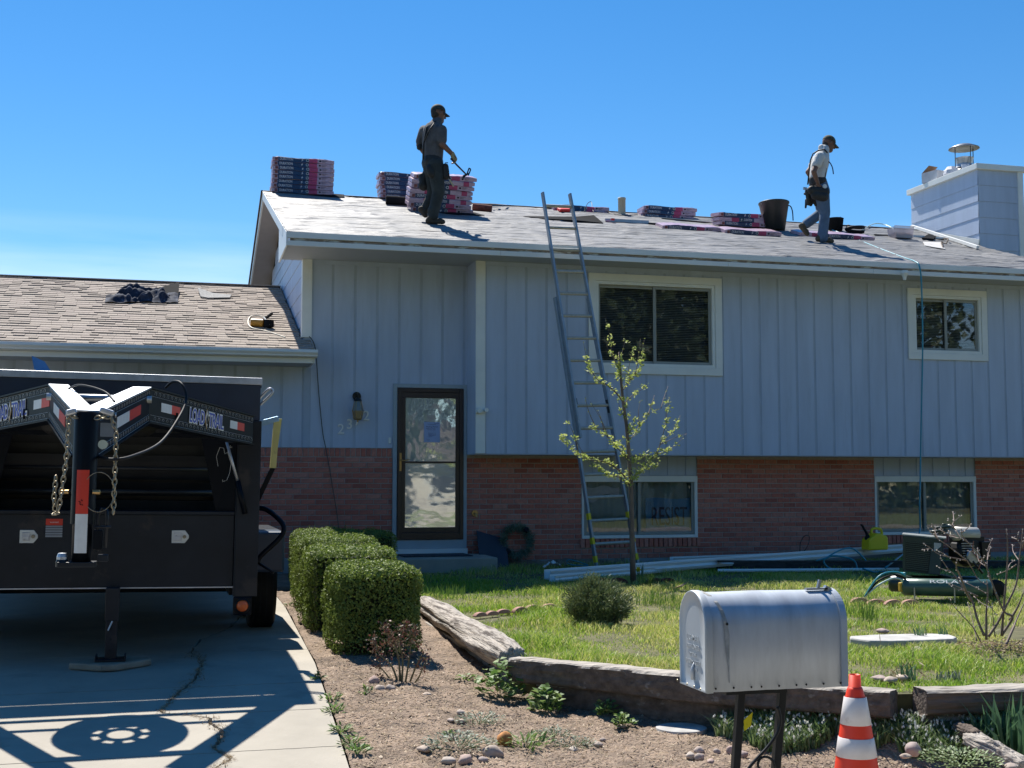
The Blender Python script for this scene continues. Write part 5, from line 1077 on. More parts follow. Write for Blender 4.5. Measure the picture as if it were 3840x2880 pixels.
body = shell(MX0+.012, MX1-.02, rr, 0, 'body', M['mail'], 40, True, 1)
for p in body.data.polygons: p.use_smooth = len(p.vertices) == 4 and abs(p.normal.x) < .5
cap_ = shell(MX1-.028, MX1, rr+.005, -.005, 'back_cap', M['mail'])
# door: flared rim then dished panel
dpr = mprof(rr+.007, MZ0-.002, ZC, 28, -.007); n = len(dpr); mb = MB(); cy = MY0+rr; zc_ = (MZ0+MZ1)/2
def ins(y, z, k): return (cy+(y-cy)*k, zc_+(z-zc_)*(1-(1-k)*.62))
rings = [(MX0+.020,1.0),(MX0-.004,1.005),(MX0-.012,.985),(MX0-.012,.95),(MX0-.004,.91),(MX0-.006,.5)]
for x, k in rings: mb.v += [(x-(.0 if k > .95 else 0), *ins(y, z, k)) for y, z in dpr]
for i in range(len(rings)-1):
    for j in range(n): mb.f.append((i*n+j, i*n+(j+1)%n, (i+1)*n+(j+1)%n, (i+1)*n+j)); mb.m.append(0)
mb.f.append(tuple(range((len(rings)-1)*n, len(rings)*n))); mb.m.append(0)
door_ = obj('door', mb, mat('mailbox_door', (.46,.49,.51), .5, metal=.3, var=.05, vs=5, bump=.05, bs=20, spots=((.3,.31,.32), 7, .66, .4)), mbx_)
for p in door_.data.polygons: p.use_smooth = True
emb = door_.data.materials[0]
for body_, sz, dz in (('U.S. MAIL', .030, .165), ('APPROVED', .026, .13), ('BY THE', .022, .10), ('POSTMASTER', .024, .07), ('GENERAL', .02, .045)):
    tm = text_mesh(body_, sz, emb, .0006, .0003); tm.transform(Matrix.Translation((MX0-.0085, cy, MZ0+.03+dz)) @ Matrix.Rotation(R(-90), 4, 'Z') @ Matrix.Rotation(R(90), 4, 'X')); obj('embossed_lettering', tm, None, door_)
obj('pull_rib', MB().tube([(MX0-.008,cy,MZ0+.035),(MX0-.014,cy-.004,MZ0+.07),(MX0-.008,cy-.008,MZ0+.10)], [.010,.008,.002], 8), M['mail'], door_, smooth=True)
for yy_ in (MY0+.02, MY0+.08, MY0+.15, MY0+.25): obj('rivet', MB().lathe([(0,-.003),(.004,-.002),(.005,0)], (MX0-.0225,yy_,MZ0+.012), 8, 'x'), M['chain'], door_)
for xx in np.array([.03,.10,.17,.21,.28,.35,.39,.46,.53])*(MX1-MX0)/.56+MX0: obj('rivet', MB().lathe([(0,-.003),(.0035,-.002),(.0045,0)], (xx,MY0-.001,MZ0+.014), 8, 'y'), M['blackmetal'], body)
obj('side_rivet', MB().lathe([(0,-.004),(.005,-.003),(.006,0)], (at(2726,2340,Y=MY0).x,MY0-.001,at(2726,2340,Y=MY0).z), 10, 'y'), M['blackmetal'], body)
# worn seam where a flag strip was torn off
sp_ = [(2675,2225),(2690,2238),(2702,2262),(2712,2290),(2720,2330),(2726,2380),(2728,2440),(2732,2500),(2734,2560)]
mb = MB(); 
for i, (px, py) in enumerate(sp_):
    p = at(px, py, Y=MY0-.002); z = p.z
    y = MY0-.0018 if z < ZC else MY0+rr-(rr+.0018)*math.cos(math.asin(min(1,(z-ZC)/(MZ1-ZC)))); x = p.x
    w_ = (.006,.008,.007,.007,.008,.010,.008,.003,.002)[i]; mb.v += [(x-w_, y-.0012, z), (x+w_, y-.0012, z)]
for i in range(len(sp_)-1): mb.f.append((2*i, 2*i+1, 2*i+3, 2*i+2)); mb.m.append(0)
obj('worn_strip', mb, mat('glue_residue', (.36,.35,.32), .75, var=.25, vs=30), body)
fg = obj('flag_bracket', MB().beam((MX1-.13,cy-.03,MZ1+.004),(MX1-.035,cy-.03,MZ1+.004),.02,.008).beam((MX1-.045,cy-.03,MZ1+.01),(MX1-.02,cy-.03,MZ1-.004),.02,.018).beam((MX1-.075,cy-.03,MZ1+.006),(MX1-.065,cy-.03,MZ1+.04),.012,.01), M['galv'], mbx_)
# post: two legs, flat-bar scrolls, floor plate
def leg(t0, t1, b0, b1, yy):
    p = at((t0+t1)/2, 2602, Y=yy); q = at((b0+b1)/2, 2880, Y=yy); d = (q-p)/(q.z-p.z)
    q2 = p + d*(-.13-p.z); w = abs(at(t1, 2602, Y=yy).x-at(t0, 2602, Y=yy).x)
    return obj('post_leg', MB().beam(Vector((p.x,p.y,MZ0-.002)), q2, w, .03, (0,1,0)), M['blackmetal'], mbx_, bevel=.003)
leg(2766,2793,2744,2775,MY0+.12); leg(2922,2949,2900,2924,MY0+.16)
sc_ = [(2916,2650),(2926,2700),(2914,2750),(2880,2800),(2838,2845),(2806,2885),(2790,2930)]
obj('scroll', MB().tube(smooth_pts([at(x, y, Y=MY0+.14) for x, y in sc_], 4), .007, 6), M['blackmetal'], mbx_, smooth=True)
sc_ = [(2905,2880),(2895,2850),(2872,2838),(2850,2846),(2842,2870),(2852,2890)]
obj('scroll', MB().tube(smooth_pts([at(x, y, Y=MY0+.14) for x, y in sc_], 4), .006, 6), M['blackmetal'], mbx_, smooth=True)
obj('top_plate', MB().box((at(2740,2600,Y=MY0).x,MY0+.04,MZ0-.02),(at(2970,2600,Y=MY0).x,MY0+.25,MZ0-.003)), M['blackmetal'], mbx_)
t_ = [at(2823,2670,Y=MY0+.10), at(2790,2700,Y=MY0+.10), at(2791,2742,Y=MY0+.10), at(2816,2722,Y=MY0+.10)]
obj('yellow_tag', MB().prism(t_, (0,.002,0)), mat('tag_yellow', (.75,.6,.0), .5, spots=((.5,.35,0), 40, .6, .6)), mbx_)
# cone
cy_ = 5.6; ct_ = at(3205, 2529, Y=cy_); cb_z = -.13; Hc = ct_.z-cb_z; pxm = 4750/ (ct_-EYE).dot(FW) * FPX/FPX
def crad(z): return float(np.interp(z, [0, 1], [1, 1]))
half = lambda px: px/2*(ct_-EYE).dot(FW)/FPX
cone = thing('traffic_cone', 'orange traffic cone with two white reflective collars right of the mailbox', 'cone', (ct_.x, cy_, cb_z))
def cz(py): return at(3205, py, Y=cy_).z-cb_z
prof = [(half(42)*1.0, Hc), (half(46), cz(2575)), (half(52), cz(2576)), (half(76), cz(2606)), (half(120), cz(2742)), (half(160), cz(2880)), (half(190), .06)]
r_at = lambda z: float(np.interp(z, [p[1] for p in prof[::-1]], [p[0] for p in prof[::-1]]))
obj('body', MB().lathe([(half(30), Hc-.03), (half(40), Hc)] + prof[0:3] + [(r_at(z), z) for z in np.linspace(cz(2585), .05, 10)] + [(half(205), .035)], (0,0,0), 36), M['coneorange'], cone, smooth=True, world=False)
obj('base', MB().box((-.17,-.17,0),(.17,.17,.035)), M['coneorange'], cone, world=False, bevel=.012)
for ya, yb in ((2612,2714),(2762,2834)):
    za, zb2 = cz(ya), cz(yb); obj('collar', MB().lathe([(r_at(za)+.0015, za+.0), (r_at(za)+.003, za-.001), (r_at(zb2)+.003, zb2+.001), (r_at(zb2)+.0015, zb2)], (0,0,0), 36), M['conewhite'], cone, smooth=True, world=False)
# ================================================================== PEOPLE
def capsule(mb, p, q, r0, r1, side=None, k=1.0, n=14):
    """tapered capsule; side/k widen the cross-section along `side`"""
    p, q = Vector(p), Vector(q); d = q-p; L_ = max(d.length, 1e-4); d = d/L_
    u = (side - d*side.dot(d)).normalized() if side is not None else d.orthogonal().normalized(); w = d.cross(u)
    rings = [(-r0*math.cos(a), r0*math.sin(a)) for a in (.25,.7,1.15)] + [(0,r0),(L_*.5,(r0+r1)/2),(L_,r1)] + [(L_+r1*math.cos(a), r1*math.sin(a)) for a in (1.15,.7,.25)]
    vs = [p+d*h + (u*math.cos(2*math.pi*i/n)*k + w*math.sin(2*math.pi*i/n))*r for h, r in rings for i in range(n)]
    m = len(rings); fs = [(j*n+i, j*n+(i+1)%n, (j+1)*n+(i+1)%n, (j+1)*n+i) for j in range(m-1) for i in range(n)] + [tuple(range(n))[::-1], tuple(range((m-1)*n, m*n))]
    mb.add(vs, fs)
def remesh(mb, name, mats, parent, vox=.010, sm=3, label=None):
    me = mb.mesh(name, mats); o = bpy.data.objects.new('tmp', me); COL.objects.link(o)
    r_ = o.modifiers.new('r', 'REMESH'); r_.mode = 'VOXEL'; r_.voxel_size = vox; s = o.modifiers.new('s', 'SMOOTH'); s.factor = .5; s.iterations = sm
    bpy.context.view_layer.update(); me2 = bpy.data.meshes.new_from_object(o.evaluated_get(bpy.context.evaluated_depsgraph_get())); bpy.data.objects.remove(o)
    me2.name = name; me2.polygons.foreach_set('use_smooth', [True]*len(me2.polygons)); 
    me2.materials.clear(); me2.materials.append(mats)
    return obj(name, me2, None, parent, label=label)
m_skin = mat('skin', (.17,.085,.055), .55, var=.06)
def hand(mb, wr, tip, thumb_dir, curl, r=.011):
    """palm plus four fingers and a thumb; curl bends the fingers toward `curl`"""
    d = (tip-wr).normalized(); s = thumb_dir - d*thumb_dir.dot(d); s.normalize(); c = curl
    pc = wr + d*.05
    for k in (-1.5,-.5,.5,1.5): capsule(mb, wr+s*k*.010, wr+d*.085+s*k*.018, .014, .013)
    for k, l in ((-1.5,.062),(-.5,.075),(.5,.082),(1.5,.072)):
        a = wr+d*.085+s*k*.019; b = a + (d*.6+c*.6).normalized()*l*.5; e = b + (d*-.1+c*1.0).normalized()*l*.5
        capsule(mb, a, b, .0095, .009, n=8); capsule(mb, b, e, .009, .0075, n=8)
    a = wr+d*.03+s*.03; b = a+(s*.6+d*.7+c*.2).normalized()*.04; capsule(mb, a, b, .012, .010, n=8); capsule(mb, b, b+(d*.7+c*.7).normalized()*.032, .010, .008, n=8)
def head(mb, c, fwd, up, s=1.0):
    """skull, jaw, nose, brow, lips, ears; c = centre of the skull"""
    rt_ = fwd.cross(up).normalized()
    def e(o, r, k): # ellipsoid-ish capsule
        capsule(mb, c+(fwd*o[0]+rt_*o[1]+up*o[2])*s, c+(fwd*k[0]+rt_*k[1]+up*k[2])*s, r[0]*s, r[1]*s)
    e((-.03,0,.02), (.083,.078), (.03,0,.02)); e((.0,0,.04), (.08,.075), (.01,0,.055))
    e((.035,0,-.03), (.062,.048), (.055,0,-.085)); e((-.01,0,-.05), (.06,.05), (.03,0,-.08))
    e((.06,0,-.10), (.026,.024), (.066,0,-.098))                 # chin
    e((.098,0,.012), (.009,.016), (.118,0,-.028))                # nose
    e((.085,-.03,.03), (.012,.012), (.085,.03,.03))              # brow
    e((.09,-.014,-.056), (.009,.009), (.09,.014,-.056)); e((.088,-.012,-.070), (.009,.009), (.088,.012,-.070))
    for q in (-1, 1): e((-.002,q*.078,.018), (.012,.01), (-.012,q*.082,-.02)); e((.05,q*.042,-.022), (.026,.022), (.05,q*.035,-.04))
def cap_hat(c, fwd, up, s, mats, parent, brimlen=.10):
    rt_ = fwd.cross(up).normalized(); mb = MB(); n = 20; rows = 8; vs = []
    for j in range(rows+1):
        a = j/rows*math.pi/2
        for i in range(n):
            b = 2*math.pi*i/n; x = math.cos(b)*math.cos(a)*.108; y = math.sin(b)*math.cos(a)*.092; z = .018+math.sin(a)*.098
            vs.append(c+(fwd*(x-.004)+rt_*y+up*(z+.018))*s)
    mb.add(vs, [(j*n+i, j*n+(i+1)%n, (j+1)*n+(i+1)%n, (j+1)*n+i) for j in range(rows) for i in range(n)])
    o = obj('cap', mb, mats, parent, smooth=True)
    m2 = MB(); vs = []; m_ = 10
    for j in range(3):
        for i in range(m_+1):
            b = -1.15+2.3*i/m_; rr_ = .098+brimlen*j/2*math.cos(b*.85)**.6
            vs.append(c+(fwd*(math.cos(b)*rr_)+rt_*(math.sin(b)*.088*(1-.05*j))+up*(.038-.014*j-.02*(math.sin(b)**2)))*s)
    nn = len(vs); vs += [v-up*.006 for v in vs]
    f = [(j*(m_+1)+i, j*(m_+1)+i+1, (j+1)*(m_+1)+i+1, (j+1)*(m_+1)+i) for j in range(2) for i in range(m_)]
    m2.add(vs, f+[tuple(x+nn for x in q[::-1]) for q in f]+[(2*(m_+1)+i, 2*(m_+1)+i+1, nn+2*(m_+1)+i+1, nn+2*(m_+1)+i) for i in range(m_)]); obj('cap_brim', m2, mats, o, smooth=True)
    return o
UPV = Vector((0,0,1))
def boot(mb, heel, toe, ankle):
    d = (toe-heel).normalized(); s = d.cross(UPV).normalized()
    capsule(mb, heel+d*.035+UPV*.045, toe-d*.05+UPV*.035, .045, .038, s, 1.0); capsule(mb, heel+d*.04+UPV*.05, ankle, .05, .052); capsule(mb, toe-d*.09+UPV*.05, toe-d*.045+UPV*.035, .042, .036, s, 1.1)
    capsule(mb, ankle-(heel+d*.04-ankle)*.0, ankle+(ankle-heel).normalized()*.06, .055, .057)
# ---------- roofer 1
F1 = lambda x, y, dy=0., yb=[0]: at(1400+x/3.318, 360+y/3.318, Y=PY1+dy)
foot = rp(1400+760/3.318, 360+1597/3.318); PY1 = foot.y
w1 = thing('person', 'roofer in dark cap and grey work shirt walking along the roof holding a hammer', 'person', foot)
fwd1 = Vector((.93,.36,0)).normalized(); rt1 = fwd1.cross(UPV)     # faces right and slightly away; rt1 = his right (towards camera)
hd1 = F1(806,222)
body_ = MB(); head(body_, hd1, Vector((.95,.26,-.16)).normalized(), Vector((.12,0,1)).normalized(), 1.03)
neck = F1(790,320); ch1 = F1(745,440); wa1 = F1(738,760); hip1 = F1(748,850)
capsule(body_, hd1-UPV*.06-fwd1*.02, neck, .058, .064); capsule(body_, neck, ch1, .07, .12, rt1, 1.2); capsule(body_, ch1, wa1, .12, .12, rt1, 1.2); capsule(body_, wa1, hip1, .12, .13, rt1, 1.15)
sR, eR, wR, hR = F1(852,425,-.17), F1(858,600,-.20), F1(985,728,-.16), F1(1030,825,-.15)
sL, eL, wL = F1(632,430,.17), F1(570,610,.22), F1(640,720,.28)
for a, b, r0, r1 in ((sR,eR,.056,.045),(eR,wR,.047,.032),(sL,eL,.056,.045),(eL,wL,.045,.032)): capsule(body_, a, b, r0, r1)
hand(body_, wR, hR, Vector((.3,-.9,.1)), (hR-wR).cross(Vector((0,1,0))).normalized()*-.6+Vector((-.3,0,-.2)))
hand(body_, wL, wL+Vector((.08,0,-.07)), Vector((0,.5,.8)), Vector((.1,0,-1)))
kR, aR = F1(812,1190,-.10), F1(745,1500,-.08); kL, aL = F1(745,1210,.10), F1(645,1440,.14)
hpR, hpL = F1(770,880,-.09), F1(720,880,.09)
for a, b, r0, r1 in ((hpR,kR,.095,.065),(kR,aR,.06,.045),(hpL,kL,.095,.065),(kL,aL,.06,.045)): capsule(body_, a, b, r0, r1)
bodyo = remesh(body_, 'body', m_skin, w1, .0075, 2)
m_cap = mat('cap_dark', (.03,.035,.028), .8, var=.4, vs=30); cap_hat(hd1, Vector((.95,.28,-.10)).normalized(), Vector((.10,0,1)).normalized(), 1.06, m_cap, w1, .085)
hr = MB(); capsule(hr, hd1-fwd1*.045-UPV*.02, hd1-fwd1*.04+UPV*.03, .068, .078); remesh(hr, 'hair', mat('hair_dark', (.02,.017,.015), .7), w1, .009, 2)
m_sh1 = mat('work_shirt_grey', (.085,.085,.09), .9, var=.25, vs=9, bump=.6, bs=14, bd=.02)
sh = MB(); capsule(sh, neck-UPV*.01, ch1, .082, .145, rt1, 1.28); capsule(sh, F1(640,440,.12), F1(840,440,-.13), .085, .085); capsule(sh, ch1, F1(745,600), .145, .15, rt1, 1.28); capsule(sh, F1(745,600), F1(742,790), .15, .135, rt1, 1.22)
capsule(sh, sR, along(sR,eR,.72), .078, .07); capsule(sh, sL, along(sL,eL,.75), .078, .07)
remesh(sh, 'work_shirt', m_sh1, w1, .010, 2)
m_tr1 = mat('trousers_dark', (.030,.036,.034), .9, var=.3, vs=8, bump=.6, bs=12, bd=.02)
ts = MB(); capsule(ts, F1(740,800), F1(750,900), .135, .15, rt1, 1.15); capsule(ts, hpR+UPV*.02, kR, .125, .095); capsule(ts, kR, aR+UPV*.05, .092, .078); capsule(ts, aR+UPV*.09, aR-UPV*.0, .085, .075); capsule(ts, hpL+UPV*.02, kL, .12, .088); capsule(ts, kL, aL+UPV*.03, .085, .07)
remesh(ts, 'trousers', m_tr1, w1, .010, 2)
bt = MB(); boot(bt, F1(655,1592,-.06)+UPV*.0, F1(905,1600,-.12)+UPV*.005, F1(725,1510,-.08)); boot(bt, F1(575,1425,.14), F1(670,1545,.10), F1(640,1415,.13)); remesh(bt, 'boots', mat('boot_brown', (.05,.038,.025), .8, var=.3), w1, .009, 2)
m_lea = mat('tool_leather', (.018,.018,.016), .65, var=.4, vs=18)
be = MB(); capsule(be, F1(735,815), F1(735,835), .148, .15, rt1, 1.22); capsule(be, F1(680,900,.12), F1(625,1110,.14), .06, .085, rt1, .7); capsule(be, F1(600,1000,.14), F1(630,1120,.14), .05, .07); capsule(be, F1(895,880,-.15), F1(905,1000,-.15), .05, .055); capsule(be, F1(700,900,-.16), F1(725,960,-.16), .06, .07, rt1, .7); capsule(be, F1(600,560,.2), F1(575,640,.2), .03, .045)
remesh(be, 'tool_belt', m_lea, w1, .010, 1)
sp1 = MB(); sp1.tube([F1(735,312,-.02),F1(660,400,-.10),F1(625,600,-.10),F1(620,790,-.12)], .014, 6).tube([F1(775,310,-.10),F1(700,420,-.18),F1(635,560,-.14)], .012, 6); obj('suspenders', sp1, m_lea, w1, smooth=True)
obj('belt_tools', MB().tube([F1(890,832,-.2),F1(930,830,-.2)], .006, 6).tube([F1(900,855,-.2),F1(925,860,-.2)], .016, 8).tube([F1(905,930,-.19),F1(940,945,-.2)], .02, 8).tube([F1(905,890,-.19),F1(985,1110,-.2)], .010, 8), m_lea, w1)
obj('hammer_grip', MB().tube([F1(950,1040,-.2),F1(1000,1125,-.2)], .014, 8), mat('wood_grip', (.45,.38,.25), .6), w1)
gl = MB(); hand(gl, wR+(hR-wR)*.05, hR, Vector((.3,-.9,.1)), (hR-wR).cross(Vector((0,1,0))).normalized()*-.6+Vector((-.3,0,-.2))); capsule(gl, wR-(hR-wR)*.12, wR+(hR-wR)*.6, .036, .040)
remesh(gl, 'work_glove', mat('glove_leather', (.28,.24,.13), .8, var=.3), w1, .006, 1)
# hammer held: a thing of its own
hm_ = thing('hammer', 'roofing hammer with slotted claw head held by the roofer in the dark cap', 'hammer', F1(1100,940,-.17))
obj('handle', MB().tube([F1(962,775,-.17),F1(1040,860,-.17),F1(1148,968,-.17)], [.014,.013,.011], 8), mat('hammer_handle', (.06,.03,.04), .6), hm_, smooth=True)
obj('head', MB().beam(F1(1120,1000,-.17),F1(1165,975,-.17),.035,.03).beam(F1(1112,995,-.17),F1(1135,1015,-.17),.04,.035).beam(F1(1160,985,-.17),F1(1190,900,-.17),.018,.010,(0,1,0)).beam(F1(1180,990,-.17),F1(1212,915,-.17),.018,.010,(0,1,0)).beam(F1(1186,897,-.17),F1(1213,912,-.17),.018,.010,(0,1,0)).beam(F1(1168,965,-.17),F1(1190,972,-.17),.02,.02,(0,1,0)), M['blackmetal'], hm_)
# ---------- roofer 2
F2 = lambda x, y, dy=0.: at(2900+x/3.317, 460+y/3.317, Y=PY2+dy)
foot2 = rp(2900+640/3.317, 460+1500/3.317); PY2 = foot2.y
w2 = thing('person', 'roofer in white shirt, blue jeans and tool belt walking towards the chimney', 'person', foot2)
fwd2 = Vector((1,-.03,0)).normalized(); rt2 = fwd2.cross(UPV)
hd2 = F2(688,262); hf2 = Vector((.93,-.02,-.36)).normalized(); hu2 = Vector((.33,0,.95)).normalized()
body_ = MB(); head(body_, hd2, hf2, hu2, 1.0)
neck = F2(640,345); ch2 = F2(585,480); wa2 = F2(555,680); hip2 = F2(575,830)
capsule(body_, hd2-hu2*.06-hf2*.03, neck, .055, .062); capsule(body_, neck, ch2, .065, .115, rt2, 1.2); capsule(body_, ch2, wa2, .115, .11, rt2, 1.2); capsule(body_, wa2, hip2, .11, .125, rt2, 1.15)
sR, eR, wR, hR = F2(572,425,-.19), F2(503,610,-.24), F2(552,745,-.20), F2(560,835,-.18)
sL, eL, wL = F2(565,430,.19), F2(432,615,.22), F2(500,745,.24)
for a, b, r0, r1 in ((sR,eR,.054,.044),(eR,wR,.044,.031),(sL,eL,.054,.044),(eL,wL,.042,.030)): capsule(body_, a, b, r0, r1)
hand(body_, wR, hR, Vector((.8,-.2,0)), Vector((-.2,.5,-.2))); hand(body_, wL, wL+Vector((.02,0,-.08)), Vector((.8,.2,0)), Vector((-.2,-.3,-.2)))
hpR, hpL = F2(600,860,-.09), F2(580,860,.09); kR, aR = F2(640,1130,-.08), F2(615,1420,-.07); kL, aL = F2(600,1120,.09), F2(395,1270,.12)
for a, b, r0, r1 in ((hpR,kR,.09,.062),(kR,aR,.057,.043),(hpL,kL,.09,.062),(kL,aL,.057,.043)): capsule(body_, a, b, r0, r1)
remesh(body_, 'body', m_skin, w2, .0075, 2)
cap_hat(hd2, hf2, hu2, 1.04, mat('cap_camo', (.06,.065,.04), .85, var=.6, vs=35), w2, .085)
hr = MB(); capsule(hr, hd2-hf2*.04-hu2*.015, hd2-hf2*.035+hu2*.02, .068, .076); remesh(hr, 'hair', mat('hair_short', (.05,.035,.03), .7), w2, .009, 2)
m_sh2 = mat('white_work_shirt', (.56,.56,.54), .9, var=.06, vs=9, bump=.7, bs=12, bd=.02)
sh = MB(); capsule(sh, F2(632,335), ch2, .08, .14, rt2, 1.25); capsule(sh, ch2, F2(570,560), .14, .135, rt2, 1.25); capsule(sh, F2(570,560), F2(545,690), .135, .13, rt2, 1.2)
capsule(sh, F2(575,425,.13), F2(578,425,-.15), .085, .085); capsule(sh, sR, along(sR,eR,.5), .082, .078); capsule(sh, sL, along(sL,eL,.55), .08, .074); capsule(sh, F2(600,310), F2(655,350), .055, .055)
remesh(sh, 'white_shirt', m_sh2, w2, .010, 2)
m_jean = mat('jeans', (.09,.14,.21), .9, var=.25, vs=6, bump=.6, bs=12, bd=.02, spots=((.25,.28,.30), 5, .66, .4))
ts = MB(); capsule(ts, F2(565,760), F2(590,860), .135, .145, rt2, 1.1); capsule(ts, hpR, kR, .125, .088); capsule(ts, kR, aR+UPV*.03, .085, .080); capsule(ts, aR+UPV*.06, aR-UPV*.02, .085, .082); capsule(ts, hpL, kL, .115, .085); capsule(ts, kL, aL+(kL-aL)*.08, .082, .078)
remesh(ts, 'jeans', m_jean, w2, .010, 2)
m_bt = mat('boot_tan', (.085,.065,.04), .8, var=.35)
bt = MB(); boot(bt, F2(530,1478,-.05), F2(762,1505,-.08), F2(600,1410,-.07))
h_, t_ = F2(300,1275,.12), F2(428,1428,.11); dd = (t_-h_).normalized(); nn = Vector((-dd.z,0,dd.x)); nn = nn if nn.x > 0 else -nn
capsule(bt, h_+dd*.05+nn*.045, t_-dd*.05+nn*.035, .047, .040); capsule(bt, h_+dd*.06+nn*.045, aL, .05, .055); capsule(bt, t_-dd*.09+nn*.05, t_-dd*.045+nn*.035, .042, .036)
remesh(bt, 'boots', m_bt, w2, .009, 2)
be = MB(); capsule(be, F2(545,715), F2(555,745), .135, .14, rt2, 1.15); capsule(be, F2(480,840,-.16), F2(640,860,-.16), .075, .085, rt2, .8); capsule(be, F2(520,900,-.17), F2(625,920,-.17), .075, .085, rt2, .8); capsule(be, F2(430,850,-.05), F2(440,1010,-.03), .05, .03); capsule(be, F2(470,900,.05), F2(465,1020,.05), .05, .03); capsule(be, F2(500,930,.0), F2(530,1020,0), .04, .03); capsule(be, F2(410,960,.02), F2(402,1055,.02), .022, .018); capsule(be, F2(390,885,0), F2(420,890,0), .02, .022)
remesh(be, 'tool_belt', m_lea, w2, .010, 1)
obj('suspenders', MB().tube([F2(672,375,-.13),F2(640,335,-.14),F2(560,345,-.15),F2(492,390,-.14),F2(462,470,-.1),F2(446,600,-.08),F2(428,770,-.06)], .013, 6).tube([F2(676,370,-.08),F2(662,480,-.14),F2(650,620,-.13),F2(636,730,-.13)], .012, 6), m_lea, w2, smooth=True)
obj('loose_strap', MB().tube(smooth_pts([F2(670,476,-.14),F2(705,500,-.14),F2(735,560,-.14),F2(748,640,-.14)], 4), .009, 6), mat('strap_blue', (.02,.04,.13), .7), w2, smooth=True)
obj('belt_tools', MB().tube([F2(375,818,-.15),F2(480,825,-.18)], .008, 6).box(F2(376,832,-.16), F2(410,806,-.14)), M['galv'], w2); obj('tape_measure', MB().lathe([(0,-.03),(.035,-.03),(.035,.0),(0,.0)], F2(632,795,-.2), 12, 'y'), M['tapewhite'], w2)

# ================================================================== LAWN, PLANTS
def pts_in(n, x0, x1, y0, y1, fn):
    P = np.stack([rng.uniform(x0, x1, n), rng.uniform(y0, y1, n)], 1); return P[np.array([fn(x, y) for x, y in P])] if len(P) else P
# grass blades; denser near the edging
allp = []
for (x0, x1, y0, y1, dens) in ((2.3,6.2,6.3,9,5200),(2.3,8.6,9,12,2900),(2.2,11.5,12,14.6,1900),(1.9,13.5,14.6,17.35,1000)):
    allp.append(pts_in(int((x1-x0)*(y1-y0)*dens), x0, x1, y0, y1, in_lawn))
GP = np.concatenate(allp)
def keep(x, y):
    if 4.9 < x < 5.75 and 8.15 < y < 8.75 and ((x-5.3)/.42)**2+((y-8.43)/.24)**2 < 1: return False
    if 2.9 < x < 4.3 and 16.35 < y: return False
    return True
cl = np.array([mnoise.noise(Vector((x*1.7, y*1.7, 3))) for x, y in GP]); cl2 = np.array([mnoise.noise(Vector((x*.6, y*.6, 8))) for x, y in GP])
kp = (rng.uniform(0, 1, len(GP)) < .72+.9*cl) & np.array([keep(x, y) for x, y in GP]); GP, cl, cl2 = GP[kp], cl[kp], cl2[kp]
H = np.clip(.040+.07*cl+.04*cl2, .015, .12)*rng.uniform(.6, 1.35, len(GP)); H[GP[:,1] > 14] *= 1.2
V, F = blades(np.c_[GP, np.full(len(GP), ZL-.022)], H, .0042+.004*rng.uniform(0, 1, len(GP))*(1+.06*(GP[:,1]-6)), 1.1)
gr = stuff(obj('lawn_grass', npmesh('lawn_grass', V, F, M['grassblade'])  , None)); gr['label'] = 'short spring lawn, green with dry straw patches'
# long grass tufts along edges
def tuft(cx, cy, cz_, n, h, spread, w=.005, lean=.5): 
    a = rng.uniform(0, 2*np.pi, n); r = spread*np.sqrt(rng.uniform(0, 1, n)); return np.stack([cx+r*np.cos(a), cy+r*np.sin(a), np.full(n, cz_)], 1), rng.uniform(.5, 1.1, n)*h, np.full(n, w)
TP, TH, TW = [], [], []
for px, py, n, h, s in ((1660,2225,160,.14,.25),(1700,2235,120,.10,.3),(2100,2215,90,.13,.3),(2470,2260,160,.20,.22),(2420,2200,70,.22,.1),(2560,2290,120,.16,.2),(2230,2330,60,.08,.4),(2500,2200,60,.2,.2),(3260,2330,60,.28,.08),(3230,2300,50,.25,.15),(2780,2210,120,.10,.6),(3060,2220,100,.09,.6),(1980,2230,110,.12,.4),(2180,2200,80,.14,.4)):
    p = at(px, py, Z=ZL); a, b, c = tuft(p.x, p.y, ZL-.02, n, h, s); TP.append(a); TH.append(b); TW.append(c)
TP, TH, TW = map(np.concatenate, (TP, TH, TW)); V, F = blades(TP, TH, TW, .45); tf = stuff(obj('tall_grass', npmesh('tall_grass', V, F, leafmat('tall_grass_blade', [(.10,.2,.03),(.16,.27,.05),(.07,.14,.03)], .35)), None)); tf['label'] = 'taller grass tufts round the tree and edging'
# litter on the bed: clods, stones, straw
def bed_ok(x, y): return x > drive_edge(y)+.03 and not in_lawn(x, y) and y > 5.75 and x < 6.2
LP = pts_in(52000, .95, 6.2, 5.75, 9.2, bed_ok); LP2 = pts_in(5000, 1.1, 2.6, 9.2, 14, bed_ok); BP = np.concatenate([LP, LP2])
BZ = np.array([bedz(x, y) for x, y in BP]); n = len(BP); k = rng.uniform(0, 1, n)
ic = k < .42; P = np.c_[BP, BZ][ic]; n1 = len(P); S = .0035+.011*rng.uniform(0, 1, n1)**4
base_t = np.array([(1,0,-.3),(-.5,.87,-.3),(-.5,-.87,-.3),(0,0,1)]); 
Q = base_t[None]*S[:, None, None]*rng.uniform(.6, 1.3, (n1, 4, 1)); a = rng.uniform(0, 6.28, n1); ca, sa = np.cos(a)[:, None], np.sin(a)[:, None]
Q = np.stack([Q[..., 0]*ca-Q[..., 1]*sa, Q[..., 0]*sa+Q[..., 1]*ca, Q[..., 2]*.7], -1)+P[:, None]
F = np.concatenate([np.arange(n1)[:, None]*4+t for t in ([0,1,3],[1,2,3],[2,0,3])]); cl_ = stuff(obj('clods_and_gravel', npmesh('clods_and_gravel', Q.reshape(-1, 3), F, M['clod']), None)); cl_['label'] = 'small clods, chips and gravel lying on the bare bed'
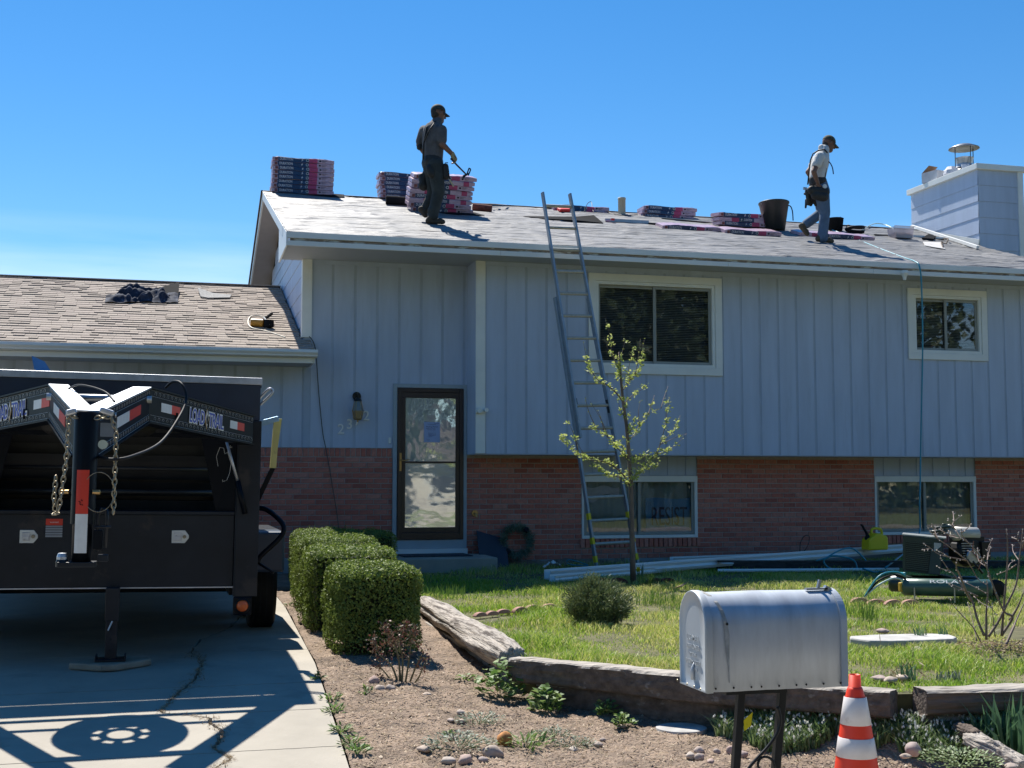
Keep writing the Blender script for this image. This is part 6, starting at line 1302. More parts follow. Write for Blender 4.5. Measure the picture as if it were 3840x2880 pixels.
P = np.c_[BP, BZ+.004][~ic]; n2 = len(P); D = rdir(n2); D[:, 2] *= .22; Nn = np.tile([0,0,1.], (n2, 1))+rng.normal(size=(n2, 3))*.25
V, F = leafmesh(P, D, Nn, .012+.045*rng.uniform(0, 1, n2)**2, .003+.006*rng.uniform(0, 1, n2)**2); so = stuff(obj('straw_mulch', npmesh('straw_mulch', V, F, M['straw']), None)); so['label'] = 'dry straw and leaf litter over the bed'
# dirt and straw in the driveway crack
ys = rng.uniform(6.0, 9.8, 1800); xs = np.array([crackx(y) for y in ys])+rng.normal(size=1800)*(.012+.03*(np.sin(ys*3.1)**4)); P = np.c_[xs, ys, np.array([zd(y) for y in ys])+.004]
D = rdir(1800); D[:, 2] *= .3; V, F = leafmesh(P, D, np.tile([0,0,1.], (1800, 1))+rng.normal(size=(1800,3))*.3, .01+.03*rng.uniform(0,1,1800), .003+.003*rng.uniform(0,1,1800)); stuff(obj('crack_litter', npmesh('crack_litter', V, F, M['straw']), None))['label'] = 'dry weeds and dirt in the driveway crack'

# hedges
HG = 'clipped boxwood hedges in a row beside the driveway'
def hedge(x0, x1, y0, y1, z0, z1, label, n):
    c = Vector(((x0+x1)/2, (y0+y1)/2, z0)); h = thing('boxwood_hedge', label, 'hedge', c, HG)
    hx, hy, hz = (x1-x0)/2, (y1-y0)/2, (z1-z0)
    m = MB(); m.box((-hx+.07,-hy+.07,.10),(hx-.07,hy-.07,hz-.06)); m.tube([(0,0,-.05),(0,0,.14)], .03, 8); obj('dark_core', m, M['boxcore'], h, world=False)  # near-black box stands in for the shade inside the leaves, plus a stem
    pts = []; nor = []; 
    # superellipsoid surface samples
    D = rdir(n*2); D[:, 2] = D[:, 2]; pw = 8.
    sc = (np.abs(D)**pw).sum(1)**(-1/pw); S = D*sc[:, None]; G = np.sign(D)*np.abs(S)**(pw-1); G /= np.linalg.norm(G, axis=1)[:, None]
    # even out by picking cube-face samples instead
    f = rng.integers(0, 5, n*2); u, v = rng.uniform(-1, 1, n*2), rng.uniform(-1, 1, n*2); ar = np.array([hy*hz, hy*hz, hx*hz, hx*hz, hx*hy*2.2]); pr_ = ar/ar.sum(); f = rng.choice(5, n*2, p=pr_)
    C = np.zeros((n*2, 3)); C[f==0] = np.c_[-np.ones((f==0).sum()), u[f==0], v[f==0]]; C[f==1] = np.c_[np.ones((f==1).sum()), u[f==1], v[f==1]]; C[f==2] = np.c_[u[f==2], -np.ones((f==2).sum()), v[f==2]]; C[f==3] = np.c_[u[f==3], np.ones((f==3).sum()), v[f==3]]; C[f==4] = np.c_[u[f==4], v[f==4], np.ones((f==4).sum())]
    rr2 = (np.abs(C)**pw).sum(1)**(-1/pw); S = C*rr2[:, None]; G = np.sign(C)*np.abs(S)**(pw-1); G /= np.linalg.norm(G, axis=1)[:, None]
    P = np.c_[S[:,0]*hx, S[:,1]*hy, (S[:,2]*.5+.5)*hz]
    lum = np.array([mnoise.noise(Vector(p)*5.5+c) + .6*mnoise.noise(Vector(p)*13+c) for p in P]); dep = rng.uniform(0, 1, len(P))**1.6*.075
    P = P + G*(lum*.034 - dep + .012)[:, None]; P[:, 2] = np.maximum(P[:, 2], .04)
    keep_ = (P[:, 2] > .13) | (rng.uniform(0, 1, len(P)) < .35); P, G = P[keep_], G[keep_]
    Nn = G*.8+rdir(len(P))*.75; Dn = np.cross(Nn, rdir(len(P))); V, F = leafmesh(P, Dn, Nn, rng.uniform(.016, .03, len(P)), rng.uniform(.010, .017, len(P)))
    obj('leaves', npmesh('leaves', V, F, M['box']), None, h, world=False)
    sh_ = MB(); ns_ = 46; sel = rng.choice(len(P), ns_); SP = []
    for i in sel:
        g_ = Vector(G[i]); q = Vector(P[i]); e_ = q + (g_*.6+Vector((rng.normal()*.4, rng.normal()*.4, .7))).normalized()*rng.uniform(.02,.06); sh_.tube([q-g_*.03, q, e_], .0012, 4)
        for t_ in (.4,.7,1.): 
            for _ in range(2): SP.append(np.array(q+(e_-q)*t_))
    SP = np.array(SP); V2, F2 = leafmesh(SP+rng.normal(size=SP.shape)*.004, rdir(len(SP)), rdir(len(SP)), np.full(len(SP), .02), np.full(len(SP), .012)); obj('shoots', sh_, M['bark'], h, world=False); obj('shoot_leaves', npmesh('shoot_leaves', V2, F2, M['box']), None, h, world=False); return h
hedge(1.21,1.84,9.28,10.15,.31,.97, 'front clipped boxwood block nearest the rose bush', 15000)
hedge(1.17,1.93,10.72,11.75,.31,1.02, 'second clipped boxwood block behind the front one', 12000)
hedge(1.26,2.03,12.45,13.4,.32,1.05, 'third clipped boxwood block in the row', 10000)
hedge(1.40,2.12,14.15,15.1,.33,1.05, 'fourth clipped boxwood block towards the door', 8000)
hedge(1.95,2.75,15.45,16.6,.35,.98, 'shaded last boxwood block by the door step', 6000)

# young tree
tp = at(2375, 2185, Z=ZL); TYY = tp.y
tree = thing('young_tree', 'young budding tree on the lawn in front of the ladder', 'tree', tp)
def TP_(px, py, dy=0): return at(px, py, Y=TYY+dy)
def dC(x, y): return (1900+x/2.074, 1000+y/2.074)
trunk = [(2375,2190),(2372,2100),(2370,2000),(2368,1900),(2366,1800),(2358,1700),(2350,1600),(2338,1520),(2330,1440),(2325,1370),(2322,1320)]
obj('trunk', MB().tube([TP_(*q) for q in trunk], list(np.linspace(.036,.010,len(trunk))), 10), M['bark'], tree, smooth=True)
BR = [ # branch polylines in crop pixels (1900,1000,2.074) with depth swing
 ([(930,1650),(870,1580),(770,1520),(640,1500),(560,1450),(500,1400),(440,1350),(430,1320)], -.5),
 ([(560,1450),(520,1300),(475,1200)], -.5), ([(640,1500),(590,1440),(530,1330)], -.4),
 ([(960,1700),(880,1640),(790,1620),(700,1560),(620,1510)], .4),
 ([(960,1660),(1020,1600),(1085,1530),(1150,1470),(1230,1440),(1300,1400),(1400,1300)], .5),
 ([(1150,1470),(1200,1380),(1290,1280),(1350,1160)], .6), ([(1170,1460),(1230,1250),(1245,1140),(1270,1010)], .3), ([(1200,1380),(1310,1330),(1400,1295)], .6),
 ([(950,1560),(990,1500),(1060,1470),(1130,1440)], -.3), ([(940,1480),(870,1420),(790,1330),(700,1260),(640,1240)], -.3), ([(790,1330),(740,1200),(650,1050)], -.35), ([(760,1290),(730,1170),(700,1110)], -.2), ([(700,1260),(640,1130),(610,1010)], -.3),
 ([(940,1350),(1000,1300),(1030,1230),(1100,1150),(1200,1100)], .35), ([(1100,1150),(1130,1060),(1150,1000)], .4), ([(1200,1100),(1230,1000),(1255,930)], .45), ([(1030,1230),(1025,1130),(1040,1040)], .2),
 ([(930,1200),(890,1120),(870,1060)], .1), ([(925,1080),(850,980),(780,920),(710,880),(655,800),(620,700),(595,580)], -.35), ([(920,1060),(980,1000),(1060,950),(1080,935)], .25),
 ([(905,960),(960,880),(1010,830),(1050,740),(1070,570)], .15), ([(1000,840),(1020,740),(1040,560)], .1), ([(960,880),(950,780),(1000,620)], .1), ([(890,870),(870,790),(835,720),(815,650),(800,530),(765,400)], -.1), ([(835,700),(800,660),(775,610)], -.1), ([(860,760),(900,660),(920,570)], 0.),
 ([(960,1700),(1000,1640),(1060,1580),(1140,1560),(1190,1510)], -.4), ([(930,1500),(900,1400),(820,1360)], .2), ([(950,1300),(980,1250),(1000,1180)], -.2)]
br_mb = MB(); tips = []
for pl, sw in BR:
    P = [dC(*q) for q in pl]; m = len(P); pp = smooth_pts([TP_(x, y, sw*(i/(m-1))*.8) for i, (x, y) in enumerate(P)], 5)
    L_ = len(pp); r0 = .0105 if m > 5 else .006; br_mb.tube(pp, [max(.0022, r0*(1-i/L_)) for i in range(L_)], 6); tips.append(pp)
obj('branches', br_mb, M['bark'], tree, smooth=True)
LPs, LDs = [], []
dense = {0:1.0,3:1,4:.9,5:.5,6:.5,7:.6,8:1,9:1,13:.9,18:.8,20:.8,23:.5,26:1,27:1,28:1,17:1,19:.5,22:.5}
for i, pp in enumerate(tips):
    k_ = dense.get(i, .3)
    for j in range(1, len(pp)):
        t = j/len(pp)
        if rng.uniform() < (.55 if t > .15 else .25)*(k_+.35):
            c = np.array(pp[j]) + rng.normal(size=3)*.008; big = (k_ > .45 and t < .85 or rng.uniform() < .15)
            m = int(rng.integers(6, 13)) if big else 3
            for _ in range(m): d = rdir(1)[0]; d[2] = abs(d[2])*.6; LPs.append(c + d*(.02 if big else .006)+rng.normal(size=3)*(.015 if big else .003)); LDs.append(np.append(d, 1.0 if big else .45))
for t in np.linspace(.42, 1, 60):
    c = np.array(TP_(*[np.interp(t*(len(trunk)-1), range(len(trunk)), [q[a] for q in trunk]) for a in (0, 1)]))
    if rng.uniform() < .6:
        off = rdir(1)[0]*.05
        for _ in range(6): d = rdir(1)[0]; LPs.append(c+off+d*.025); LDs.append(np.append(d, 1.))
LPs, LDs = np.array(LPs), np.array(LDs); V, F = leafmesh(LPs, LDs[:, :3], rdir(len(LPs)), LDs[:, 3]*rng.uniform(.024, .048, len(LPs)), LDs[:, 3]*rng.uniform(.016, .030, len(LPs)))
obj('young_leaves', npmesh('young_leaves', V, F, M['budleaf']), None, tree)

# dwarf conifer on the lawn
c0 = at(2240, 2335, Z=ZL); con = thing('dwarf_conifer', 'low bushy dwarf conifer on the lawn left of the mailbox', 'shrub', c0)
bm_ = MB(); LPs, LDs = [], []
for k in range(120):
    a = rng.uniform(0, 6.28); el = rng.uniform(.15, 1.5); ln = (.30 if el < .9 else .27)*rng.uniform(.65, 1.12)
    d = Vector((math.cos(a)*math.cos(el)*1.05, math.sin(a)*math.cos(el)*.8, math.sin(el))); pts = smooth_pts([c0, c0+d*ln*.5+Vector((0,0,-.01)), c0+d*ln+Vector((0,0,.05+rng.uniform(0,.04)))], 4)
    bm_.tube(pts, [max(.0015,.007*(1-i/9)) for i in range(len(pts))], 5)
    for j in range(3, len(pts)):
        for _ in range(42): q = np.array(pts[j])+rng.normal(size=3)*.026; dd = np.array(d)+rdir(1)[0]*.9+np.array([0,0,.5]); LPs.append(q); LDs.append(dd)
obj('stems', bm_, M['bark'], con); LPs, LDs = np.array(LPs), np.array(LDs); V, F = leafmesh(LPs, LDs, rdir(len(LPs)), rng.uniform(.02,.038,len(LPs)), rng.uniform(.005,.009,len(LPs))); obj('needles', npmesh('needles', V, F, M['conifer']), None, con)

# rose bush
c0 = at(1500, 2590, Z=.21); c0.z = zb(c0.x, c0.y); rs = thing('rose_bush', 'leggy rose bush with dark red new leaves in front of the hedge', 'shrub', c0)
bm_ = MB(); LPs = []; Yr = c0.y
for pl in ([(1500,2590),(1470,2500),(1420,2450),(1400,2400)],[(1500,2590),(1495,2470),(1470,2390),(1440,2350)],[(1505,2590),(1510,2480),(1500,2400),(1520,2345)],[(1515,2590),(1530,2500),(1545,2400),(1560,2360)],[(1525,2590),(1560,2500),(1590,2440)],[(1490,2590),(1450,2530),(1415,2490)],[(1530,2590),(1570,2540),(1595,2480)],[(1505,2590),(1490,2450),(1450,2400)]):
    dy = rng.uniform(-.2,.2); m = len(pl); pp = smooth_pts([at(x, y, Y=Yr+dy*i/(m-1)) for i, (x, y) in enumerate(pl)], 5); bm_.tube(pp, [max(.002,.008*(1-i/len(pp)*.8)) for i in range(len(pp))], 6)
    for j in range(6, len(pp)):
        for _ in range(20 if j > 9 else 6): LPs.append(np.array(pp[j])+rng.normal(size=3)*.022)
obj('stems', bm_, mat('rose_stem', (.17,.15,.07), .7, var=.3), rs); LPs = np.array(LPs); V, F = leafmesh(LPs, rdir(len(LPs)), rdir(len(LPs)), rng.uniform(.018,.034,len(LPs)), rng.uniform(.010,.018,len(LPs))); obj('leaves', npmesh('leaves', V, F, M['redleaf']), None, rs)

# bare shrub at right
c0 = at(3740, 2430, Z=ZL-.01); bs = thing('bare_shrub', 'bare branching shrub with swelling buds at the right edge of the lawn', 'shrub', c0); Yb = c0.y
S8 = lambda x, y: (3200+x/2.766, 1900+y/2.766)
BB = [[(1380,1380),(1380,1100),(1395,900),(1385,780)],[(1360,1340),(1290,1180),(1230,970),(1150,860),(1060,720),(1000,670)],[(1220,970),(1180,900),(1100,700),(1070,640),(1075,560)],[(1540,1340),(1560,1050),(1590,700),(1600,480),(1590,250)],[(1400,1350),(1500,1200),(1600,1000),(1690,800),(1720,560),(1740,400),(1755,250)],[(1540,1330),(1640,1180),(1640,1130),(1560,1080),(1450,820),(1380,620),(1290,480),(1200,380),(1120,330)],[(1580,1440),(1660,1260),(1690,1180),(1770,1000)],[(1620,1180),(1700,1050),(1770,880)],[(1470,1350),(1450,1150),(1440,1020)],[(1320,1400),(1240,1250),(1130,1130),(1050,1040),(1000,960)],[(1280,1390),(1240,1200),(1190,1010)],[(1680,1430),(1770,1360)],
 [(1450,820),(1400,700),(1390,560),(1400,430),(1440,340)],[(1390,560),(1400,500),(1420,420)],[(1380,900),(1250,830),(1150,780),(1100,740)],[(1290,930),(1180,880),(1060,850),(1000,810)],[(1380,620),(1300,560),(1290,440)],[(1200,380),(1130,300),(1120,240)],[(1120,330),(1060,240),(1030,180),(1060,140),(1120,95)],[(1120,270),(1170,235),(1215,190)],[(1060,240),(1010,170),(985,130)],[(1045,160),(1035,60)],
 [(1000,670),(950,600),(910,540)],[(1000,670),(930,650),(870,620)],[(1180,560),(1080,540),(980,520),(880,490),(800,430),(740,390)],[(980,520),(920,480),(870,455)],[(1180,560),(1230,640),(1300,760),(1370,800)],[(800,430),(760,440),(730,445)],[(1100,330),(1000,300),(900,240)],[(1000,300),(940,260),(910,220)],[(1060,300),(1000,290),(990,255)],[(1290,480),(1240,470),(1200,460)],[(1740,400),(1700,340),(1710,280)],[(1755,430),(1770,330)],[(1700,340),(1650,320)],[(1690,600),(1620,650),(1500,700)],[(1720,560),(1660,470),(1650,400)],[(1400,900),(1340,880),(1280,840)],[(1150,860),(1100,840),(1010,800)],[(1400,980),(1440,1060),(1480,1110)],[(1310,570),(1350,540),(1360,515)],[(1590,700),(1620,600),(1670,560)],[(1250,930),(1330,1000),(1420,1040)],[(860,320),(840,260),(815,185)],[(880,330),(850,270),(850,210)],[(1180,560),(1000,420),(860,320),(780,230)]]
bm_ = MB(); bud = MB(); 
for i, pl in enumerate(BB):
    m = len(pl); dy = rng.uniform(-.3, .3); o = rng.uniform(-.05,.05)
    pp = smooth_pts([at(*S8(x, y), Y=Yb+(0 if i < 12 else .0)+dy*(j/(m-1))) for j, (x, y) in enumerate(pl)], 4); r0 = .0105 if i < 8 else .0048
    bm_.tube(pp, [max(.0017, r0*(1-.75*j/len(pp))) for j in range(len(pp))], 6)
    e = pp[-1]; d = (pp[-1]-pp[-2]).normalized(); bud.tube([e, e+d*.008, e+d*.017], [.003,.006,.001], 6)
    for j in range(3, len(pp), 4): s_ = d.orthogonal(); bud.tube([pp[j], pp[j]+s_*.006, pp[j]+s_*.014+d*.006], [.002,.0045,.001], 5)
obj('branches', bm_, M['twig'], bs, smooth=True); stuff(obj('buds', bud, mat('bud_pale', (.42,.36,.32), .7), bs))
LPs = np.array([np.array(c0)+np.array([rng.normal()*.25, rng.normal()*.18, rng.uniform(-.01,.03)]) for _ in range(900)]); D = rdir(900); D[:,2] *= .4; V, F = leafmesh(LPs, D, rdir(900), rng.uniform(.02,.05,900), rng.uniform(.005,.015,900)); stuff(obj('leaf_litter', npmesh('leaf_litter', V, F, M['straw']), None))['label'] = 'dry leaf litter round the bare shrub'

# low leafy plants on the bed: rosettes of real leaves
def plant(name, px, py, label, cat, n, h, spread, ls, m, zz=None, upright=.5, ratio=.6, extra=None, group=None, lawn=False):
    p = at(px, py, Z=.16)
    for _ in range(4): zq = (ZL-.01) if lawn else zb(p.x, p.y); p = at(px, py, Z=zq)
    r_ = thing(name, label, cat, p, group); a = rng.uniform(0, 6.28, n); r = spread*np.sqrt(rng.uniform(0, 1, n))
    P = np.stack([r*np.cos(a), r*np.sin(a), h*rng.uniform(.15, 1, n)*(1-.5*(r/spread)**2)], 1); Dn = np.stack([np.cos(a), np.sin(a), np.full(n, upright)*rng.uniform(0, 1.6, n)], 1)+rdir(n)*.35
    Nn = np.tile([0, 0, 1.], (n, 1))+rdir(n)*.55; V, F = leafmesh(P, Dn, Nn, ls*rng.uniform(.6, 1.2, n), ls*ratio*rng.uniform(.6, 1.1, n))
    obj('leaves', npmesh('leaves', V, F, m), None, r_, world=False)
    sm = MB()
    for k in range(min(n, 14)): sm.tube([(0,0,-.02), (P[k][0]*.6, P[k][1]*.6, P[k][2]*.5), tuple(P[k])], .0022, 4)
    obj('stems', sm, mat('stem_green', (.12,.16,.05), .7) if 'stem_green' not in bpy.data.materials else bpy.data.materials['stem_green'], r_, world=False)
    return r_
def crop5(x, y): return (1500+x/2.011, 2150+y/2.011)
plant('hollyhock', *crop5(770,940), 'leafy green hollyhock climbing against the end of the timber edging', 'plant', 130, .26, .17, .062, M['weed'], upright=.3, ratio=.95)
hx2 = plant('hollyhock', *crop5(770,720), 'green hollyhock leaves in the gap between the pale log and the timber', 'plant', 60, .20, .09, .055, M['weed'], ratio=.95)
plant('hollyhock', *crop5(1110,1040), 'round leafy green hollyhock clump below the timber', 'plant', 90, .17, .115, .055, M['weed'], ratio=.95)
plant('hollyhock', *crop5(1560,1080), 'green hollyhock seedling left of a smaller one under the timber', 'plant', 55, .12, .09, .048, M['weed'], ratio=.9)
plant('hollyhock', *crop5(1690,1160), 'small bright hollyhock seedling nearest the round grey cover', 'plant', 50, .10, .075, .042, M['weed'], ratio=.9)
plant('weed', *crop5(490,800), 'small bright weed on the bare soil right of the rose bush', 'weed', 30, .04, .08, .04, M['weed'])
plant('ground_mat_plant', *crop5(600,1130), 'grey green mat plant with pale stones right of the rose bush', 'plant', 260, .07, .16, .022, M['greyleaf'])
plant('ground_mat_plant', *crop5(440,1320), 'wide dark green mat plant ringed by stones at the front', 'plant', 420, .09, .21, .024, M['greyleaf'])
plant('ground_mat_plant', *crop5(1170,1240), 'small grey green mat plant behind the fresh weeds', 'plant', 160, .07, .11, .022, M['greyleaf'])
plant('ground_mat_plant', *crop5(1330,1300), 'low dark mat plant right of the fresh weeds', 'plant', 160, .05, .13, .020, M['greyleaf'])
plant('weed', *crop5(950,1300), 'fresh bright green weeds right of the orange stone', 'weed', 110, .08, .16, .05, M['weed'], upright=.9, ratio=.3)
plant('weed', *crop5(365,1215), 'tiny bright green weed above the stone ring', 'weed', 18, .03, .05, .04, M['weed'], upright=.6, ratio=.4)
plant('ground_mat_plant', 3600, 2860, 'broad pale green mat plant at the lower right corner', 'plant', 420, .07, .20, .022, leafmat('pale_mat_leaf', [(.16,.25,.08),(.22,.3,.14),(.3,.36,.2)], .3))
def c6(x, y): return (1000+x/1.784, 1950+y/1.784)
for i, (x, y, n, s) in enumerate(((340,1075,22,.05),(430,1210,30,.07),(450,1290,40,.07),(500,1420,36,.07),(560,1500,40,.08),(610,1560,40,.08),(670,1170,16,.05),(150,580,12,.05))):
    plant('weed', *c6(x, y), f"{['tiny weed half way down','small weed above the broad one on','broad leafed weed on','weed below the broad one on','leafy weed near the front of','front most weed on','grass like weed by the stones near','little weed at the top of'][i]} the driveway's soil edge", 'weed', n, .06, s, .05, M['weed'], upright=.7, ratio=.35)
# snowdrop drifts
def drift(px, py, label, n, sx, sy):
    p = at(px, py, Z=.16); e = float(np.interp(p.x, [2.36,3.1,3.95,4.7,9,30], [8.1,7.33,6.42,6.32,6.1,5.8])); p.y = min(p.y, e-sy*.8-.06); p.z = zb(p.x, p.y)
    r_ = thing('snowdrops', label, 'flowers', p, 'snowdrop clumps under the timber edging'); P = np.c_[rng.uniform(-sx, sx, n), rng.uniform(-sy, sy, n), np.zeros(n)]; keep2 = (P[:,0]/sx)**2+(P[:,1]/sy)**2 < 1; P = P[keep2]; n = len(P)
    for i in range(n): P[i, 2] = bedz(p.x+P[i,0], p.y+P[i,1])-p.z
    H_ = rng.uniform(.05, .13, n); V, F = blades(P, H_, np.full(n, .012), .95); obj('leaves', npmesh('leaves', V, F, M['dropleaf']), None, r_, world=False)
    k = n//10; Q = P[:k]+np.c_[rng.normal(size=(k, 2))*.015, rng.uniform(.055, .12, k)]; Q = np.repeat(Q, 3, 0)+rng.normal(size=(k*3, 3))*.003; D = rdir(k*3)*.5+np.array([0,0,-.8]); V, F = leafmesh(Q, D, rdir(k*3), np.full(k*3, .021), np.full(k*3, .011)); stuff(obj('petals', npmesh('petals', V, F, M['petal']), None, r_, world=False)); return r_
drift(2800,2735,'snowdrop clump behind the mailbox post left leg',1100,.20,.16); drift(2985,2760,'snowdrop clump between the mailbox post and the cone',2400,.27,.20); drift(3060,2690,'snowdrops in the shade below the timber behind the cone',700,.2,.1); drift(3390,2740,'snowdrop clump right of the cone below the timber gap',2400,.30,.17); drift(3330,2690,'snowdrops close under the timber right of the cone',600,.2,.08)
# spiky leaved plants
def spiky(name, px, py, label, cat, n, h, w, m, sp=.05, lawn=False, lean=.5, Y=None):
    p = at(px, py, Z=ZL if lawn else .1)
    if Y: p = at(px, py, Y=Y); p.z = zb(p.x, p.y)
    elif not lawn:
        for _ in range(4): p = at(px, py, Z=zb(p.x, p.y))
    r_ = thing(name, label, cat, p); a, b, c = tuft(0, 0, -.01, n, h, sp, w); V, F = blades(a, b, c, lean); obj('leaves', npmesh('leaves', V, F, m), None, r_, world=False); return r_, p
spiky('iris', 3830, 2760, 'clump of broad sword shaped leaves at the right edge', 'plant', 90, .34, .030, M['iris'], .17, Y=6.05)
spiky('iris', 3700, 2700, 'smaller sword leaved clump left of the large one against the timber', 'plant', 22, .26, .022, M['iris'], .06, Y=6.12)
for i, (px, py) in enumerate(((3550,2790),(3735,2820),(3410,2790))):
    g_, p = spiky('grape_hyacinth', px, py, ('grape hyacinth tuft left of the pale log','grape hyacinth tuft in front of the pale log','grape hyacinth among the snowdrops right of the cone')[i], 'flowers', 60, .10, .005, M['dropleaf'], .06, lean=.9)
    fm = MB()
    for k in range(3): q = rng.normal(size=2)*.03; fm.tube([(q[0],q[1],0),(q[0],q[1],.10)], .002, 4); fm.lathe([(0,.095),(.008,.10),(.010,.115),(.006,.135),(0,.14)], (q[0],q[1],0), 7)
    obj('blooms', fm, M['bluepetal'], g_, world=False)
spiky('tulip_leaves', 3455, 2405, 'left tuft of upright green bulb leaves on the grey stone slab', 'plant', 26, .14, .010, M['iris'], .04, True); spiky('tulip_leaves', 3540, 2400, 'right tuft of upright green bulb leaves on the grey stone slab', 'plant', 26, .14, .010, M['iris'], .04, True)
spiky('bulb_leaves', 3400, 2545, 'green bulb leaves over the gap in the timber edging', 'plant', 34, .13, .012, M['iris'], .05, True); spiky('bulb_leaves', 3550, 2545, 'low pale bulb leaves behind the right timber', 'plant', 34, .07, .014, M['greyleaf'], .09, True)
# daffodil by the tree
p = at(2400, 2170, Z=ZL); df = thing('daffodil', 'single yellow daffodil blooming beside the young tree', 'flower', p); a, b, c = tuft(0,0,0,22,.22,.05,.008); V, F = blades(a, b, c, .4); obj('leaves', npmesh('leaves', V, F, M['iris']), None, df, world=False)
fl = MB(); hc = at(2393, 2136, Y=p.y)-p; fl.tube([(0,0,0),tuple(hc)], .003, 5)
obj('stem', fl, M['iris'], df, world=False); fl = MB()
for k in range(6):
    a = k*math.pi/3; u = Vector((math.cos(a), 0, math.sin(a))); v = Vector((-math.sin(a), 0, math.cos(a))); fl.add([hc, hc+u*.02+v*.014+Vector((0,-.004,0)), hc+u*.042, hc+u*.02-v*.014+Vector((0,-.004,0))], [(0,1,2,3)])
fl.lathe([(.008,0),(.013,-.02),(.018,-.026)], hc, 10, 'y'); obj('bloom', fl, M['daff'], df, world=False)
# wreath against the wall
wc = at(1938, 2030, Y=YW-.12); wr_ = thing('wreath', 'dried evergreen wreath leaning on the brick wall by the step', 'wreath', (wc.x, wc.y, wc.z-.27))
n = 1700; a = rng.uniform(0, 6.28, n); P = np.stack([wc.x+np.cos(a)*.20, np.full(n, wc.y), wc.z+np.sin(a)*.20], 1)+rng.normal(size=(n,3))*[.03,.03,.03]; D = np.stack([np.cos(a), -.3+0*a, np.sin(a)], 1)+rdir(n)*.7; V, F = leafmesh(P, D, rdir(n), rng.uniform(.05,.10,n), rng.uniform(.006,.014,n)); obj('foliage', npmesh('foliage', V, F, mat('wreath_green', (.05,.085,.06), .7, cols=[(.10,.17,.11),(.17,.22,.16),(.07,.12,.08)])), None, wr_)
for q in (-2.4, .9): obj('pine_cone', MB().lathe([(0,-.04),(.04,-.02),(.045,.01),(.02,.04),(0,.045)], (wc.x+math.cos(q)*.2, wc.y-.06, wc.z+math.sin(q)*.2), 8), M['dark'], wr_)

# ================================================================== EDGING TIMBERS, LOGS, STONES
def rough_beam(name, p, q, w, h, label, m, seed=0, group=None, n=70, k=9, rough=.013, rnd=.0):
    """p,q: ends of the front top edge; body extends back by w and down by h"""
    p, q = Vector(p), Vector(q); d = (q-p).normalized(); bk_ = Vector((-d.y, d.x, 0)).normalized(); bk_ = bk_ if bk_.y > 0 else -bk_; up = d.cross(bk_)*-1; up = up if up.z > 0 else -up
    sec = []
    for s_ in np.linspace(0, 1, k): sec.append((s_*w, 0))
    for s_ in np.linspace(0, 1, k)[1:]: sec.append((w, -s_*h))
    for s_ in np.linspace(1, 0, k)[1:]: sec.append((s_*w, -h))
    for s_ in np.linspace(1, 0, k)[1:-1]: sec.append((0, -s_*h))
    mb = MB(); ns = len(sec)
    for i in range(n+1):
        c = p+(q-p)*(i/n)
        for (a, b) in sec:
            v = c+bk_*a+up*b; nz = mnoise.noise(Vector((v.x*2.2+seed, v.y*2.2, v.z*26)))*rough + mnoise.noise(Vector((v.x*12, v.y*12+seed, v.z*50)))*rough*.4 + mnoise.noise(Vector((v.x*1.1+seed,v.y*1.1,0)))*rough
            if (a in (0, w)) and (b in (0, -h)): nz -= .008
            o_ = (bk_*(a-w/2)/(w/2)+up*(b+h/2)/(h/2)); v = v+o_*nz
            if i in (0, n): v += d*mnoise.noise(Vector((a*30, b*30, seed)))*.02
            mb.v.append(tuple(v))
    for i in range(n):
        for j in range(ns): mb.f.append((i*ns+j, i*ns+(j+1)%ns, (i+1)*ns+(j+1)%ns, (i+1)*ns+j)); mb.m.append(0)
    mb.f += [tuple(range(ns))[::-1], tuple(range(n*ns, (n+1)*ns))]; mb.m += [0, 0]
    o = solo(name, mb, m, label, 'timber', group); o.data.materials.append(M['timbertop_lit'])
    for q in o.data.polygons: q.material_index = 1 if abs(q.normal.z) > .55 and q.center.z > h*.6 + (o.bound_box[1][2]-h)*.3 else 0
    return o
pe = lambda px, py, z: at(px, py, Z=z)
GT = 'old timbers edging the raised lawn'
a1, b1 = pe(1905,2470,.455), pe(3337,2597,.445)
rough_beam('edging_timber', a1, b1, .16, .15, 'long upper weathered timber running behind the mailbox', M['timber'], 1, GT, 160)
off = Vector((.03,.03,0)); rough_beam('edging_timber', Vector((a1.x+.15,a1.y-.09,.293))+off*.5, Vector((b1.x+.02,b1.y+.09,.285)), .15, .22, 'long lower dark timber under the upper one behind the mailbox', M['timber'], 4, GT, 150)
a2, b2 = pe(3476,2590,.455), pe(3990,2575,.455)
rough_beam('edging_timber', a2, b2, .17, .14, 'squared upper timber at the right end of the edging', M['timber'], 7, GT, 60); rough_beam('edging_timber', a2+Vector((.0,.05,-.150)), b2+Vector((0,.05,-.150)), .16, .25, 'lower dark timber at the right end of the edging', M['timber'], 9, GT, 50)
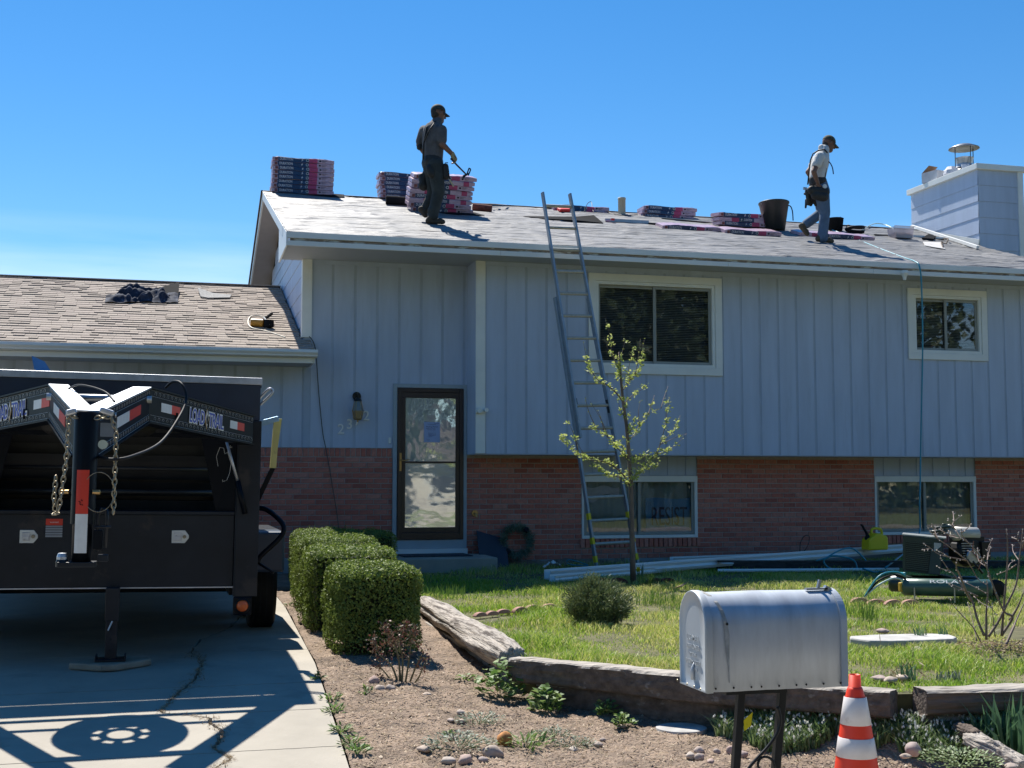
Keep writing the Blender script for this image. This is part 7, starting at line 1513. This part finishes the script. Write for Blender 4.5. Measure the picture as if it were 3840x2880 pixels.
def rough_log(name, pts, rads, label, m, seed, n=90, flat=.75):
    pp = smooth_pts(pts, max(2, n//len(pts))); N_ = len(pp); K_ = 44; mb = MB()
    for i, c in enumerate(pp):
        t = i/(N_-1); r = np.interp(t, np.linspace(0, 1, len(rads)), rads); d = (pp[min(i+1,N_-1)]-pp[max(i-1,0)]).normalized(); s_ = d.cross(UPV).normalized(); u_ = s_.cross(d)
        for k in range(K_):
            a = 2*math.pi*k/K_; nz = 1+.16*mnoise.noise(Vector((math.cos(a)*3.2, math.sin(a)*3.2, t*2.2+seed)))-.34*max(0,abs(mnoise.noise(Vector((math.cos(a)*5, math.sin(a)*5, t*2.5+seed+9))))*3-.55)**1*.5+.12*mnoise.noise(Vector((math.cos(a)*9, math.sin(a)*9, t*1.5+seed)))+.14*mnoise.noise(Vector((math.cos(a)*1.5, t*9, seed)))
            if i in (0, N_-1): nz *= .55
            mb.v.append(tuple(c+(s_*math.cos(a)+u_*math.sin(a)*flat)*r*nz))
    for i in range(N_-1):
        for k in range(K_): mb.f.append((i*K_+k, i*K_+(k+1)%K_, (i+1)*K_+(k+1)%K_, (i+1)*K_+k)); mb.m.append(0)
    mb.f += [tuple(range(K_))[::-1], tuple(range((N_-1)*K_, N_*K_))]; mb.m += [0, 0]
    return solo(name, mb, m, label, 'log', smooth=True)
rough_log('weathered_log', [pe(1590,2262,.43),pe(1650,2300,.42),pe(1720,2345,.42),pe(1800,2395,.42),pe(1885,2440,.42),pe(1925,2470,.41)], [.10,.13,.12,.14,.13,.10], 'gnarled silvery driftwood log edging the lawn beside the hedge', M['palewood'], 3)
rough_beam('grey_board', pe(1585,2330,.34), pe(1900,2515,.30), .04, .13, 'pale grey board under the driftwood log', mat('grey_board', (.32,.29,.26), .85, var=.2, vs=5, stretch=(.3,3,3)), 12, None, 40, 5, .004)
rough_log('pale_log', [pe(3640,2765,.235),pe(3690,2795,.215),pe(3760,2832,.18),pe(3850,2880,.14)], [.055,.062,.06,.06], 'pale split log lying in the lower right corner of the bed', M['palewood'], 8, 60, .8)
rough_log('dark_root', [pe(3590,2722,.27),pe(3620,2740,.26),pe(3670,2762,.25)], [.03,.045,.04], 'dark rotten root end above the pale log', M['timber'], 5, 30, .8)
n = 700; P0 = np.array(pe(3400,2610,.30)); P = P0+rng.normal(size=(n,3))*[.055,.06,.09]; D = rdir(n)+[0,-.3,-.9]; V, F = leafmesh(P, D, rdir(n), rng.uniform(.03,.08,n), rng.uniform(.004,.010,n)); stuff(obj('dead_stalks', npmesh('dead_stalks', V, F, M['straw']), None))['label'] = 'dead brown stalks filling the gap between two edging timbers'
def stone(px, py, rx, ry, rz_, label, m=None, seed=0, z=None, group=None, lawn=False, name='stone', cat='stone'):
    p = at(px, py, Z=.15 if not lawn else ZL)
    if not lawn:
        for _ in range(4): p = at(px, py, Z=zb(p.x, p.y))
    mb = MB(); nu, nv = 16, 9
    for j in range(nv+1):
        b = -math.pi/2+math.pi*j/nv
        for i in range(nu): a = 2*math.pi*i/nu; q = Vector((math.cos(a)*math.cos(b), math.sin(a)*math.cos(b), math.sin(b))); k = 1+.28*mnoise.noise(q*1.3+Vector((seed*7.3,0,0)))+.08*mnoise.noise(q*4+Vector((0,seed*3.1,0))); mb.v.append((q.x*rx*k, q.y*ry*k, q.z*rz_*k))
    mb.f = [(j*nu+i, j*nu+(i+1)%nu, (j+1)*nu+(i+1)%nu, (j+1)*nu+i) for j in range(nv) for i in range(nu)]; mb.m = [0]*len(mb.f)
    o = obj(name, mb, m or M['stone'], None, smooth=True); o.location = p+Vector((0,0,rz_*.35)); o.rotation_euler = (0,0,seed); return tag(o, label, cat, group)
ST = [(1402,2560,.045,.035,.032,'tan rounded stone at the foot of the rose bush'),(1425,2592,.035,.04,.03,'pale flat stone right below the tan rounded one'),(1463,2590,.035,.035,.028,'reddish grey stone under the rose bush'),(1602,2606,.045,.025,.012,'flat white stone right of the rose bush'),
 (1590,2812,.045,.035,.018,'flat pale stone at the left of the stone ring'),(1680,2858,.04,.03,.02,'cream stone at the lower left of the stone ring'),(1743,2858,.045,.03,.03,'buff stone in the front of the stone ring'),(1812,2855,.03,.025,.018,'grey stone small in the front of the stone ring'),(1847,2835,.055,.035,.04,'large pinkish stone in front of the orange one'),
 (1727,2678,.025,.025,.02,'white stone at the left of the upper mat plant'),(1690,2703,.035,.02,.012,'pale flat stone below the upper mat plant'),(1732,2708,.025,.02,.015,'small buff stone below the upper mat plant'),(1700,2770,.03,.02,.012,'buff stone behind the stone ring'),(2150,2812,.04,.025,.014,'pale flat stone right of the fresh weeds'),(2240,2798,.035,.025,.018,'pinkish stone right of the low dark mat plant'),(2260,2778,.02,.015,.012,'small pink stone above the pinkish one'),
 (2590,2840,.028,.025,.02,'pale stone behind the left of the pebble heap'),(2622,2820,.03,.028,.022,'buff stone topmost in the pebble heap'),(2622,2845,.032,.025,.022,'pink grey stone in the middle of the pebble heap'),(2665,2858,.032,.02,.014,'flat white stone front of the pebble heap'),(2688,2822,.022,.02,.016,'grey pink pebble right of the heap'),(2742,2822,.03,.028,.03,'white stone left of the mailbox post'),(2788,2835,.025,.025,.022,'pink stone between the mailbox post legs'),
 (3425,2820,.045,.035,.035,'yellow white chunk of stone below the snowdrops'),(3395,2838,.03,.02,.012,'flat buff stone left of the yellow white chunk'),(3790,2880,.04,.03,.016,'flat pale stone at the lower right edge'),(2085,2668,.02,.02,.015,'small pale pebble under the timber'),(2330,2728,.03,.02,.012,'pale chip right of the bright seedling')]
for i, s_ in enumerate(ST): stone(*s_[:5], s_[5], None, i+1, group=None)
stone(1892, 2790, .045, .04, .05, 'bright orange stone in the stone ring', M['orangestone'], 33)
p = at(2555, 2752, Z=.11); mc = MB().lathe([(0,.012),(.13,.012),(.15,.008),(.155,-.02)], (p.x, p.y, zb(p.x,p.y)+.004), 32); solo('round_cover', mc, M['greystone'], 'round grey utility cover set in the bed left of the mailbox post', 'cover')
pc = at(3400, 2402, Z=ZL+.02); mb = MB(); oc = [(-.42,.06),(-.36,.17),(-.15,.20),(.10,.18),(.30,.15),(.40,.06),(.36,-.08),(.28,-.16),(.02,-.17),(-.22,-.15),(-.36,-.10)]
mb.prism([pc+Vector((x+.01*mnoise.noise(Vector((x*9,y*9,0))), y, -.05)) for x, y in oc][::-1], (0,0,.075)); solo('stepping_stone', mb, M['greystone'], 'large flat grey stepping stone in the lawn', 'stone', bevel=.012)
for i, (px, py) in enumerate(((3345,2395),(3325,2420),(3440,2440),(3310,2370))): stone(px, py, .05, .04, .02, ('pale rubble stone left of the stepping stone','rubble stone below the left end of the stepping stone','small flat stone in front of the stepping stone','tan rubble stone right behind the mailbox')[i], None, 50+i, lawn=True)
for i, (px, py) in enumerate(((3340,2555),(3385,2545),(3300,2550))): stone(px, py, .05, .035, .02, ('white rubble on the timber gap, middle piece','white rubble right above the timber gap','white rubble left above the timber gap')[i], None, 60+i, lawn=True)
# scalloped edging bricks: half discs standing in the grass
def scallop(px, py, label, m, r=.085, rz=0, grp='scalloped edging bricks round the lawn bed'):
    p = at(px, py, Z=ZL); mb = MB(); mb.prism([(math.cos(a)*r, -.025, math.sin(a)*r*.55) for a in np.linspace(0, math.pi, 11)], (0,.05,0)); o = obj('edging_brick', mb, m, None, bevel=.006); o.location = p; o.rotation_euler = (0,0,rz); return tag(o, label, 'edging brick', grp)
for i, (px, py, rz) in enumerate(((1800,2312,.5),(1845,2307,.4),(1888,2300,.2),(1950,2296,.5),(1998,2288,.3),(2060,2284,.1))): scallop(px, py, ('leftmost pink edging brick nearly hidden in the grass','second pink edging brick from the left','third pink edging brick, small and darker','fourth pink edging brick, upright','fifth pink edging brick, beside the conifer row end','rightmost pink edging brick left of the conifer')[i], M['pinkstone'], .09 if i > 2 else .07, rz)
for i, (px, py) in enumerate(((3222,2262),(3285,2268),(3350,2270),(3412,2270))): scallop(px, py, ('leftmost sunken edging brick right of the mailbox','darkest sunken edging brick right of the mailbox','third sunken edging brick, under dry grass','rightmost sunken edging brick near the compressor')[i], M['pinkstone'], .10, 0)
for i, px in enumerate((2205,2262,2318,2455,2500)): scallop(px, 2188, ('leftmost dark red edging brick before the white gutter','second dark red edging brick before the white gutter','third dark red edging brick left of the trunk','dark red edging brick right of the trunk','rightmost dark red edging brick under the daffodil')[i], M['redstone'], .12, .1)
solo('dry_leaf', MB().prism([at(2520,2208,Z=ZL+.05),at(2545,2200,Z=ZL+.07),at(2578,2182,Z=ZL+.09),at(2560,2200,Z=ZL+.06)], (0,0,.004)), M['straw'], 'large curled dry leaf in the grass behind the mailbox', 'leaf')

# ================================================================== GUTTERS, HOSES, TOOLS ON THE LAWN
gp2 = [(0,0),(.11,0),(.125,.03),(.105,.055),(.12,.085),(.12,.09),(.10,.09),(.10,.06),(.10,.02),(.01,.012),(.006,.10),(0,.10)]
def gutter(p, q, label, sc_=1.0, lift=0):
    p, q = Vector(p), Vector(q); d = (q-p).normalized(); f = Vector((d.y, -d.x, 0)); f.normalize(); f = f if f.y < 0 else -f
    mb = MB().prism([p+f*a*sc_+UPV*(b*sc_+lift) for a, b in gp2], q-p); return solo('gutter_length', mb, M['fascia'], label, 'gutter', 'white gutter lengths lying along the house')
gutter(at(2040,2172,Z=ZL+.01), at(3420,2066,Z=ZL+.10), 'long white gutter length reaching from the ladder to the compressor', 1.15)
gutter(at(2060,2182,Z=ZL+.01), at(2740,2120,Z=ZL+.02), 'white gutter piece lying in front of the long one', .8)
gutter(at(2512,2112,Z=ZL+.02), at(3040,2092,Z=ZL+.03), 'short white gutter behind the long one right of the ladder', .9)
gutter(at(2778,2078,Z=ZL+.03), at(3420,2062,Z=ZL+.04), 'rear white gutter lying along the wall left of the fuel can', 1.1)
gutter(at(3560,2080,Z=ZL+.06), at(3960,2040,Z=ZL+.10), 'white gutter sticking out right of the compressor', 1.2)
mb = MB().prism([at(3620,2035,Z=ZL+.13)+Vector(q) for q in ((0,0,0),(0,-.08,0),(0,-.1,.07),(0,-.02,.11),(0,.03,.09))], at(3790,2022,Z=ZL+.15)-at(3620,2035,Z=ZL+.13)); solo('downpipe', mb, M['fascia'], 'white square downpipe behind the compressor', 'downpipe')
solo('brown_fascia_stack', MB().beam(at(2686,2120,Z=ZL+.05), at(3900,2118,Z=ZL+.06), .13, .09).beam(at(2690,2105,Z=ZL+.12), at(3900,2106,Z=ZL+.13), .10, .025), mat('old_fascia', (.06,.05,.045), .8, var=.5, vs=6, stretch=(.3,5,5)), 'stack of dark old fascia boards on the lawn', 'boards', bevel=.005)
solo('white_pipe', MB().tube([at(2692,2140,Z=ZL+.02), at(3050,2138,Z=ZL+.03), at(3370,2135,Z=ZL+.02)], .022, 8), M['white'], 'thin white pipe in front of the dark fascia boards', 'pipe')
def hose(pts, label, m=M['teal'], r=.011, k=6): solo('air_hose', MB().tube(smooth_pts(pts, k), r, 6), m, label, 'hose', smooth=True)
L4 = lambda x, y: (2100+x/1.7015, 1700+y/1.7015)
def hp_(lst, y0, zmin=ZL+.02): 
    out = []
    for x, y in lst: p = at(*L4(x, y), Y=y0); p.z = max(p.z, zmin); out.append(p)
    return out
yh = at(*L4(1330,650), Z=ZL+.05).y
hose(hp_([(1190,662),(1240,635),(1300,598),(1370,585),(1410,600),(1430,640),(1445,650)], yh), 'teal hose loop over the rear gutter left of the boards')
hose(hp_([(1280,655),(1300,625),(1360,600),(1400,615),(1425,650)], yh-.2), 'smaller teal hose loop in front of the first')
yh = at(*L4(1800,740), Z=ZL+.03).y
hose(hp_([(1635,685),(1700,665),(1760,630),(1830,605),(1880,615),(1930,660),(1955,690)], yh), 'upper teal hose loop by the fuel can')
hose(hp_([(1750,780),(1700,720),(1685,680),(1740,655),(1830,665),(1880,690),(1895,730),(1890,765)], yh), 'lower teal hose loop before the dark boards', r=.012)
hose(hp_([(1930,735),(2000,775),(2060,770)], yh-.4)+[at(3395,2150,Y=at(3395,2150,Z=ZL+.12).y)], 'teal hose end running to the compressor')
hose(hp_([(40,690),(60,678),(110,690),(180,718),(140,720),(80,712),(45,700)], at(*L4(100,715), Z=ZL+.02).y), 'thin teal hose loop lying in the shade left of the ladder', r=.008)
hose(hp_([(1530,640),(1535,570),(1560,528),(1590,530),(1580,590),(1540,645)], YW-.5), 'thin dark wire loop standing against the brick wall', M['rubber'], .006)
p = at(2075, 2128, Z=ZL+.02); cr_ = MB(); cr_.grid(lambda u, v: (p.x-.12+.26*u, p.y+.12*v, p.z+.07*abs(math.sin(u*3.1))*(.5+abs(mnoise.noise(Vector((u*5,v*5,0)))))*1.3), 16, 8); solo('crumpled_paper', cr_, M['fascia'], 'crumpled white wrapper lying left of the ladder foot', 'litter')
# fuel can
p = at(3280, 2062, Y=16.75); p.z = max(p.z, ZL); fc = thing('fuel_can', 'yellow plastic fuel can with black spout against the brick wall', 'fuel can', p, rz=.1)
pf = [(-.17,0),(.17,0),(.175,.05),(.17,.18),(.14,.215),(.08,.225),(.06,.245),(-.02,.25),(-.06,.22),(-.14,.17),(-.16,.15)]
obj('body', MB().prism([(x,-.10,z) for x, z in pf], (0,.2,0)), M['gasyellow'], fc, world=False, bevel=.02)
obj('handle', MB().tube(smooth_pts([(-.045,0,.22),(-.05,0,.29),(.0,0,.315),(.10,0,.305),(.13,0,.27),(.135,0,.2)], 4), .020, 8), M['gasyellow'], fc, smooth=True, world=False)
obj('spout', MB().tube(smooth_pts([(-.12,0,.17),(-.13,0,.23),(-.15,0,.27),(-.18,0,.31),(-.21,0,.36),(-.235,0,.37)], 4), [.035,.034,.03,.026,.024,.02,.02,.02,.018,.018,.018,.018,.016,.016,.016,.016,.015,.015,.014,.013,.013][:21], 10).lathe([(.045,.15),(.045,.19),(.035,.2)], (-.12,0,0), 14), M['rubber'], fc, smooth=True, world=False)
# compressor: louvred motor cover on twin tanks
cpx = at(3510, 2190, Z=ZL+.12); yc = cpx.y-.2
cm_ = thing('air_compressor', 'dark green twin tank air compressor standing on the lawn', 'compressor', (cpx.x, yc, ZL))
def cp(px, py, dy=0): return at(px, py, Y=yc+dy)
A0, A1 = cp(3386,2008), cp(3385,2142); B0, B1 = cp(3540,2022,-.22), cp(3525,2158,-.22); C0 = Vector((B0.x+.30, B0.y+.45, B0.z)); dface = (B0-A0); nrm = dface.cross(UPV).normalized(); nrm = nrm if nrm.y < 0 else -nrm
back = -nrm*.42
obj('motor_cover', MB().prism([A0, B0, Vector((B1.x,B1.y,B1.z)), A1], back), M['green'], cm_, bevel=.006)
lv = MB(); du = dface.normalized()
for k in range(15):
    t = .17+k*.052; a = A0+(A1-A0)*t+dface*.08; b = B0+(B1-B0)*t+dface*-.30; lv.beam(a+nrm*.004, b+nrm*.004, .006, .007, nrm)
obj('louvres', lv, mat('louvre_edge', (.05,.075,.065), .4), cm_)
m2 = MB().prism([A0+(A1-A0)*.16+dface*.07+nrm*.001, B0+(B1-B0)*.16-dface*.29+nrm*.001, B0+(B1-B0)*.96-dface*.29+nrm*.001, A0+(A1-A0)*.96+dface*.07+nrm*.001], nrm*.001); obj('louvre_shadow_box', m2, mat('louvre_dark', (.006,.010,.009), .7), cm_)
obj('paper_label', MB().prism([A0+dface*.76+(A1-A0)*.12+nrm*.002, A0+dface*.93+(A1-A0)*.12+nrm*.002, A0+dface*.93+(A1-A0)*.88+nrm*.002, A0+dface*.76+(A1-A0)*.88+nrm*.002], nrm*.002), mat('old_label', (.36,.38,.4), .5, var=.2, vs=20), cm_)
obj('lid', MB().prism([A0+UPV*.001-du*.01, B0+UPV*.001+du*.02, B0+back+UPV*.001+du*.02, A0+back+UPV*.001-du*.01], UPV*.012), mat('lid_worn', (.25,.27,.26), .4, var=.3, vs=8), cm_)
eng = MB(); ec = B0+back*.5+du*.20-UPV*.12
eng.lathe([(0,-.13),(.13,-.12),(.15,-.05),(.15,.06),(.12,.12),(0,.13)], ec, 20, 'y'); eng.obox(ec+Vector((.02,0,.13)), (.26,.22,.07)); eng.obox(ec+Vector((.14,-.05,.02)), (.10,.2,.18)); eng.tube([ec+Vector((-.1,-.14,.0)), ec+Vector((-.02,-.2,-.12)), ec+Vector((.08,-.16,-.2))], .014, 7)
obj('engine', eng, M['blackmetal'], cm_, smooth=False, bevel=.006)
fin = MB()
for k in range(7): fin.obox(ec+Vector((-.06,-.16+k*.006,-.05+k*.024)), (.14,.012,.008))
obj('cylinder_fins', fin, M['galv'], cm_); obj('fuel_tank', MB().tube([ec+Vector((-.16,-.05,.19)), ec+Vector((.10,-.05,.18))], .07, 14), mat('tank_cream', (.5,.48,.42), .4), cm_, smooth=True); obj('pulley', MB().lathe([(0,-.02),(.07,-.02),(.075,0),(.03,.01)], ec+Vector((-.03,-.17,-.03)), 18, 'y'), M['galv'], cm_)
obj('wires', MB().tube(smooth_pts([ec+Vector((-.02,-.17,.12)),ec+Vector((-.05,-.2,.02)),ec+Vector((.03,-.2,-.08)),ec+Vector((.0,-.2,-.16))], 5), .006, 5), mat('wire_copper', (.35,.12,.06), .6), cm_)
q0, q1 = cp(3378,2152,-.22), cp(3720,2212,-.62); q0.z = q1.z = ZL+.14; rt_ = .085
tk = obj('front_tank', MB().tube([q0-(q1-q0)*.00, q0+(q1-q0)*.03, q0+(q1-q0)*.97, q1], [.06,rt_,rt_,.06], 28), M['greenpaint'], cm_, smooth=True)
tm = text_mesh('ROLAIR', .10, M['tapewhite'], .0006, .0012, space=1.0); dT = (q1-q0).normalized(); side_ = dT.cross(UPV); side_ = side_ if side_.y < 0 else -side_
nT = (side_*.72+UPV*.69).normalized(); Mx = Matrix((dT, nT.cross(dT), nT)).transposed().to_4x4(); tm.transform(Matrix.Translation(q0+(q1-q0)*.52+nT*(rt_+.001)) @ Mx @ Matrix.Diagonal((1.05,.55,1,1))); obj('tank_lettering', tm, None, tk)
bo = Vector((.12,.42,0)); obj('rear_tank', MB().tube([q0+bo, q0+bo+(q1-q0)*.03, q1+bo-(q1-q0)*.0, q1+bo+(q1-q0)*.04], [.06,rt_,rt_,.06], 24), M['green'], cm_, smooth=True)
obj('base_frame', MB().beam(q0+(q1-q0)*.1+Vector((0,0,.09)), q0+(q1-q0)*.1+bo+Vector((0,0,.09)), .05, .02).beam(q0+(q1-q0)*.6+Vector((0,0,.09)), q0+(q1-q0)*.6+bo+Vector((0,0,.09)), .05, .02), M['green'], cm_)
for t in (.14, .58): obj('leg', MB().beam(q0+(q1-q0)*t+side_*.075+Vector((0,0,.0)), q0+(q1-q0)*t+side_*.08-Vector((0,0,.14)), .035, .012, dT), M['galv'], cm_)
obj('amber_plug', MB().obox(q0+Vector((-.01,-.03,.0)), (.06,.05,.09)), mat('plug_amber', (.5,.33,.04), .5), cm_, bevel=.01)
for k in range(3): obj('coupled_hose', MB().tube(smooth_pts([q0+Vector((.02,-.05,.05+.03*k)), q0+Vector((-.10,-.05,.09+.03*k)), q0+Vector((-.28,-.06,.03+.04*k)), q0+Vector((-.42,-.02,-.09))], 5), .010, 6), [M['palehose'], M['rubber'], M['teal']][k], cm_, smooth=True)
wh = q1+Vector((.13,.12,-.03)); obj('wheel', MB().lathe([(0,-.03),(.06,-.035),(.10,-.03),(.105,0),(.10,.03),(.06,.035),(0,.03)], wh, 26, 'y'), M['rubber'], cm_, smooth=True)
solo('coiled_hose', MB().tube([ec+Vector((-.32+.075*math.cos(a)+.02*a/3, .0+.06*math.sin(a), .19+.006*a)) for a in np.linspace(0, 14, 60)], .016, 6), M['green'], 'small dark hose coil resting on the compressor cover', 'hose', smooth=True)

# ================================================================== ACROSS THE STREET (seen in the glass)
struct('far_pavement', MB().box((-60,-8.6,-.2),(60,-7,-.05)), M['concrete'])
struct('far_lawn', MB().box((-60,-22,-.2),(60,-8.61,-.02)), mat('far_grass', (.16,.19,.07), .95, var=.3, vs=2, spots=((.3,.27,.15), 1, .55, .6)))
struct('far_driveway', MB().box((5,-22,-.15),(9,-8.62,-.01)), M['concrete'])
def far_house(x0, x1, y, label, mw, mr, door_x):
    h = thing('house', label, 'house', ((x0+x1)/2, y, 0)); obj('wall', MB().box((x0,y-7,-.1),(x1,y,2.9)), mw, h)
    obj('roof', MB().prism([(x0-.5,y+.6,2.9),(x0-.5,y-3.5,4.9),(x0-.5,y-7.6,2.9)], (x1-x0+1,0,0)), mr, h); obj('door', MB().box((door_x,y+.001,0),(door_x+1,y+.05,2.1)), mat('far_door', (.3,.06,.04), .5), h)
    obj('garage_door', MB().box((x1-5.2,y+.001,0),(x1-.8,y+.05,2.2)), M['white'], h)
    x = x0+.9
    while x < x1-6.5:
        if abs(x-door_x) > 1.9: w_ = obj('window', MB().box((x,y+.001,.9),(x+1.6,y+.06,2.2)), M['white'], h); obj('pane', MB().box((x+.08,y+.061,.98),(x+1.52,y+.07,2.12)), M['dark'], w_)
        x += 2.6
far_house(-9, 6, -23, 'low pale brick house across the street', mat('far_brick', (.36,.25,.2), .9, var=.2), M['shingleback'], -2)
far_house(11, 25, -24, 'low cream house across the street', mat('far_cream', (.5,.46,.38), .9), M['shingleback'], 15)
def far_tree(x, y, h, r, label, cols, n=4200):
    t_ = thing('tree', label, 'tree', (x, y, 0)); tb = MB().tube([(x,y,-.1),(x+.1,y,h*.4),(x,y+.1,h*.8)], [.25,.17,.05], 10)
    for k in range(9): a = rng.uniform(0, 6.28); z0 = h*rng.uniform(.3,.7); tb.tube([(x,y,z0),(x+math.cos(a)*r*.5,y+math.sin(a)*r*.5,z0+h*.14),(x+math.cos(a)*r*.85,y+math.sin(a)*r*.85,z0+h*.22)], [.09,.05,.015], 6)
    obj('trunk', tb, M['bark'], t_); D = rdir(n); P = np.array([x, y, h*.62])+D*(rng.uniform(.25, 1, n)**.5)[:, None]*[r, r, h*.40]*(1+.25*np.sin(D[:, :1]*7+D[:, 2:]*5)); V, F = leafmesh(P, rdir(n), rdir(n), rng.uniform(.35,.8,n), rng.uniform(.25,.5,n)); obj('crown', npmesh('crown', V, F, leafmat('far_leaf', cols, .2)), None, t_)
gcol = [(.05,.08,.03),(.08,.11,.04),(.04,.06,.02)]; lcol = [(.2,.24,.1),(.28,.28,.14),(.16,.2,.08)]
for i, (x, y, h, r, c) in enumerate(((-2,-15,10,2.6,lcol),(-9,-19,13,3.4,gcol),(3.5,-30,15,5,gcol),(10,-28,16,5.5,gcol),(17,-17,11,3.5,gcol),(24,-28,15,5,gcol),(-14,-30,16,6,gcol),(7.8,-18,9,2.4,gcol),(31,-22,13,4,gcol),(13,-33,18,6,gcol),(20,-34,17,6,gcol),(28,-36,18,6,gcol),(-5,-34,17,6,gcol),(38,-30,16,6,gcol),(21.5,-19,9,3.2,gcol))):
    far_tree(x, y, h, r, f"{['pale budding','tall dark','broad dark','dense dark','dark conical','tall evergreen','huge spreading','slim dark','shady','tallest dark','wide evergreen','far corner','old spreading','outermost dark','round shady'][i]} tree across the street", c)

# far row of trees closing the street
tn = 26000; X_ = rng.uniform(-70, 95, tn); Hh = 6.5+2.5*np.sin(X_*.31)+1.5*np.sin(X_*.83+1); P = np.stack([X_, -42+rng.normal(size=tn)*1.6, Hh*rng.uniform(0, 1, tn)**.8], 1)
V, F = leafmesh(P, rdir(tn), rdir(tn), rng.uniform(.5,1.1,tn), rng.uniform(.4,.8,tn)); wd = stuff(obj('far_tree_belt', npmesh('far_tree_belt', V, F, leafmat('belt_leaf', gcol, .15)), None)); wd['label'] = 'dark belt of trees far across the street'
